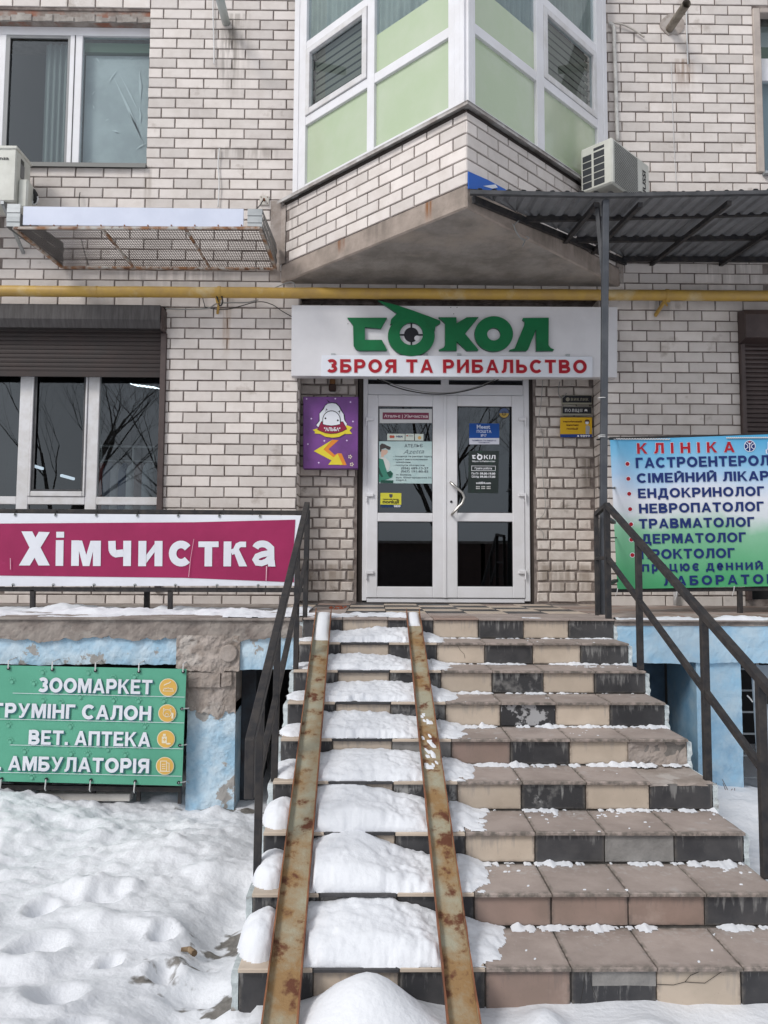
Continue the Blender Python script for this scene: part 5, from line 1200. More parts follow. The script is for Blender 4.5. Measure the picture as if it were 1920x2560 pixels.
def himch():
    """wide rounded heavy letters traced as strokes"""
    Yt = Yb-.007; mk = lambda lst: ptsY('d', lst, Yt)
    o = MB()
    def pl(lst, k=0): o.poly([p + Vector((0, -.0006*k, 0)) for p in mk(lst)])
    def rb(lst, th, k=1, closed=False):
        L2, R2 = ribbon(lst, th, closed); n = len(L2)
        for i in range(n if closed else n-1):
            j = (i+1) % n; pl([tuple(L2[i]), tuple(L2[j]), tuple(R2[j]), tuple(R2[i])], k)
    t = 42
    pl([(103, 1558), (163, 1558), (272, 1376), (212, 1374)]); pl([(117, 1372), (176, 1372), (272, 1558), (210, 1558)], 1)           # Х
    pl([(305, 1420), (347, 1420), (345, 1560), (303, 1560)]); pl([(307, 1374), (350, 1374), (350, 1406), (307, 1406)])             # і
    pl([(390, 1421), (432, 1421), (430, 1560), (388, 1560)]); pl([(508, 1423), (551, 1423), (549, 1561), (507, 1561)]); pl([(432, 1422), (448, 1422), (471, 1500), (471, 1561), (452, 1561), (431, 1478)]); pl([(508, 1423), (494, 1423), (471, 1500), (471, 1561), (488, 1561), (508, 1478)])   # м
    pl([(673, 1423), (716, 1423), (714, 1561), (672, 1561)]); rb([(611, 1424), (612, 1462)] + [(640-28*math.cos(a*math.pi/12), 1464+31*math.sin(a*math.pi/12)) for a in range(1, 6)] + [(640, 1493), (673, 1490)], 40)     # ч
    pl([(756, 1424), (799, 1424), (797, 1562), (754, 1562)]); pl([(844, 1424), (887, 1424), (886, 1562), (843, 1562)]); pl([(799, 1545), (799, 1500), (844, 1440), (844, 1484)], 1)   # и
    rb([(988+46*math.cos(math.radians(a)), 1493-50*math.sin(math.radians(a))) for a in range(38, 325, 14)], 41)      # с
    pl([(1083, 1427), (1193, 1427), (1193, 1458), (1083, 1458)]); pl([(1117, 1458), (1158, 1458), (1157, 1563), (1116, 1563)], 0)  # т
    pl([(1221, 1427), (1263, 1427), (1261, 1563), (1219, 1563)]); rb([(1262, 1486), (1284, 1478), (1298, 1450), (1312, 1443), (1343, 1443)], 30); pl([(1278, 1490), (1304, 1470), (1349, 1563), (1305, 1563)], 2)      # к
    rb([(1394, 1462)] + [(1432-36*math.cos(math.radians(a)), 1462-22*math.sin(math.radians(a))) for a in range(25, 160, 15)] + [(1478, 1465), (1479, 1540), (1484, 1560)], 37); rb([(1470, 1490), (1432, 1497), (1404, 1508), (1394, 1526), (1404, 1543), (1428, 1546), (1455, 1536), (1472, 1518)], 32, 3); pl([(1462, 1528), (1499, 1528), (1503, 1564), (1463, 1563)], 5)   # а
    return o.build('lettering', VINW, ban, fix=False)
himch()
m_ = MB()
for lst in ([(1057, 1412), (1059, 1414), (1041, 1520), (1031, 1622), (1028, 1620), (1037, 1530)], [(1452, 1560), (1458, 1562), (1454, 1642), (1450, 1642)], [(54, 1518), (58, 1518), (59, 1580), (55, 1580)]): m_.poly(ptsY('d', lst, Yb-.014))
m_.build('scratch', flat('pale_scratch', (.66, .40, .48)), ban, fix=False)
eyelets(ban, [at('d', x, 1282+x*.006, Yb) for x in (84, 304, 526, 750, 973, 1197, 1419)], 0, Yb, l=.035)
eyelets(ban, [at('d', x, 1662+x*.003, Yb) for x in (72, 292, 514, 737, 958, 1185, 1409)], 0, Yb, l=.05, dirv=(0, 0, -1))
# right banner
YR = .7; Rb0 = at('f', 690, 1893, YR)
frame_bars('guard_frame', 'black steel frame carrying the clinic banner on the right terrace', [
    ('rail', (Rb0.x, YR, Rb0.z), (4.2, YR, at('f', 1659, 1880, YR).z+.02), .03), ('rail', (at('f', 690, 965, YR).x, YR, at('f', 690, 968, YR).z), (4.2, YR, at('f', 1659, 940, YR).z+.05), .022),
    ('post', (at('k', 1505, 60, YR).x, YR, -.006), (at('k', 1505, 0, YR).x, YR, Rb0.z), .034), ('post', (3.6, YR, -.006), (3.6, YR, 1.5), .034)], loc=(2, YR, 0))
Yq = YR-.03
cb = thing('banner', 'blue, white and green clinic banner listing doctors on the right terrace', 'banner', (1.8, Yq, .6))
def grad_mat():
    m = bpy.data.materials.new('clinic_print'); m.use_nodes = True; N, L = nodes(m); b = N['Principled BSDF']; b.inputs['Roughness'].default_value = .6; b.inputs['Specular IOR Level'].default_value = .25
    g = N.new('ShaderNodeNewGeometry'); s = N.new('ShaderNodeSeparateXYZ'); L.new(g.outputs['Position'], s.inputs[0])
    nz_ = N.new('ShaderNodeTexNoise'); nz_.inputs['Scale'].default_value = 2.4; nz_.inputs['Detail'].default_value = 4; L.new(g.outputs['Position'], nz_.inputs['Vector'])
    ma = N.new('ShaderNodeMath'); ma.operation = 'MULTIPLY_ADD'; ma.inputs[1].default_value = .34; L.new(nz_.outputs['Fac'], ma.inputs[0]); L.new(s.outputs['Z'], ma.inputs[2])
    r = N.new('ShaderNodeMapRange'); r.inputs[1].default_value = .36; r.inputs[2].default_value = 1.52; L.new(ma.outputs[0], r.inputs[0])
    cr = N.new('ShaderNodeValToRGB'); L.new(r.outputs[0], cr.inputs[0]); e = cr.color_ramp.elements
    e[0].position = 0; e[0].color = (.07, .34, .15, 1); e[1].position = 1; e[1].color = (.07, .34, .58, 1)
    for p, c in ((.20, (.14, .40, .22)), (.36, (.22, .46, .30)), (.47, (.60, .64, .67)), (.60, (.66, .68, .74)), (.72, (.36, .53, .72)), (.84, (.19, .44, .65))):
        q_ = e.new(p); q_.color = (*c, 1)
    L.new(cr.outputs[0], b.inputs['Base Color']); return m
cor = ptsY('f', [(695, 976), (1659, 942), (1659, 1868), (740, 1886)], Yq)
tr2 = cor[1] + (cor[1]-cor[0])*.9; br2 = cor[2] + (cor[2]-cor[3])*.9
sheet_banner([cor[0], tr2, br2, cor[3]], grad_mat(), 50, 14, 0, parent=cb)
for j, (x, y) in enumerate(((202, 331), (211, 485), (220, 641), (230, 800), (239, 957), (243, 1116), (253, 1276))):
    dd = MB()
    for r_, mi in ((27, 1), (21, 0)):
        dd.mi = mi; dd.poly(ptsY('y', [(x+r_*math.cos(2*math.pi*i/20), y+r_*math.sin(2*math.pi*i/20)) for i in range(20)], Yq-.002-.001*(1-mi)))
    dd.build('bullet', [REDT, VINW], cb, fix=False)
lines = [('КЛІНІКА', 305, 224, 1312, 208, 106, REDT, .62, 1), ('ГАСТРОЕНТЕРОЛ', 292, 373, 1672, 345, 104, NAVYT, .17, 0), ('СІМЕЙНИЙ ЛІКАР', 303, 527, 1668, 500, 96, NAVYT, .17, 0), ('ЕНДОКРИНОЛОГ', 315, 685, 1622, 660, 96, NAVYT, .17, 0),
         ('НЕВРОПАТОЛОГ', 325, 842, 1618, 818, 96, NAVYT, .17, 0), ('ТРАВМАТОЛОГ', 325, 1001, 1520, 979, 97, NAVYT, .17, 0), ('ДЕРМАТОЛОГ', 345, 1158, 1432, 1138, 97, NAVYT, .17, 0), ('ПРОКТОЛОГ', 345, 1318, 1316, 1302, 98, NAVYT, .17, 0),
         ('працює денний', 355, 1448, 1605, 1424, 100, NAVYT, .34, 0), ('ЛАБОРАТОРІЯ', 583, 1592, 1925, 1566, 96, NAVYT, .36, 0)]
for tx, x0, y0, x1, y1, h_, m_c, gp, halo in lines:
    a, b = at('y', x0, y0, Yq-.004), at('y', x1, y1, Yq-.004); hz = at('y', x0, y0-h_, Yq-.004).z - a.z
    if halo: stroke_text(tx, a + Vector((0, .002, 0)), b + Vector((0, .002, 0)), hz, flat('pale_halo', (.72, .70, .76)), cb, 'letter_halo', gap=gp, grow=.045)
    stroke_text(tx, a, b, hz, m_c, cb, 'lettering', gap=gp, th=.2, grow=.018)
lg = MB(); Yl_ = Yq-.004
for r_, mi, dy in ((60, 1, 0), (54, 0, .001)):
    lg.mi = mi; lg.poly(ptsY('y', [(1470+r_*math.cos(2*math.pi*i/28), 146+r_*math.sin(2*math.pi*i/28)) for i in range(28)], Yl_-dy))
lg.mi = 1
for p in ([(1466, 110), (1474, 110), (1474, 198), (1466, 198)],): lg.poly(ptsY('y', p, Yl_-.002))
for sx in (-1, 1):
    L2, R2 = ribbon([(1470+sx*50, 118), (1470+sx*22, 135), (1470+sx*18, 160), (1470+sx*45, 178)], 6, False)
    for i in range(3): lg.poly(ptsY('y', [tuple(L2[i]), tuple(L2[i+1]), tuple(R2[i+1]), tuple(R2[i])], Yl_-.003))
L2, R2 = ribbon([(1445, 105), (1470, 128), (1495, 105)], 6, False)
for i in range(2): lg.poly(ptsY('y', [tuple(L2[i]), tuple(L2[i+1]), tuple(R2[i+1]), tuple(R2[i])], Yl_-.004))
lg.mi = 2; lg.poly(ptsY('y', [(1468+9*math.cos(2*math.pi*i/14), 102+9*math.sin(2*math.pi*i/14)) for i in range(14)], Yl_-.005))
lg.build('round_emblem', [NAVYT, VINW, REDT], cb, fix=False)
stroke_text('Д', at('y', 1640, 202, Yl_), at('y', 1730, 199, Yl_), hz, VINW, cb, 'lettering', grow=.04); stroke_text('Д', at('y', 1648, 200, Yl_-.004), at('y', 1722, 197, Yl_-.004), hz*.95, flat('grey_blue_print', (.16, .22, .4)), cb, 'lettering')
for (x0, y0, x1, y1) in ((60, 72, 640, 76), (1230, 62, 1659, 58)):
    rp = MB()
    a, b = at('y', x0, y0, Yq-.006), at('y', x1, y1, Yq-.006); n = 60
    rp.tube([a.lerp(b, i/n)+Vector((0, .003*math.sin(i*2.2), .003*math.cos(i*2.2))) for i in range(n+1)], .005, 6)
    rp.build('lacing_rope', WHC, cb, smooth=True)
for (ax, ay, bx, by) in ((55, 118+55, 260, 155), (75, 708, 250, 708), (90, 1255, 270, 1258)):
    m_ = MB(); m_.tube([at('p', ax, ay, .42), at('p', (ax+bx)/2, (ay+by)/2+3, .5), at('p', bx, by, Yq-.01)], .006, 6); m_.build('tie', BLKC, cb)
for pz_ in (708,): p = at('p', 250, pz_, Yq); MB().tube([(p.x, Yq-.006, p.z), (p.x, Yq, p.z)], .011, 12).build('eyelet', GALV, cb)
for x0, y0, y1 in ((718, 1630, 1742), (100, 1620, 1700), (1310, 1600, 1700)): 
    m_ = MB(); m_.tube([at('y', x0, y0, Yq-.01), at('y', x0-6, (y0+y1)/2, Yq-.02), at('y', x0-22, y1, Yq-.01)], .0028, 5); m_.build('loose_string', WHC, cb)
# green pet shop banner below
Yg = -.06
gb = thing('banner', 'green pet shop banner with white lettering hung below the left terrace', 'banner', (-2.6, Yg, -.7))
cor = ptsY('w', [(0, 80), (1612, 112), (1572, 1122), (0, 1082)], Yg); cor[0] = cor[0] + (cor[0]-cor[1])*.8; cor[3] = cor[3] + (cor[3]-cor[2])*.8
sheet_banner(cor, GRV, 50, 16, .006, parent=gb, seed=3)
blk_sh = flat('teal_shadow', (.035, .14, .17))
for tx, x0, y0, x1, y1, h_, gp in (('ЗООМАРКЕТ', 328, 309, 1312, 330, 122, .07), ('ГРУМІНГ САЛОН', -55, 527, 1302, 556, 122, .08), ('ВЕТ. АПТЕКА', 246, 762, 1296, 783, 122, .08), ('. АМБУЛАТОРІЯ', -18, 984, 1284, 1012, 122, .08)):
    a, b = at('w', x0, y0, Yg-.010), at('w', x1, y1, Yg-.010); hz = at('w', x0, y0-h_, Yg-.010).z - a.z
    dsh = Vector((.006, .0018, -.006))
    stroke_text(tx, a + dsh, b + dsh, hz, blk_sh, gb, 'letter_shadow', gap=gp+.06, grow=.018, th=.22, space=.35)
    stroke_text(tx, a, b, hz, VINW, gb, 'lettering', gap=gp+.06, grow=.012, th=.22, space=.35)
ln = MB()
for x0, y0, x1, y1 in ((110, 322, 1595, 357), (-400, 538, 1590, 580), (85, 770, 1580, 804), (-400, 998, 1570, 1041)): 
    a, b = at('w', x0, y0, Yg-.010), at('w', x1, y1, Yg-.010); ln.poly([a, b, b+Vector((0, 0, .003)), a+Vector((0, 0, .003))])
ln.build('ruled_line', VINW, gb, fix=False)
def disc(mb, z, x, y, r, Y, n=24, ry=None): mb.poly(ptsY(z, [(x+r*math.cos(2*math.pi*i/n), y+(ry or r)*math.sin(2*math.pi*i/n)) for i in range(n)], Y))
def strokes(mb, z, lst, th, Y, closed=False):
    L2, R2 = ribbon(lst, th, closed); n = len(L2)
    for i in range(n if closed else n-1): j = (i+1) % n; mb.poly(ptsY(z, [tuple(L2[i]), tuple(L2[j]), tuple(R2[j]), tuple(R2[i])], Y-.0003*(i % 2)))
ICO = flat('ochre_print', (.70, .42, .10)); CREAM = flat('cream_print', (.78, .70, .52))
for cx_, cy_, kind in ((1453, 272, 0), (1445, 495, 1), (1434, 718, 2), (1425, 950, 3)):
    ic = MB(); ic.mi = 1; disc(ic, 'w', cx_, cy_, 78, Yg-.010, 30); ic.mi = 0; disc(ic, 'w', cx_, cy_, 72, Yg-.0115, 30); ic.mi = 1; Yi = Yg-.013
    if kind == 0:
        strokes(ic, 'w', [(cx_-45, cy_+30), (cx_+45, cy_+32), (cx_+35, cy_+8), (cx_-33, cy_+6)], 5, Yi, True); strokes(ic, 'w', [(cx_-38, cy_-18), (cx_-20, cy_-28), (cx_+12, cy_-40), (cx_+22, cy_-52)], 9, Yi); strokes(ic, 'w', [(cx_-30, cy_+16), (cx_, cy_+2), (cx_+30, cy_+17)], 4, Yi-.001)
    elif kind == 1:
        strokes(ic, 'w', [(cx_+36*math.cos(a*.524), cy_+32*math.sin(a*.524)) for a in range(12)], 5, Yi, True); strokes(ic, 'w', [(cx_-32, cy_-18), (cx_-32, cy_-42), (cx_-14, cy_-30)], 5, Yi-.001); strokes(ic, 'w', [(cx_+32, cy_-18), (cx_+32, cy_-42), (cx_+14, cy_-30)], 5, Yi-.001); strokes(ic, 'w', [(cx_-4+15*math.cos(a*.785), cy_+14+13*math.sin(a*.785)) for a in range(8)], 4, Yi-.001, True); ic.poly(ptsY('w', [(cx_+38, cy_-4), (cx_+54, cy_-4), (cx_+54, cy_+46), (cx_+36, cy_+46)], Yi-.002))
    elif kind == 2:
        ic.poly(ptsY('w', [(cx_-36, cy_-22), (cx_+8, cy_-22), (cx_+8, cy_+36), (cx_-36, cy_+36)], Yi)); ic.poly(ptsY('w', [(cx_-26, cy_-46), (cx_-2, cy_-46), (cx_-2, cy_-26), (cx_-26, cy_-26)], Yi)); disc(ic, 'w', cx_+20, cy_+40, 22, Yi, 16, 8); ic.mi = 0
        ic.poly(ptsY('w', [(cx_-17, cy_-10), (cx_-11, cy_-10), (cx_-11, cy_+20), (cx_-17, cy_+20)], Yi-.001)); ic.poly(ptsY('w', [(cx_-29, cy_+2), (cx_+1, cy_+2), (cx_+1, cy_+8), (cx_-29, cy_+8)], Yi-.0015))
    else:
        strokes(ic, 'w', [(cx_-38, cy_+44), (cx_-38, cy_-42), (cx_+14, cy_-42), (cx_+14, cy_+44)], 7, Yi, True); strokes(ic, 'w', [(cx_+14, cy_-28), (cx_+36, cy_-24), (cx_+36, cy_+44)], 7, Yi-.001); strokes(ic, 'w', [(cx_-48, cy_+46), (cx_+46, cy_+48)], 6, Yi-.0014)
        for q_ in (-14, 4, 22): strokes(ic, 'w', [(cx_-26, cy_+q_), (cx_+4, cy_+q_)], 6, Yi-.001)
    ic.build('round_icon', [ICO, CREAM], gb, fix=False)
pw_ = MB(); rg = random.Random(8)
for cx_, cy_ in ((100, 210), (290, 228), (365, 130), (760, 135), (975, 185), (1160, 170), (370, 375), (520, 395), (690, 345), (980, 375), (1195, 380), (70, 590), (605, 600), (1250, 600), (85, 730), (210, 815), (930, 800), (612, 835), (755, 840), (1080, 845), (270, 1040), (1415, 380)):
    disc(pw_, 'w', cx_, cy_+14, 15, Yg-.0085, 10)
    for dx_, dy_ in ((-22, -4), (-8, -18), (9, -18), (22, -4)): disc(pw_, 'w', cx_+dx_, cy_+dy_, 7, Yg-.0085, 8)
pw_.build('paw_print', flat('paw_green', (.145, .42, .30)), gb, fix=False)['kind'] = 'stuff'
for x, y in ((78, 106), (456, 118), (828, 126), (1203, 134), (1585, 136)): 
    p = at('w', x, y, Yg); MB().tube([(p.x, Yg-.012, p.z), (p.x, Yg, p.z)], .010, 10).build('eyelet', BLACKT, gb); MB().tube([(p.x, Yg-.012, p.z), (p.x, Yg-.01, p.z+.05), (p.x+.005, .03, p.z+.06)], .004, 6).build('tie', WHC, gb)
for x, y in ((18, 1060), (404, 1062), (788, 1070), (1170, 1082)):
    p = at('w', x, y, Yg); MB().tube([(p.x, Yg-.012, p.z), (p.x, Yg, p.z)], .010, 10).build('eyelet', BLACKT, gb); MB().tube([(p.x, Yg-.012, p.z), (p.x-.004, Yg-.014, p.z-.06), (p.x-.008, Yg+.01, p.z-.075)], .004, 6).build('tie', WHC, gb)
for x, y in ((1573, 455), (1555, 770), (1545, 1092)):
    p = at('w', x, y, Yg); MB().tube([(p.x, Yg-.012, p.z), (p.x, Yg, p.z)], .010, 10).build('eyelet', BLACKT, gb); MB().tube([(p.x, Yg-.012, p.z), (p.x+.04, Yg+.02, p.z)], .004, 6).build('tie', WHC, gb)
# frame behind the green banner, sheet metal under it
fr = thing('metal_partition', 'dark angle frame and sheet metal behind the green pet shop banner', 'partition', (-2.6, .0, -1.2))
MB().bar((-4.5, .0, at('w', 100, 1135, 0).z+.02), (-1.935, .0, at('w', 1560, 1150, 0).z), .03).build('bar', BLACKM, fr)
MB().bar((-1.945, .0, -1.2), (-1.945, .0, -.34), .022).build('bar', BLACKM, fr)
for x in (810, 1200): p = at('w', x, 1150, .05); MB().bar((p.x, .05, -1.2), (p.x, .05, -.9), .022).build('bar', BLACKM, fr)
for k in range(8):
    x = at('w', 440, 1150, .12).x - k*.285; MB().box(x-.28, .12, -1.25, x, .125, -.34).build('metal_sheet', mat('dark_sheet', (.07, .075, .085), .5, c2=(.1, .105, .11), nscale=3), fr, bev=.001)
MB().box(at('w', 300, 1190, .02).x, .03, at('w', 300, 1260, .02).z, at('w', 1118, 1190, .02).x, .10, at('w', 700, 1195, .02).z).build('concrete_curb', flat('pale_curb', (.55, .53, .5), .9), fr, bev=.004)

# ================================================================== handrails of the stairs
def zat(z, x, y, Y): return at(z, x, y, Y)
lr = thing('stair_railing', 'black steel railing along the left edge of the stairs', 'railing', (-1.16, -1, -.4), 'railings of the entrance stairs')
xp = -1.152
up_l = [at('S', 769, 1262, .02), at('S', 625, 1854, -2.2)]; up_l[0].x = -1.145; up_l[1].x = -1.158
endp = Vector((up_l[1].x, -2.2, at('S', 622, 1996, -2.2).z))
MB().bar(up_l[0], up_l[1], .036, .036, ext=.01).build('handrail', BLACKM, lr, bev=.003)
MB().bar(up_l[1]+Vector((0, 0, .01)), endp, .036, .034, up=(0, 1, 0)).build('handrail_end', BLACKM, lr, bev=.003)
lo0 = at('S', 764, 1403, .02); lo0.x = -1.150; lo1 = at('S', 659, 1933, -1.93); lo1.x = -1.160
MB().bar(lo0, lo1, .026, .03).build('mid_rail', BLACKM, lr, bev=.002)
for Yp, zf in ((.02, .0), (-.56, -.245), (-1.43, -.655), (-1.95, -1.05)):
    t = (Yp-.02)/(-2.2-.02); tp = up_l[0].lerp(up_l[1], t); MB().bar((-1.150 if Yp > -1 else -1.160, Yp, zf-.02), (tp.x, Yp, tp.z-.01), .030, up=(0, 1, 0)).build('post', BLACKM, lr, bev=.002)
rrl = thing('stair_railing', 'black steel railing along the right edge of the stairs', 'railing', (.92, -1, -.4), 'railings of the entrance stairs')
X_at = lambda Y: .872 + (.905-.872)*(.02-Y)/1.97
def rl_z(x, y, Y): p = at('S', x, y, Y); return Vector((X_at(Y), Y, p.z))
u0_, u1_ = rl_z(1516, 1262, .02), rl_z(1893+12, 1697, -1.95)
un = u1_ + (u1_-u0_)*.42
MB().bar(u0_, un, .036, .036).build('handrail', BLACKM, rrl, bev=.003)
l0_, l1_ = rl_z(1519, 1394, .02), rl_z(1899, 1915, -1.93)
MB().bar(l0_, l1_, .026, .032).build('mid_rail', BLACKM, rrl, bev=.002)
for Yp, zf in ((.02, .0), (-.56, -.24), (-1.43, -.655), (-1.95, -.90)):
    t = (Yp-.02)/(-1.97); tp = u0_.lerp(u1_, t); MB().bar((X_at(Yp), Yp, zf-.02), (tp.x, Yp, tp.z-.01), .034 if Yp < -.1 else .036, up=(0, 1, 0)).build('post', BLACKM, rrl, bev=.002)
p2 = at('S', 1494, 1530, .38); e2 = Vector((p2.x, .38, at('S', 1490, 1285, .38).z))
MB().bar((p2.x, .38, 0), e2, .03, up=(0, 1, 0)).build('post', BLACKM, rrl, bev=.002)
MB().bar(e2, u0_, .03).build('handrail_end', BLACKM, rrl, bev=.002)
MB().bar((p2.x, .38, at('S', 1493, 1396, .38).z), l0_, .024).build('mid_rail', BLACKM, rrl, bev=.002)
for (ax, ay, bx, by) in ((175, 1045, 240, 1090), (190, 1765, 268, 1730)): MB().bar(at('p', ax, ay, .06), at('p', bx, by, .35), .03, .02).build('brace', BLACKM, rrl)
# ================================================================== right canopy
YF = .40
can = thing('canopy', 'dark corrugated canopy on steel beams sheltering the right terrace', 'canopy', (1.5, .4, 3.1))
def can_z(x, t):    # t 0 front .. 1 wall
    s = (x+.02)/2.2; zf = 3.105 + .045*(s-.45)**2*4*.35 + (.02 if x > 1.4 else 0)*(x-1.4); zb2 = 3.30 + .01*s
    return zf*(1-t) + zb2*t
def can_x0(t): return -.02 + t*1.70
mb = MB(); nx = 330; X_END = 4.3
cs = []
pitch_c = .108
for ti in range(9):
    t = ti/8
    for i in range(nx+1):
        x = -.02 + (X_END+.02)*i/nx; ph = (x/pitch_c) % 1; prof_ = .018*(0 if ph < .42 else min(1, (ph-.42)/.12) if ph < .54 else 1 if ph < .80 else max(0, 1-(ph-.80)/.12))
        x2 = max(x, can_x0(t)+.015)
        mb.v.append((x2, YF - .03 + t*(W-YF+.03), can_z(x2, t) + prof_))
for ti in range(8):
    for i in range(nx):
        a = ti*(nx+1)+i
        if mb.v[a][0] == mb.v[a+1][0] and mb.v[a+nx+1][0] == mb.v[a+nx+2][0]: continue
        mb.f.append([a, a+1, a+nx+2, a+nx+1]); mb.m.append(0)
mb.build('roof_sheet', mat('grey_roof_sheet', (.20, .205, .215), .55, c2=(.16, .165, .175), nscale=5, spec=.3), can, fix=False)
def yy(t): return YF + t*(W-YF)
MB().prism([(can_x0(0)+.02, YF-.035, can_z(0, 0)-.028), (1.0, YF-.035, can_z(1, 0)-.026), (2.2, YF-.035, can_z(2.2, 0)-.026), (4.3, YF-.035, can_z(4.3, 0)-.026), (4.3, YF-.035, can_z(4.3, 0)+.004), (2.2, YF-.035, can_z(2.2, 0)+.002), (1.0, YF-.035, can_z(1, 0)+.002), (can_x0(0)+.02, YF-.035, can_z(0, 0)+.002)], (0, .035, 0)).build('front_beam', DKGREY, can)
for t in (.30, .62, .97): 
    MB().bar((can_x0(t)+.03, yy(t), can_z(.5, t)-.024), (4.3, yy(t), can_z(4.3, t)-.022), .035, .045).build('purlin', BLACKM, can)
for xb_, xf_ in ((.95, .95), (1.28, 1.28), (1.95, 1.95), (2.62, 2.62), (3.3, 3.3)):
    t0 = 0; t1 = min(1, (xb_+.0)/1.7+.02) if xb_ < 1.65 else 1
    MB().bar((xf_, yy(0)+.02, can_z(xf_, 0)-.060), (xb_, yy(t1), can_z(xb_, t1)-.060), .034, .034).build('rafter', BLACKM, can)
MB().bar((can_x0(0)+.05, yy(0)+.02, can_z(0, 0)-.045), (can_x0(1)+.02, yy(1), can_z(1.68, 1)-.045), .03, .05).build('edge_beam', BLACKM, can)
pf = at('S', 1506, 1529, .42); pt_ = at('S', 1512, 500, .42)
MB().bar((pf.x, .42, 0), (pt_.x+.005, .42, can_z(.95, 0)-.03), .046, up=(0, 1, 0)).build('post', mat('post_grey', (.055, .06, .07), .5, c2=(.08, .085, .095), nscale=6, spec=.3), can, bev=.003)
c0 = at('c', 740, 1160, .44); c1 = at('c', 795, 1065, .44); b0 = at('c', 715, 1480, .44)
MB().bar((pt_.x-.045, .47, can_z(.9, .1)-.05), (pt_.x-.005, .43, 2.35), .022, .03).build('strut', DKGREY, can)
for yy_ in (1345, 985, 1000+90):
    pass
for sy in (994, 1088, 1092): 
    p = at('S', 1507, sy, .40); t_ = MB(); t_.tube([p + Vector((.028*math.cos(a*.5236), .02+.028*math.sin(a*.5236), .0)) for a in range(13)], .003, 5); t_.build('cable_tie', WHC, can)
BLT = flat('blue_tarpaulin', (.02, .12, .50), .4)
q = [hit('b', x, y, BP+NR*.02, NR) for x, y in ((1325, 1110), (1450, 1165), (1590, 1240), (1325, 1222))]
m_ = MB(); m_.prism(q, NR*-.006); m_.mi = 1; m_.prism([hit('b', x, y, BP+NR*.022, NR) for x, y in ((1420, 1205), (1500, 1195), (1515, 1215), (1480, 1222))], NR*-.001); tag(m_.build('tarpaulin_scrap', [BLT, VINW]), 'scrap of blue tarpaulin stuck on the bay above the canopy corner', 'tarpaulin')
cable([hit('c', *p, BP+NR*.05, NR) for p in ((350, 1095), (325, 1140), (320, 1185), (275, 1230), (300, 1290), (330, 1310), (318, 1345))], .005, GREYC, 'frayed pale wire hanging under the canopy beside the bay')
cable([hit('c', *p, BP+NR*.05, NR) for p in ((265, 1220), (290, 1270), (320, 1310), (355, 1300), (340, 1290))], .004, GREYC, 'curled end of wire against the bay slab under the canopy')

# ================================================================== mesh basket under the upper left window
YBK = 1.30
bk = thing('mesh_basket', 'rusty mesh basket with white front panel hung on the wall under the upper window', 'basket', (-3.5, 1.7, 3.3))
zft_, zfb_ = at('a', 700, 1240, YBK).z, at('a', 700, 1135, YBK).z
xf0, xf1 = at('a', 128, 1190, YBK).x, at('a', 1330, 1190, YBK).x
MB().box(xf0, YBK-.01, zft_+.006, xf1, YBK, zfb_).build('front_panel', mat('lilac_panel', (.62, .66, .78), .4, c2=(.56, .60, .72), nscale=3), bk, bev=.002)
YBB = W-.03
fl0, fl1 = at('a', 75, 1245, YBK), at('a', 1420, 1245, YBK); bl0, bl1 = at('a', 340, 1460, YBB), at('a', 1505, 1468, YBB)
zq = fl0.z; zr = bl0.z
for a, b, w_ in ((fl0, fl1, .022), (bl0, bl1, .03), (fl0, bl0, .026), (fl1, bl1, .026), (at('a', 560, 1250, YBK), at('a', 730, 1460, YBB), .02), (at('a', 1015, 1250, YBK), at('a', 1145, 1462, YBB), .02)):
    MB().bar(a, b, w_, .022).build('frame_bar', RUST_F, bk, bev=.002)
wm = MB(); nL = 92
for i in range(1, nL):
    t = i/nL; wm.bar(fl0.lerp(fl1, t)+Vector((0, 0, .008)), bl0.lerp(bl1, t)+Vector((0, 0, .008)), .0034)
nD = 24
for i in range(1, nD):
    t = i/nD; wm.bar(fl0.lerp(bl0, t)+Vector((0, 0, .011)), fl1.lerp(bl1, t)+Vector((0, 0, .011)), .0034)
wm.build('wire_mesh', mat('mesh_wire', (.06, .045, .04), .8), bk, fix=False, kind='stuff')
# metal end walls
for (f_, b_, lst, sgn_) in ((fl1, bl1, ((1352, 1148), (1432, 1140)), 1), (fl0, bl0, ((40, 1120), (112, 1120)), -1)):
    zt_ = at('a', lst[0][0], lst[0][1], YBK).z; xo = at('a', lst[0][0], 1200, YBK).x; xo2 = at('a', lst[1][0], 1200, YBK).x
    e_ = MB()
    for k in range(5):
        z0 = f_.z+.01 + (zt_-f_.z)*k/5; z1 = f_.z+.01+(zt_-f_.z)*(k+.92)/5
        e_.box(xo, YBK-.012-(.005 if k % 2 else 0), z0, xo2, YBK-.002, z1)
    e_.build('end_sheet', GALV, bk)
    xo_ = xo2 if sgn_ > 0 else xo
    sd_ = MB(); 
    for k in range(5):
        u0__, u1__ = k/5, (k+.96)/5; o_ = .006 if k % 2 else 0
        A1 = Vector((xo_+o_, YBK-.01, f_.z+(zt_-f_.z)*u0__)); A2 = Vector((xo_+o_, YBK-.01, f_.z+(zt_-f_.z)*u1__))
        B1 = Vector((b_.x+o_, YBB, b_.z+(.24)*u0__)); B2 = Vector((b_.x+o_, YBB, b_.z+(.24)*u1__))
        sd_.prism([A1, B1, B2, A2], (.004, 0, 0))
    sd_.build('side_sheet', mat('side_sheet', (.12, .125, .13), .55, .3, c2=(.2, .2, .2), nscale=6), bk)
for i in range(10):
    p = fl0.lerp(fl1, .07+i*.095); MB().tube([(p.x, YBK-.018, p.z+.018), (p.x, YBK-.008, p.z+.018)], .006, 8).build('bolt', RUST_E, bk)

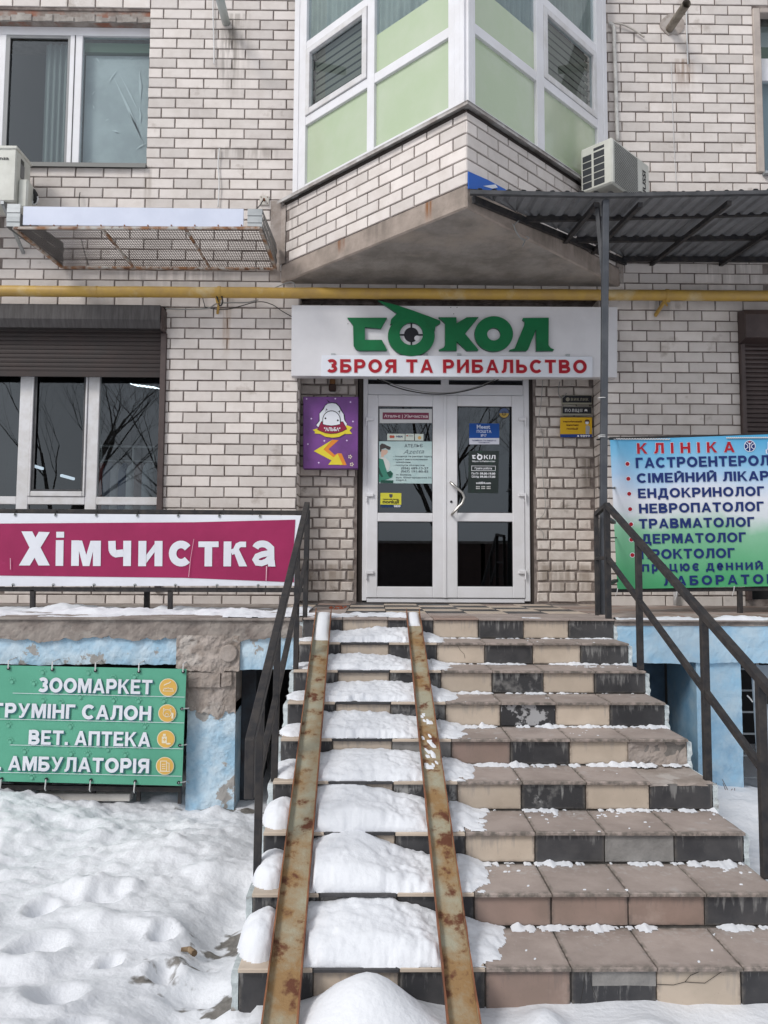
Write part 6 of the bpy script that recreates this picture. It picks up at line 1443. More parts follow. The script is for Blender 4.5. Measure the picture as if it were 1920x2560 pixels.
# ================================================================== air conditioners
CASE = mat('ac_case', (.62, .62, .57), .45, c2=(.52, .52, .47), nscale=4)
a1 = thing('air_conditioner', 'cream outdoor air conditioner unit below the upper left window', 'air conditioner', (-4.4, 1.6, 3.9), 'outdoor air conditioner units')
YA1 = 1.62; x1_ = at('q', 330, 800, YA1).x; z1_, z0_ = at('q', 200, 235, YA1).z, at('q', 200, 1390, YA1).z
MB().box(x1_-.80, YA1, z0_, x1_, YA1+.30, z1_).build('casing', CASE, a1, bev=.012)
MB().box(x1_-.81, YA1-.012, z1_-.02, x1_+.01, YA1+.31, z1_+.01).build('lid', CASE, a1, bev=.006)
MB().box(x1_-.04, YA1-.004, z0_+.01, x1_-.005, YA1+.001, z1_-.025).build('corner_trim', CASE, a1)
bx_ = MB(); bx_.prism([(x1_+.001, YA1+.05, z0_-.03), (x1_+.001, YA1+.28, z0_-.03), (x1_+.001, YA1+.28, z0_+.22), (x1_+.001, YA1+.05, z0_+.24)], (.09, 0, 0)); bx_.build('valve_cover', CASE, a1, bev=.015)
MB().box(x1_+.001, YA1+.09, z0_+.27, x1_+.006, YA1+.16, z0_+.40).build('rating_plate', flat('plate_grey', (.2, .2, .2)), a1)
MB().box(x1_+.001, YA1+.09, z1_-.11, x1_+.006, YA1+.15, z1_-.06).build('grip', flat('grip_dark', (.10, .10, .09)), a1, bev=.002)
font_text('nsa', at('q', -8, 502, YA1-.004), at('q', 188, 502, YA1-.004), .030, BLACKT, a1, off=.02)
hs_ = MB(); hs_.tube([at('q', *p, 1.8) for p in ((560, 1090), (640, 1110), (710, 1160), (760, 1240), (770, 1330), (740, 1440))], .020, 10); hs_.build('hose', BLKC, a1, smooth=True)
hs_ = MB(); hs_.tube([at('q', *p, 1.78) for p in ((800, 1290), (808, 1340), (790, 1420), (730, 1465), (690, 1440), (700, 1380))], .007, 6); hs_.build('hose', WHC, a1, smooth=True)
for x in (x1_-.1, x1_-.7):
    MB().bar((x, YA1-.02, z0_-.02), (x, W, z0_-.02), .03).build('bracket', GALV, a1); MB().bar((x, YA1, z0_-.03), (x, W, z0_-.30), .025).build('bracket', GALV, a1)
a2_ = thing('air_conditioner', 'outdoor air conditioner unit with slatted grille standing on the wall above the canopy', 'air conditioner', (1.4, 1.5, 3.5), 'outdoor air conditioner units')
# facing right; its louvred back faces the street, side grille turned towards the bay
cA = Vector((1.36, 1.20, 0)); z0_ = 3.36
def solve_ac():
    # near vertical edge of the case: photo x 755 (zone x), top y 170, bottom y 1130
    Yc_ = 1.15; p_t = at('x', 752, 172, Yc_); p_b = at('x', 752, 1130, Yc_); return Yc_, p_t, p_b
Yc_, ptp, pbt = solve_ac()
edge = Vector((ptp.x, Yc_, 0)); zt_, zb_ = ptp.z, pbt.z
# the unit hangs on the right face of the bay: fins parallel to that face, vents square to it
dirS = -NR; dirL = dr
lo, hi = .2, 1.9
for _ in range(50):
    mid = (lo+hi)/2; p_ = at('x', 752, 700, mid)
    if (Vector((p_.x, p_.y, 0))-BP).dot(NR) > .37: lo = mid
    else: hi = mid
p_ = at('x', 752, 700, lo); edge = Vector((p_.x, lo, 0)); zt_, zb_ = at('x', 752, 172, lo).z, at('x', 752, 1130, lo).z
LS, LL = .31, .66
def px_of(p): d = p-CAM; return 960 + F*d.dot(rr)/d.dot(f0)
for k in range(200): LL += .004 if px_of(Vector((edge.x, edge.y, 3.7)) + dirL*LL) < 1440+1532/8.295 else -.004
LL = min(LL, .80)
c1_, c2_, c3_, c4_ = edge, edge+dirL*LL, edge+dirL*LL+dirS*LS, edge+dirS*LS
m_ = MB(); vprism([c1_, c2_, c3_, c4_], zb_, zt_, m_); m_.build('casing', CASE, a2_, bev=.015)
nS = Vector((dirS.y, -dirS.x, 0)); nS = nS if nS.dot(CAM-edge) > 0 else -nS
nLg = Vector((dirL.y, -dirL.x, 0)); nLg = nLg if nLg.dot(CAM-edge) > 0 else -nLg
Hc = zt_-zb_
BLKG = mat('grille_dark', (.02, .023, .03), .6)
def facq(dirv, n, s0, s1, z0, z1, off): 
    a = edge+dirv*s0+n*off; b = edge+dirv*s1+n*off; return [Vector((a.x, a.y, z0)), Vector((b.x, b.y, z0)), Vector((b.x, b.y, z1)), Vector((a.x, a.y, z1))]
for c in range(2):
    for r_ in range(6):
        s0 = LS*(.24 + .40*c) if c == 0 else LS*.64; s1 = s0 + LS*(.33 if c == 0 else .28)
        z1 = zb_+Hc*(.90 - r_*.145); z0 = z1 - Hc*(.125 if r_ else .07)
        if r_ == 0: z1 = zb_+Hc*.90; z0 = z1-Hc*.06
        else: z1 = zb_+Hc*(.80-(r_-1)*.150); z0 = z1-Hc*.128
        if c == 1 and r_ == 0: continue
        m_ = MB(); m_.prism(facq(dirS, nS, s0, s1, z0, z1, .002), -nS*.004); m_.build('vent', BLKG, a2_)
m_ = MB(); m_.prism(facq(dirL, nLg, LL*.06, LL*.66, zb_+Hc*.04, zt_-Hc*.07, .002), -nLg*.004); gp_ = m_.build('fin_panel', BLKG, a2_)
for i in range(26):
    z = zb_+Hc*(.05+.88*i/26); m_ = MB(); m_.prism(facq(dirL, nLg, LL*.06, LL*.66, z, z+Hc*.009, .004), -nLg*.005); m_.build('fin', CASE, gp_)
# the name on the front edge, reading upwards
pA = edge+dirL*LL*.88+nLg*.004; font_text('ZANUSSI', Vector((pA.x, pA.y, zb_-.07)), Vector((pA.x, pA.y, zt_-Hc*.23)), .058, BLACKT, a2_, off=.025, nrm=(nLg.x, nLg.y, 0))
for t in (.2, .8): p = edge+dirS*LS*.5+dirL*LL*t; MB().bar((p.x-.2, p.y, zb_-.025), (p.x+.2, p.y, zb_-.025), .03).build('foot', RUST_F, a2_)
MB().bar(Vector((c3_.x, c3_.y, zb_-.05)), Vector((c4_.x+.3, W, zb_-.05)), .03).build('bracket', GALV, a2_)
MB().bar(Vector((c1_.x, c1_.y+.1, zb_-.05)), Vector((c1_.x, W, zb_-.05)), .03).build('bracket', GALV, a2_)
# ================================================================== pipes on the wall
cable([at('c', *p, W-.03) for p in ((838, 770), (832, 600), (826, 400), (820, 250), (818, 165), (808, 135), (790, 128))], .018, mat('wrapped_pipe', (.62, .61, .58), .7, c2=(.45, .44, .42), nscale=14), 'white wrapped pipe rising from the right air conditioner', 'insulated_pipe', cat='pipe', k=10)
cable([at('c', *p, W-.03) for p in ((815, 125), (870, 135), (930, 165), (985, 203))], .009, flat('beige_hose', (.5, .46, .42)), 'thin drain hose poking out beside the bay, top right', 'drain_hose', cat='hose')
m_ = MB(); a, b = at('a', 1232, 118, W), at('a', 1192, -40, W-.55); m_.tube([a + Vector((0, .05, -.0)), a.lerp(b, .5), b], .040, 18); tag(m_.build('drain_pipe', mat('grey_pipe', (.42, .46, .45), .45), smooth=True), 'grey plastic pipe sticking out of the wall, top left', 'pipe', 'drain pipes sticking out of the wall')
m_ = MB(); a, b = at('c', 1120, 160, W), at('c', 1215, 20, W-.42); d_ = (b-a).normalized(); m_.tube([a, b], .040, 18, cap=False); m_.tube([b + d_*.0, b - d_*.10], .034, 18, cap=False); m_.tube([b-d_*.1, b-d_*.11], .035, 18)
tag(m_.build('drain_pipe', mat('old_pipe', (.27, .24, .20), .8, c2=(.17, .14, .11), nscale=12), smooth=True), 'old open-ended pipe in a mortar patch on the right wall', 'pipe', 'drain pipes sticking out of the wall')
m_ = MB(); c = at('c', 1138, 135, W); rg = random.Random(4)
m_.prism([(c.x+(.105+.03*rg.random())*math.cos(i*.393), W-.012, c.z+(.10+.03*rg.random())*math.sin(i*.393)) for i in range(16)], (0, .02, 0)); tag(m_.build('mortar_patch', PLASTER), 'rough round mortar patch where the right pipe enters the wall', 'mortar patch')
ROPE = flat('white_cord', (.66, .66, .66))
for zone, pts, lab in (('a', ((1162, -20), (1164, 120), (1168, 260), (1168, 350)), 'white cord hanging down the wall left of the bay, top end'), ('a', ((1198, 810), (1190, 900), (1196, 1000), (1190, 1130)), 'lower stretch of white cord above the mesh basket'),
                       ('c', ((1212, 30), (1215, 180), (1222, 350)), 'white cord dangling from the old open-ended pipe')):
    cable([at(zone, *p, W-.02) for p in pts], .006, ROPE, lab, 'cord', cat='cord')
cable([at('c', *p, W-.012) for p in ((1130, 345), (1138, 600), (1148, 840), (1158, 1000))], .0025, ROPE, 'thin white string running down the right wall', 'cord', cat='cord')
# anchor plate and hook wires
an = thing('anchor_plate', 'small square wall plate with a bolt and wire, above the right end of the basket', 'bracket', at('a', 1442, 1092, W-.02))
p = at('a', 1442, 1092, W-.02); MB().box(p.x-.045, W-.018, p.z-.045, p.x+.045, W-.004, p.z+.045).build('plate', flat('cream_plate', (.6, .57, .52)), an, bev=.003)
for dx in (-.03, .03):
    for dz in (-.03, .03): MB().tube([(p.x+dx, W-.022, p.z+dz), (p.x+dx, W-.016, p.z+dz)], .005, 6).build('screw', RUST_E, an)
MB().tube([(p.x, W-.04, p.z), (p.x, W-.015, p.z)], .012, 8).build('bolt', RUST_E, an)
MB().tube([(p.x, W-.045, p.z), at('a', 1420, 1120, W-.1), at('a', 1396, 1145, 1.6)], .005, 6).build('wire', BLKC, an)
for x0, y0, x1, y1 in ((437, 1050, 432, 1128), (442, 1300, 485, 1450)): cable([at('a', x0, y0, W-.02), at('a', (x0+x1)/2-3, (y0+y1)/2, W-.04), at('a', x1, y1, W-.02)], .004, BLKC, 'short black hook wire on the wall %s' % ('above the mesh basket' if y0 < 1200 else 'seen through the mesh basket'), 'hook_wire')

# ================================================================== purple pet shop box
YP = YA-.13
pb_ = thing('light_box', 'purple light box with white animal emblem and yellow arrow left of the doors', 'sign', (-1.1, YP, 1.5))
q = ptsY('u', [(85, 2120), (1600, 2118), (1610, 130), (85, 125)], YP); m_ = MB(); m_.prism(q, (0, .11, 0)); m_.build('box_body', PURP, pb_, bev=.004)
def pp(name, lst, m, k, z='u'): m_ = MB(); m_.poly(ptsY(z, lst, YP-.0015*k)); return m_.build(name, m, pb_, fix=False)
pp('emblem_outline', [(520, 800), (525, 600), (640, 440), (720, 330), (860, 285), (1010, 300), (1110, 410), (1160, 510), (1240, 650), (1255, 790), (1310, 880), (1280, 960), (450, 940), (440, 900)], BLACKT, 1)
pp('emblem_fur', [(545, 800), (540, 600), (660, 470), (700, 380), (770, 325), (880, 308), (990, 325), (1070, 400), (1120, 500), (1200, 610), (1225, 780), (1300, 885), (1265, 960), (500, 965), (452, 915)], VINW, 2)
pp('ear', [(702, 560), (725, 455), (775, 505), (735, 495)], BLACKT, 3); pp('ear', [(1100, 615), (1115, 500), (1040, 545), (1085, 545)], BLACKT, 3)
pp('hair_tuft', [(730, 195), (830, 280), (790, 285), (762, 245)], BLACKT, 3)
pp('ribbon', [(345, 1045), (470, 1010), (560, 1050), (1200, 1030), (1290, 915), (1450, 975), (1370, 1060), (1440, 1160), (1240, 1160), (1080, 1245), (900, 1265), (700, 1240), (560, 1160), (400, 1145), (420, 1100)], YEL, 3.4)
pp('collar_outline', [(585, 810), (1190, 815), (1305, 1025), (1180, 1095), (1010, 1150), (850, 1160), (700, 1140), (560, 1085), (475, 1045)], BLACKT, 4)
pp('collar', [(590, 825), (1180, 825), (1290, 1020), (1170, 1085), (1010, 1135), (850, 1145), (700, 1125), (560, 1072), (490, 1040)], flat('crimson_print', (.28, .02, .06)), 5)
n_ = [(870+250*math.cos(math.radians(a)), 770+260*math.sin(math.radians(a))) for a in range(180, 361, 12)]
pp('head_outline', [(620, 895)] + n_ + [(1122, 895), (1000, 925), (870, 940), (740, 925)], BLACKT, 6)
n_ = [(870+232*math.cos(math.radians(a)), 770+238*math.sin(math.radians(a))) for a in range(180, 361, 12)]
pp('head', [(638, 885)] + n_ + [(1105, 885), (1000, 912), (870, 925), (740, 912)], VINW, 7)
for x, y in ((703, 728), (1045, 785)): m_ = MB(); m_.poly(ptsY('u', [(x+26*math.cos(i*.785), y+26*math.sin(i*.785)) for i in range(8)], YP-.012)); m_.build('eye', BLACKT, pb_, fix=False)
pp('ribbon_front', [(560, 1110), (700, 1160), (870, 1180), (1020, 1170), (1180, 1120), (1240, 1085), (1240, 1150), (1080, 1240), (900, 1262), (700, 1236), (570, 1160)], YEL, 6)
font_text('"АЛЬБА"', at('u', 665, 1075, YP-.012), at('u', 1115, 1078, YP-.012), at('u', 700, 985, YP).z-at('u', 700, 1075, YP).z, WHITET, pb_, off=.03)
pp('arrow_shadow', [(895, 1320), (1070, 1330), (790, 1580), (960, 1740), (1050, 1690), (1150, 1700), (1290, 2020), (1100, 2025), (640, 1600)], ORG, 1)
pp('arrow', [(380, 1635), (895, 1320), (650, 1590), (930, 1810), (1040, 1705), (1185, 2012), (780, 2010), (870, 1890)], YEL, 2.4)
for i, (x, y) in enumerate(((182, 190), (975, 185), (1395, 278), (313, 738), (1465, 815), (672, 1350), (1295, 1340), (218, 1440), (518, 1955))): pp('star', [(x+30*(1 if j % 2 == 0 else .55)*math.cos(j*.785), y+30*(1 if j % 2 == 0 else .55)*math.sin(j*.785)) for j in range(8)], flat('pale_lilac', (.75, .62, .85)), 1)
for x, y in ((1385, 1790), (1430, 2000)):
    for j in range(5): pp('paw_print', [(x+38*math.cos(j*1.256)+20*math.cos(i), y+38*math.sin(j*1.256)+20*math.sin(i)) for i in (0, 1.26, 2.5, 3.8, 5)], CREAM, 1+.1*j)
# small dark lamp housing over the box
lm = thing('alarm_lamp', 'small brown alarm lamp on the brick above the purple box', 'lamp', (-1.0, YA, 2))
p = at('e', 345, 700, YA-.05); MB().box(p.x-.035, YA-.08, p.z-.045, p.x+.035, YA, p.z+.02).build('housing', flat('dark_brown_plastic', (.06, .035, .03)), lm, bev=.01)
MB().tube([(p.x, YA-.045, p.z+.02), (p.x, YA-.045, p.z+.07)], .03, 12).build('lens', flat('amber_lens', (.22, .11, .05), .3), lm, bev=.004)

# ================================================================== police call signs
def plate(z, cs_, Y, m, name, label, cat, d=.02, grp=None):
    t = thing(name, label, cat, at(z, *cs_[0], Y), grp); mb = MB(); mb.prism(ptsY(z, cs_, Y), (0, d, 0)); mb.build('plate', m, t, bev=.002); return t
YV = YA-.035; FRM = flat('olive_frame', (.30, .29, .23))
s1 = plate('v', [(350, 700), (1380, 705), (1385, 385), (350, 380)], YV, FRM, 'police_call_sign', 'upper of the two black police call plates right of the doors', 'sign', grp='police call plates right of the doors')
m_ = MB(); m_.poly(ptsY('v', [(365, 640), (1365, 645), (1370, 405), (365, 400)], YV-.002)); m_.build('face', BLACKT, s1, fix=False)
GLD = flat('grey_gold', (.30, .28, .22)); m_ = MB(); disc(m_, 'v', 545, 530, 72, YV-.004, 8); m_.build('badge', GLD, s1, fix=False)
stroke_text('ВИКЛИК', at('v', 655, 580, YV-.004), at('v', 1260, 585, YV-.004), at('v', 655, 480, YV).z-at('v', 655, 580, YV).z, GLD, s1, gap=.3, th=.16)
s2 = plate('v', [(345, 1075), (1375, 1080), (1375, 775), (345, 770)], YV, FRM, 'police_call_sign', 'lower of the two black police call plates right of the doors', 'sign', grp='police call plates right of the doors')
m_ = MB(); m_.poly(ptsY('v', [(362, 1020), (1360, 1025), (1360, 795), (362, 790)], YV-.002)); m_.build('face', BLACKT, s2, fix=False)
stroke_text('ПОЛІЦІЇ', at('v', 450, 965, YV-.004), at('v', 1050, 968, YV-.004), at('v', 450, 860, YV).z-at('v', 450, 965, YV).z, WHC, s2, gap=.3, th=.16)
m_ = MB(); m_.poly(ptsY('v', [(1120, 900), (1150, 870), (1200, 870), (1225, 900), (1215, 965), (1190, 935), (1150, 935), (1130, 965)], YV-.004)); m_.build('car_symbol', WHC, s2, fix=False)
s3 = plate('v', [(280, 1845), (1380, 1840), (1390, 1155), (285, 1155)], YV, flat('amber_print', (.72, .43, .02)), 'police_notice', 'yellow police call notice with a blue strip right of the doors', 'sign', d=.006)
m_ = MB(); m_.poly(ptsY('v', [(283, 1845), (1378, 1840), (1380, 1735), (283, 1735)], YV-.002)); m_.build('blue_strip', flat('royal_blue', (.02, .055, .25)), s3, fix=False)
BRN = flat('brown_print', (.12, .03, .01))
for tx, x0, x1, yb_ in (('терміновий', 370, 1030, 1325), ('виклик', 500, 930, 1445), ('поліції', 510, 910, 1575)): font_text(tx, at('v', x0, yb_, YV-.002), at('v', x1, yb_, YV-.002), .0165, BRN, s3, off=.03)
font_text('9899', at('v', 975, 1828, YV-.004), at('v', 1315, 1828, YV-.004), .0195, WHITET, s3, off=.03)
m_ = MB(); disc(m_, 'v', 905, 1795, 34, YV-.004, 10); m_.build('phone_symbol', WHITET, s3, fix=False)
m_ = MB(); m_.mi = 0; disc(m_, 'v', 1215, 1310, 88, YV-.002, 16); m_.mi = 1; disc(m_, 'v', 1212, 1335, 62, YV-.003, 16); m_.mi = 2; m_.poly(ptsY('v', [(1165, 1740), (1165, 1460), (1200, 1430), (1250, 1430), (1310, 1480), (1290, 1740)], YV-.0025)); m_.mi = 0; m_.poly(ptsY('v', [(1150, 1240), (1290, 1240), (1290, 1300), (1150, 1300)], YV-.004)); m_.build('officer_figure', [flat('brown_hair', (.12, .06, .03)), VINW, flat('uniform_grey', (.4, .4, .42))], s3, fix=False)

# ================================================================== notices on the doors
YN = YD+.019
def poster(z, cs_, m, name, label, cat='poster', Y=YN, grp=None):
    t = thing(name, label, cat, at(z, *cs_[0], Y), grp); mb = MB(); mb.prism(ptsY(z, cs_, Y), (0, .0015, 0)); mb.build('sheet', m, t); return t
def pq(t, name, z, cs_, m, k=1, Y=YN): m_ = MB(); m_.poly(ptsY(z, cs_, Y-.0012*k)); return m_.build(name, m, t, fix=False)
PAPW = flat('paper', (.62, .62, .62))
t = poster('s', [(135, 485), (1075, 480), (1070, 235), (135, 230)], PAPW, 'notice', 'white notice with a plum bar at the top of the left door')
pq(t, 'plum_bar', 's', [(188, 415), (1015, 422), (1013, 298), (190, 292)], flat('plum_print', (.22, .05, .09)))
font_text('Ательє | Хімчистка', at('s', 215, 380, YN-.003), at('s', 995, 387, YN-.003), .027, flat('pink_white', (.75, .6, .63)), t, off=.025)
CARDP = flat('pale_mint_paper', (.62, .68, .62))
t = poster('s', [(272, 790), (583, 793), (585, 675), (272, 672)], CARDP, 'card_sticker', 'widest of three payment stickers on the left door, with red and blue marks', 'sticker', grp='payment stickers on the left door')
m_ = MB(); disc(m_, 's', 338, 725, 26, YN-.002, 14); disc(m_, 's', 378, 725, 24, YN-.003, 14); m_.build('card_symbol', flat('brick_red', (.5, .1, .06)), t, fix=False)
font_text('VISA', at('s', 432, 738, YN-.002), at('s', 545, 740, YN-.002), .0175, NAVYT, t, off=.03, italic=.3)
t = poster('s', [(596, 792), (752, 794), (752, 675), (597, 674)], CARDP, 'card_sticker', 'middle of the three payment stickers on the left door', 'sticker', grp='payment stickers on the left door')
pq(t, 'card_symbol', 's', [(614, 718), (645, 718), (645, 700), (614, 700)], flat('brick_red', (.5, .1, .06))); pq(t, 'card_symbol', 's', [(655, 720), (735, 720), (735, 703), (655, 703)], flat('grey_lines', (.35, .36, .36)))
t = poster('s', [(765, 795), (916, 796), (918, 677), (765, 675)], CARDP, 'card_sticker', 'rightmost of the three payment stickers on the left door, with an orange disc', 'sticker', grp='payment stickers on the left door')
m_ = MB(); disc(m_, 's', 848, 745, 30, YN-.002, 14); m_.build('card_symbol', flat('soft_orange', (.65, .4, .15)), t, fix=False)
# tailor's poster
t = poster('s', [(125, 1555), (1075, 1562), (1080, 812), (122, 808)], mat('aqua_paper', (.47, .60, .60), .4, c2=(.38, .52, .53), nscale=6), 'poster', 'pale aqua tailor poster with a woman in a cap on the left door')
fg = MB(); cols_ = [flat('cap_dark', (.07, .06, .06)), flat('skin_print', (.62, .42, .34)), flat('green_coat', (.05, .22, .16)), flat('white_shirt', (.6, .62, .6)), flat('dark_green_fold', (.02, .08, .06))]
for mi, k, lst in ((1, 1, [(165, 960), (270, 955), (285, 1000), (250, 1045), (215, 1055), (210, 1090), (160, 1085)]), (0, 2, [(140, 950), (140, 880), (175, 845), (230, 860), (260, 880), (335, 910), (325, 955), (290, 960), (240, 930), (170, 950), (165, 985), (145, 1000)]),
                   (3, 1.5, [(150, 1090), (240, 1100), (300, 1160), (325, 1230), (300, 1320), (240, 1330), (150, 1200)]), (2, 2.5, [(122, 1110), (200, 1130), (235, 1250), (270, 1360), (330, 1330), (375, 1380), (360, 1450), (290, 1480), (200, 1510), (122, 1540)]),
                   (4, 3, [(260, 1360), (330, 1340), (370, 1390), (330, 1450), (300, 1440)]), (4, 3, [(122, 1260), (160, 1360), (200, 1440), (170, 1450), (122, 1380)]), (4, 3, [(160, 1500), (380, 1505), (375, 1555), (150, 1550)])):
    fg.mi = mi; fg.poly(ptsY('s', lst, YN-.001*k))
fg.build('woman_figure', cols_, t, fix=False)
TXT = flat('slate_print', (.10, .12, .14))
font_text('АТЕЛЬЄ', at('s', 580, 915, YN-.002), at('s', 905, 912, YN-.002), .030, TXT, t, off=.01); font_text('Azetta', at('s', 555, 1035, YN-.002), at('s', 930, 1020, YN-.002), .043, flat('grey_script', (.2, .26, .28)), t, off=.0, italic=.4)
for tx, x0, x1, yb_, hh_ in (('- пошиття та ремонт одягу', 375, 1075, 1088, .0145), ('- пункт виготовлення', 375, 990, 1142, .0145), ('шеврони', 430, 685, 1190, .0145), ('- послуги хімчистки', 385, 935, 1245, .0145), ('(056) 689-13-27', 520, 1005, 1305, .021), ('(067) 191-80-83', 515, 1003, 1362, .021), ('м. Бояров', 430, 700, 1415, .0145), ('вул. Білогородська 51,', 430, 1072, 1465, .0145), ('корп.3', 430, 610, 1510, .0145)):
    font_text(tx, at('s', x0, yb_, YN-.002), at('s', x1, yb_+3, YN-.002), hh_, TXT, t, off=.015)
t = poster('s', [(148, 1935), (522, 1940), (522, 1732), (152, 1728)], flat('bright_yellow', (.66, .62, .06)), 'police_sticker', 'small yellow police sticker low on the left door', 'sticker')
font_text('поліції', at('s', 190, 1912, YN-.002), at('s', 488, 1915, YN-.002), .027, BLACKT, t, off=.035); font_text('терміновий виклик', at('s', 190, 1850, YN-.002), at('s', 478, 1852, YN-.002), .0105, BLACKT, t, off=.03)
pq(t, 'shield', 's', [(308, 1750), (365, 1750), (368, 1790), (338, 1822), (308, 1795)], flat('shield_dark', (.08, .08, .1))); pq(t, 'blue_strip', 's', [(160, 1985), (520, 1990), (520, 1945), (160, 1940)], flat('royal_blue_dark', (.015, .04, .12)), 0)
font_text('9899', at('s', 390, 1983, YN-.002), at('s', 508, 1984, YN-.002), .0185, WHITET, t, off=.035)
# right door
t = poster('t', [(270, 990), (885, 990), (887, 565), (272, 562)], flat('post_blue', (.012, .075, .32)), 'post_notice', 'blue and white parcel post notice on the right door')
pq(t, 'white_strip', 't', [(272, 990), (885, 990), (886, 862), (272, 862)], flat('pale_lilac_white', (.62, .63, .72)))
LB = flat('pale_blue_print', (.62, .68, .85))
font_text('Meest', at('t', 425, 665, YN-.002), at('t', 700, 668, YN-.002), .036, LB, t, off=.025); font_text('ПОШТА', at('t', 425, 752, YN-.002), at('t', 725, 755, YN-.002), .0265, LB, t, off=.02)
font_text('№17', at('t', 510, 832, YN-.002), at('t', 625, 833, YN-.002), .024, LB, t, off=.02); font_text('прийом та видача', at('t', 330, 922, YN-.003), at('t', 820, 925, YN-.003), .0145, NAVYT, t, off=.005); font_text('посилок', at('t', 465, 965, YN-.003), at('t', 690, 966, YN-.003), .0145, NAVYT, t, off=.005)
t = poster('t', [(245, 1985), (865, 1993), (880, 1125), (262, 1125)], mat('black_green_poster', (.012, .02, .018), .3, c2=(.01, .07, .035), nscale=7, thr=(.52, .75)), 'hours_poster', 'black poster with white opening hours on the right door')
def mini(lst, k=1): pq(t, 'lettering', 't', lst, WHITET, k)
mini([(320, 1210), (405, 1210), (392, 1235), (362, 1235), (362, 1262), (395, 1262), (405, 1285), (340, 1285), (335, 1225)])
mini([(430, 1170), (545, 1225), (540, 1250), (460, 1205)], 1.5)
m_ = MB(); L2, R2 = ribbon([(485+43*math.cos(i*.449), 1252+43*math.sin(i*.449)) for i in range(14)], 30, True)
for i in range(14): j = (i+1) % 14; m_.poly(ptsY('t', [tuple(L2[i]), tuple(L2[j]), tuple(R2[j]), tuple(R2[i])], YN-.0012))
m_.build('lettering', WHITET, t, fix=False)
stroke_text('КІЛ', at('t', 572, 1292, YN-.0014), at('t', 808, 1294, YN-.0014), .040, WHITET, t, th=.24)
for tx, x0, x1, yb_, hh_, of in (('Зброя та Рибальство', 330, 800, 1350, .0135, .02), ('Графік роботи', 385, 735, 1500, .019, .02), ('Пн-Пт', 320, 465, 1605, .0185, .025), ('09.00-19.00', 490, 805, 1608, .0195, .035), ('Сб-Нд', 320, 468, 1670, .0185, .025), ('09.00-17.00', 490, 805, 1673, .0195, .035), ('sokil24.com', 412, 712, 1800, .020, .03), ('+380 (67) 000 00 00', 410, 712, 1868, .005, .02), ('+380 (50) 000 00 00', 410, 712, 1905, .005, .02)):
    if tx.startswith('+'): 
        m_ = MB()
        for j in range(11): 
            if j not in (3, 7): x = x0+(x1-x0)*j/11; m_.poly(ptsY('t', [(x, yb_), (x+20, yb_), (x+20, yb_-22), (x, yb_-22)], YN-.002))
        m_.build('fine_print', PAPW, t, fix=False); continue
    font_text(tx, at('t', x0, yb_, YN-.002), at('t', x1, yb_+2, YN-.002), hh_, WHITET, t, off=of)
m_ = MB(); L2, R2 = ribbon([(322, 1432), (808, 1435), (805, 1530), (320, 1528)], 8, True)
for i in range(4): j = (i+1) % 4; m_.poly(ptsY('t', [tuple(L2[i]), tuple(L2[j]), tuple(R2[j]), tuple(R2[i])], YN-.002-.0003*(i % 2)))
m_.build('outline_box', WHITET, t, fix=False)
t = thing('round_sticker', 'round gold and blue emblem sticker in the top corner of the right door', 'sticker', at('t', 985, 348, YN))
m_ = MB(); m_.mi = 0; disc(m_, 't', 985, 348, 110, YN-.000, 28); m_.mi = 1; disc(m_, 't', 985, 348, 98, YN-.001, 28); m_.mi = 2; m_.poly(ptsY('t', [(985+95*math.cos(a*.314), 352+92*math.sin(a*.314)) for a in range(0, 11)], YN-.002)); m_.mi = 0
strokes(m_, 't', [(950, 320), (950, 385), (985, 395), (1020, 385), (1020, 320)], 12, YN-.003); strokes(m_, 't', [(985, 300), (985, 395)], 10, YN-.004)
m_.build('disc', [flat('dark_rim', (.03, .03, .03)), flat('slate_blue', (.10, .14, .26)), flat('old_gold', (.48, .33, .08))], t, fix=False)

# ================================================================== odds and ends
m_ = MB(); a, b = atz('h', 992, 755, -1.13), atz('h', 1065, 775, -1.13)
za_ = max(sn_h(a.x, a.y), sn_h(b.x, b.y))+.012
m_.tube([(a.x, a.y, za_), ((a.x+b.x)/2, a.y+.01, za_-.004), (b.x, b.y, za_)], .012, 8, radii=[.008, .012, .013]); tag(m_.build('stick', mat('bark_stub', (.14, .09, .05), .9, c2=(.3, .22, .14), nscale=20)), 'short broken stick lying on the snow left of the stairs', 'stick')
rg = random.Random(6)
m_ = MB()
for k in range(26):
    p = atz('i', 665+rg.uniform(-50, 50), 98+rg.uniform(-10, 10), .004); s = rg.uniform(.004, .011); m_.box(p.x-s, p.y-s*1.4, .001, p.x+s, p.y+s*1.4, .006+rg.random()*.004)
tag(m_.build('spill', flat('rust_red_crumbs', (.45, .13, .07), .9), kind='stuff'), 'reddish crumbs scattered on the left of the landing', 'crumbs')
# frost-bitten grass stems at the lower right
m_ = MB()
for k in range(9):
    p = at('k', 1395+rg.uniform(0, 70), 1150+rg.uniform(-10, 10), -.12); q = p + Vector((rg.uniform(-.08, .08), 0, rg.uniform(.05, .14))); m_.tube([p, p.lerp(q, .5)+Vector((rg.uniform(-.02, .02), 0, .01)), q], .0022, 4)
tag(m_.build('dry_weeds', flat('weed_brown', (.16, .11, .08)), kind='stuff'), 'dry weed stems poking from the snow beside the right pillar', 'weeds')
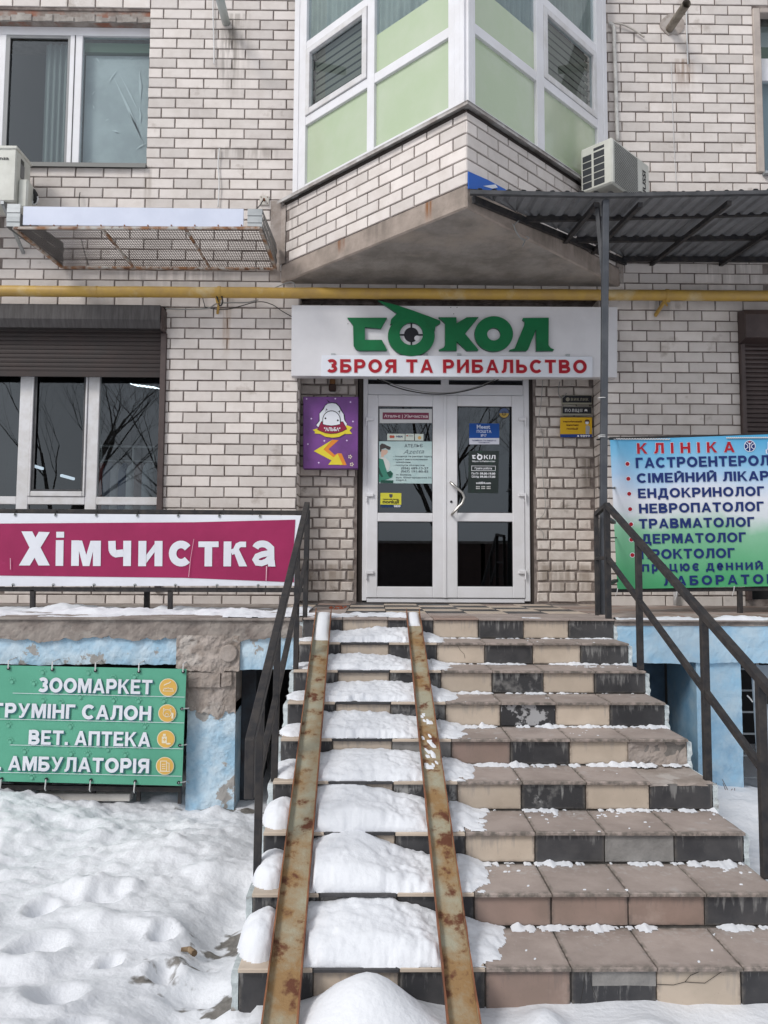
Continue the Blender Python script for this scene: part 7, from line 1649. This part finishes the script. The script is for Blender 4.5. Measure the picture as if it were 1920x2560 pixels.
# leaning pale panel and ladder rungs right of the pillar
m_ = MB(); q = ptsY('k', [(1572, 400), (1700, 400), (1700, 1130), (1618, 1125)], .12); m_.prism(q, (0, .02, 0)); tag(m_.build('door_panel', mat('pale_panel', (.36, .42, .47), .7, c2=(.28, .33, .38), nscale=4)), 'pale grey panel leaning behind the right pillar', 'panel')
ld = thing('ladder', 'thin metal ladder in the dark gap beside the right blue pillar', 'ladder', (1.8, .3, -1.2))
for x in (1.76, 2.02): MB().bar((x, .35, -1.25), (x, .35, -.3), .02).build('rail', GALV, ld)
for k in range(6): MB().bar((1.76, .35, -1.12+k*.15), (2.02, .35, -1.12+k*.15), .012).build('rung', GALV, ld)
bb = MB(); p = at('k', 1640, 560, .05); bb.box(p.x, .02, p.z-.06, p.x+.3, .1, p.z+.06); tag(bb.build('plastic_box', BLKC, bev=.012), 'dark box fixed to the pale panel at the far right', 'box')
cable([at('k', *p, .1) for p in ((1545, 565), (1560, 580), (1575, 600))], .005, WHC, 'short pale hook beside the right blue pillar', 'hook', cat='hook')
# white conduit behind the right railing
m_ = MB(); a = at('f', 1095, 1900, W-.06); m_.tube([(a.x, W-.06, .0), (a.x, W-.06, .40)], .022, 10); tag(m_.build('conduit', WPVC_D, smooth=True), 'short white pipe rising from the terrace behind the clinic banner', 'pipe')
cable([at('f', *p, YA-.03) for p in ((285, 610), (275, 750), (262, 850), (290, 980), (285, 1180), (300, 1400), (248, 1480), (285, 1540), (290, 1580))], .0028, GREYC, 'thin beige wire wandering down the bricks right of the doors')
cable([at('f', *p, YA-.04) for p in ((390, 620), (380, 680), (395, 720), (420, 705), (430, 690))], .0045, GREYC, 'loose grey wire loop above the police call plates')

# ================================================================== unseen low garages, added to darken the reflections in the glass
for k in range(5):
    g_ = thing('added_garage', ('leftmost', 'second from left', 'middle', 'second from right', 'rightmost')[k] + ' of the unseen garages added to darken the glass reflections', 'added_garage', (-14+k*6.2, -27, -1.25), 'garages added to darken the glass')
    x = -14+k*6.2; MB().box(x, -31, -1.3, x+6, -27, 1.5).build('wall', mat('dark_red_brick', (.10, .06, .05), .9, c2=(.07, .045, .04), nscale=3), g_)
    MB().box(x-.1, -31.1, 1.5, x+6.1, -26.8, 1.62).build('roof', CONC, g_); MB().box(x+1.2, -26.99, -1.3, x+4.8, -26.9, 1.1).build('door', BROWN, g_)
# ================================================================== bare trees across the yard, behind the viewer; seen only in the glass
BARK = mat('bark', (.07, .055, .045), .95, c2=(.035, .03, .025), nscale=14)
def tree(x, y, h, seed, label):
    rg = random.Random(seed); t = thing('bare_tree', label, 'tree', (x, y, -1.25), 'bare trees across the yard'); tr = MB(); br = MB()
    def grow(p, d, r, l, lev):
        pts = [p]; rad = [r]; q = p.copy(); dd_ = d.copy()
        for i in range(4): dd_ = (dd_ + Vector((rg.uniform(-.16, .16), rg.uniform(-.16, .16), rg.uniform(-.05, .12)))).normalized(); q = q + dd_*l/4; pts.append(q.copy()); rad.append(r*(1-.13*(i+1)))
        (tr if lev == 0 else br).tube(pts, r, 7 if lev < 2 else 4, radii=rad)
        if lev >= 6: return
        for k in range((5 if lev == 0 else 3) + (1 if lev in (1, 2, 3) else 0)):
            s = pts[-1] if k < 2 else pts[rg.choice((2, 3))]; an = rg.uniform(0, 6.28); sp = rg.uniform(.35, .8)
            nd = (dd_*math.cos(sp) + Vector((math.cos(an), math.sin(an), rg.uniform(0, .6)))*math.sin(sp)).normalized(); grow(s.copy(), nd, rad[-1]*rg.uniform(.5, .8), l*rg.uniform(.58, .8), lev+1)
    grow(Vector((x, y, -1.3)), Vector((rg.uniform(-.1, .1), 0, 1)), h*.024, h*.34, 0)
    tr.build('trunk', BARK, t, fix=False); br.build('crown', BARK, t, fix=False)
for i, (x, y, h, lab) in enumerate(((-6.5, -15, 11, 'bare tree leftmost across the yard'), (-2.6, -13.5, 10, 'bare tree left of the stair axis across the yard'), (1.6, -14.5, 11, 'bare tree on the stair axis across the yard'), (4.6, -17, 12, 'bare tree right of the stair axis across the yard'), (9, -16, 11, 'bare tree rightmost across the yard'), (-12, -18, 13, 'bare tree far left across the yard'))):
    tree(x, y, h, 20+i, lab)
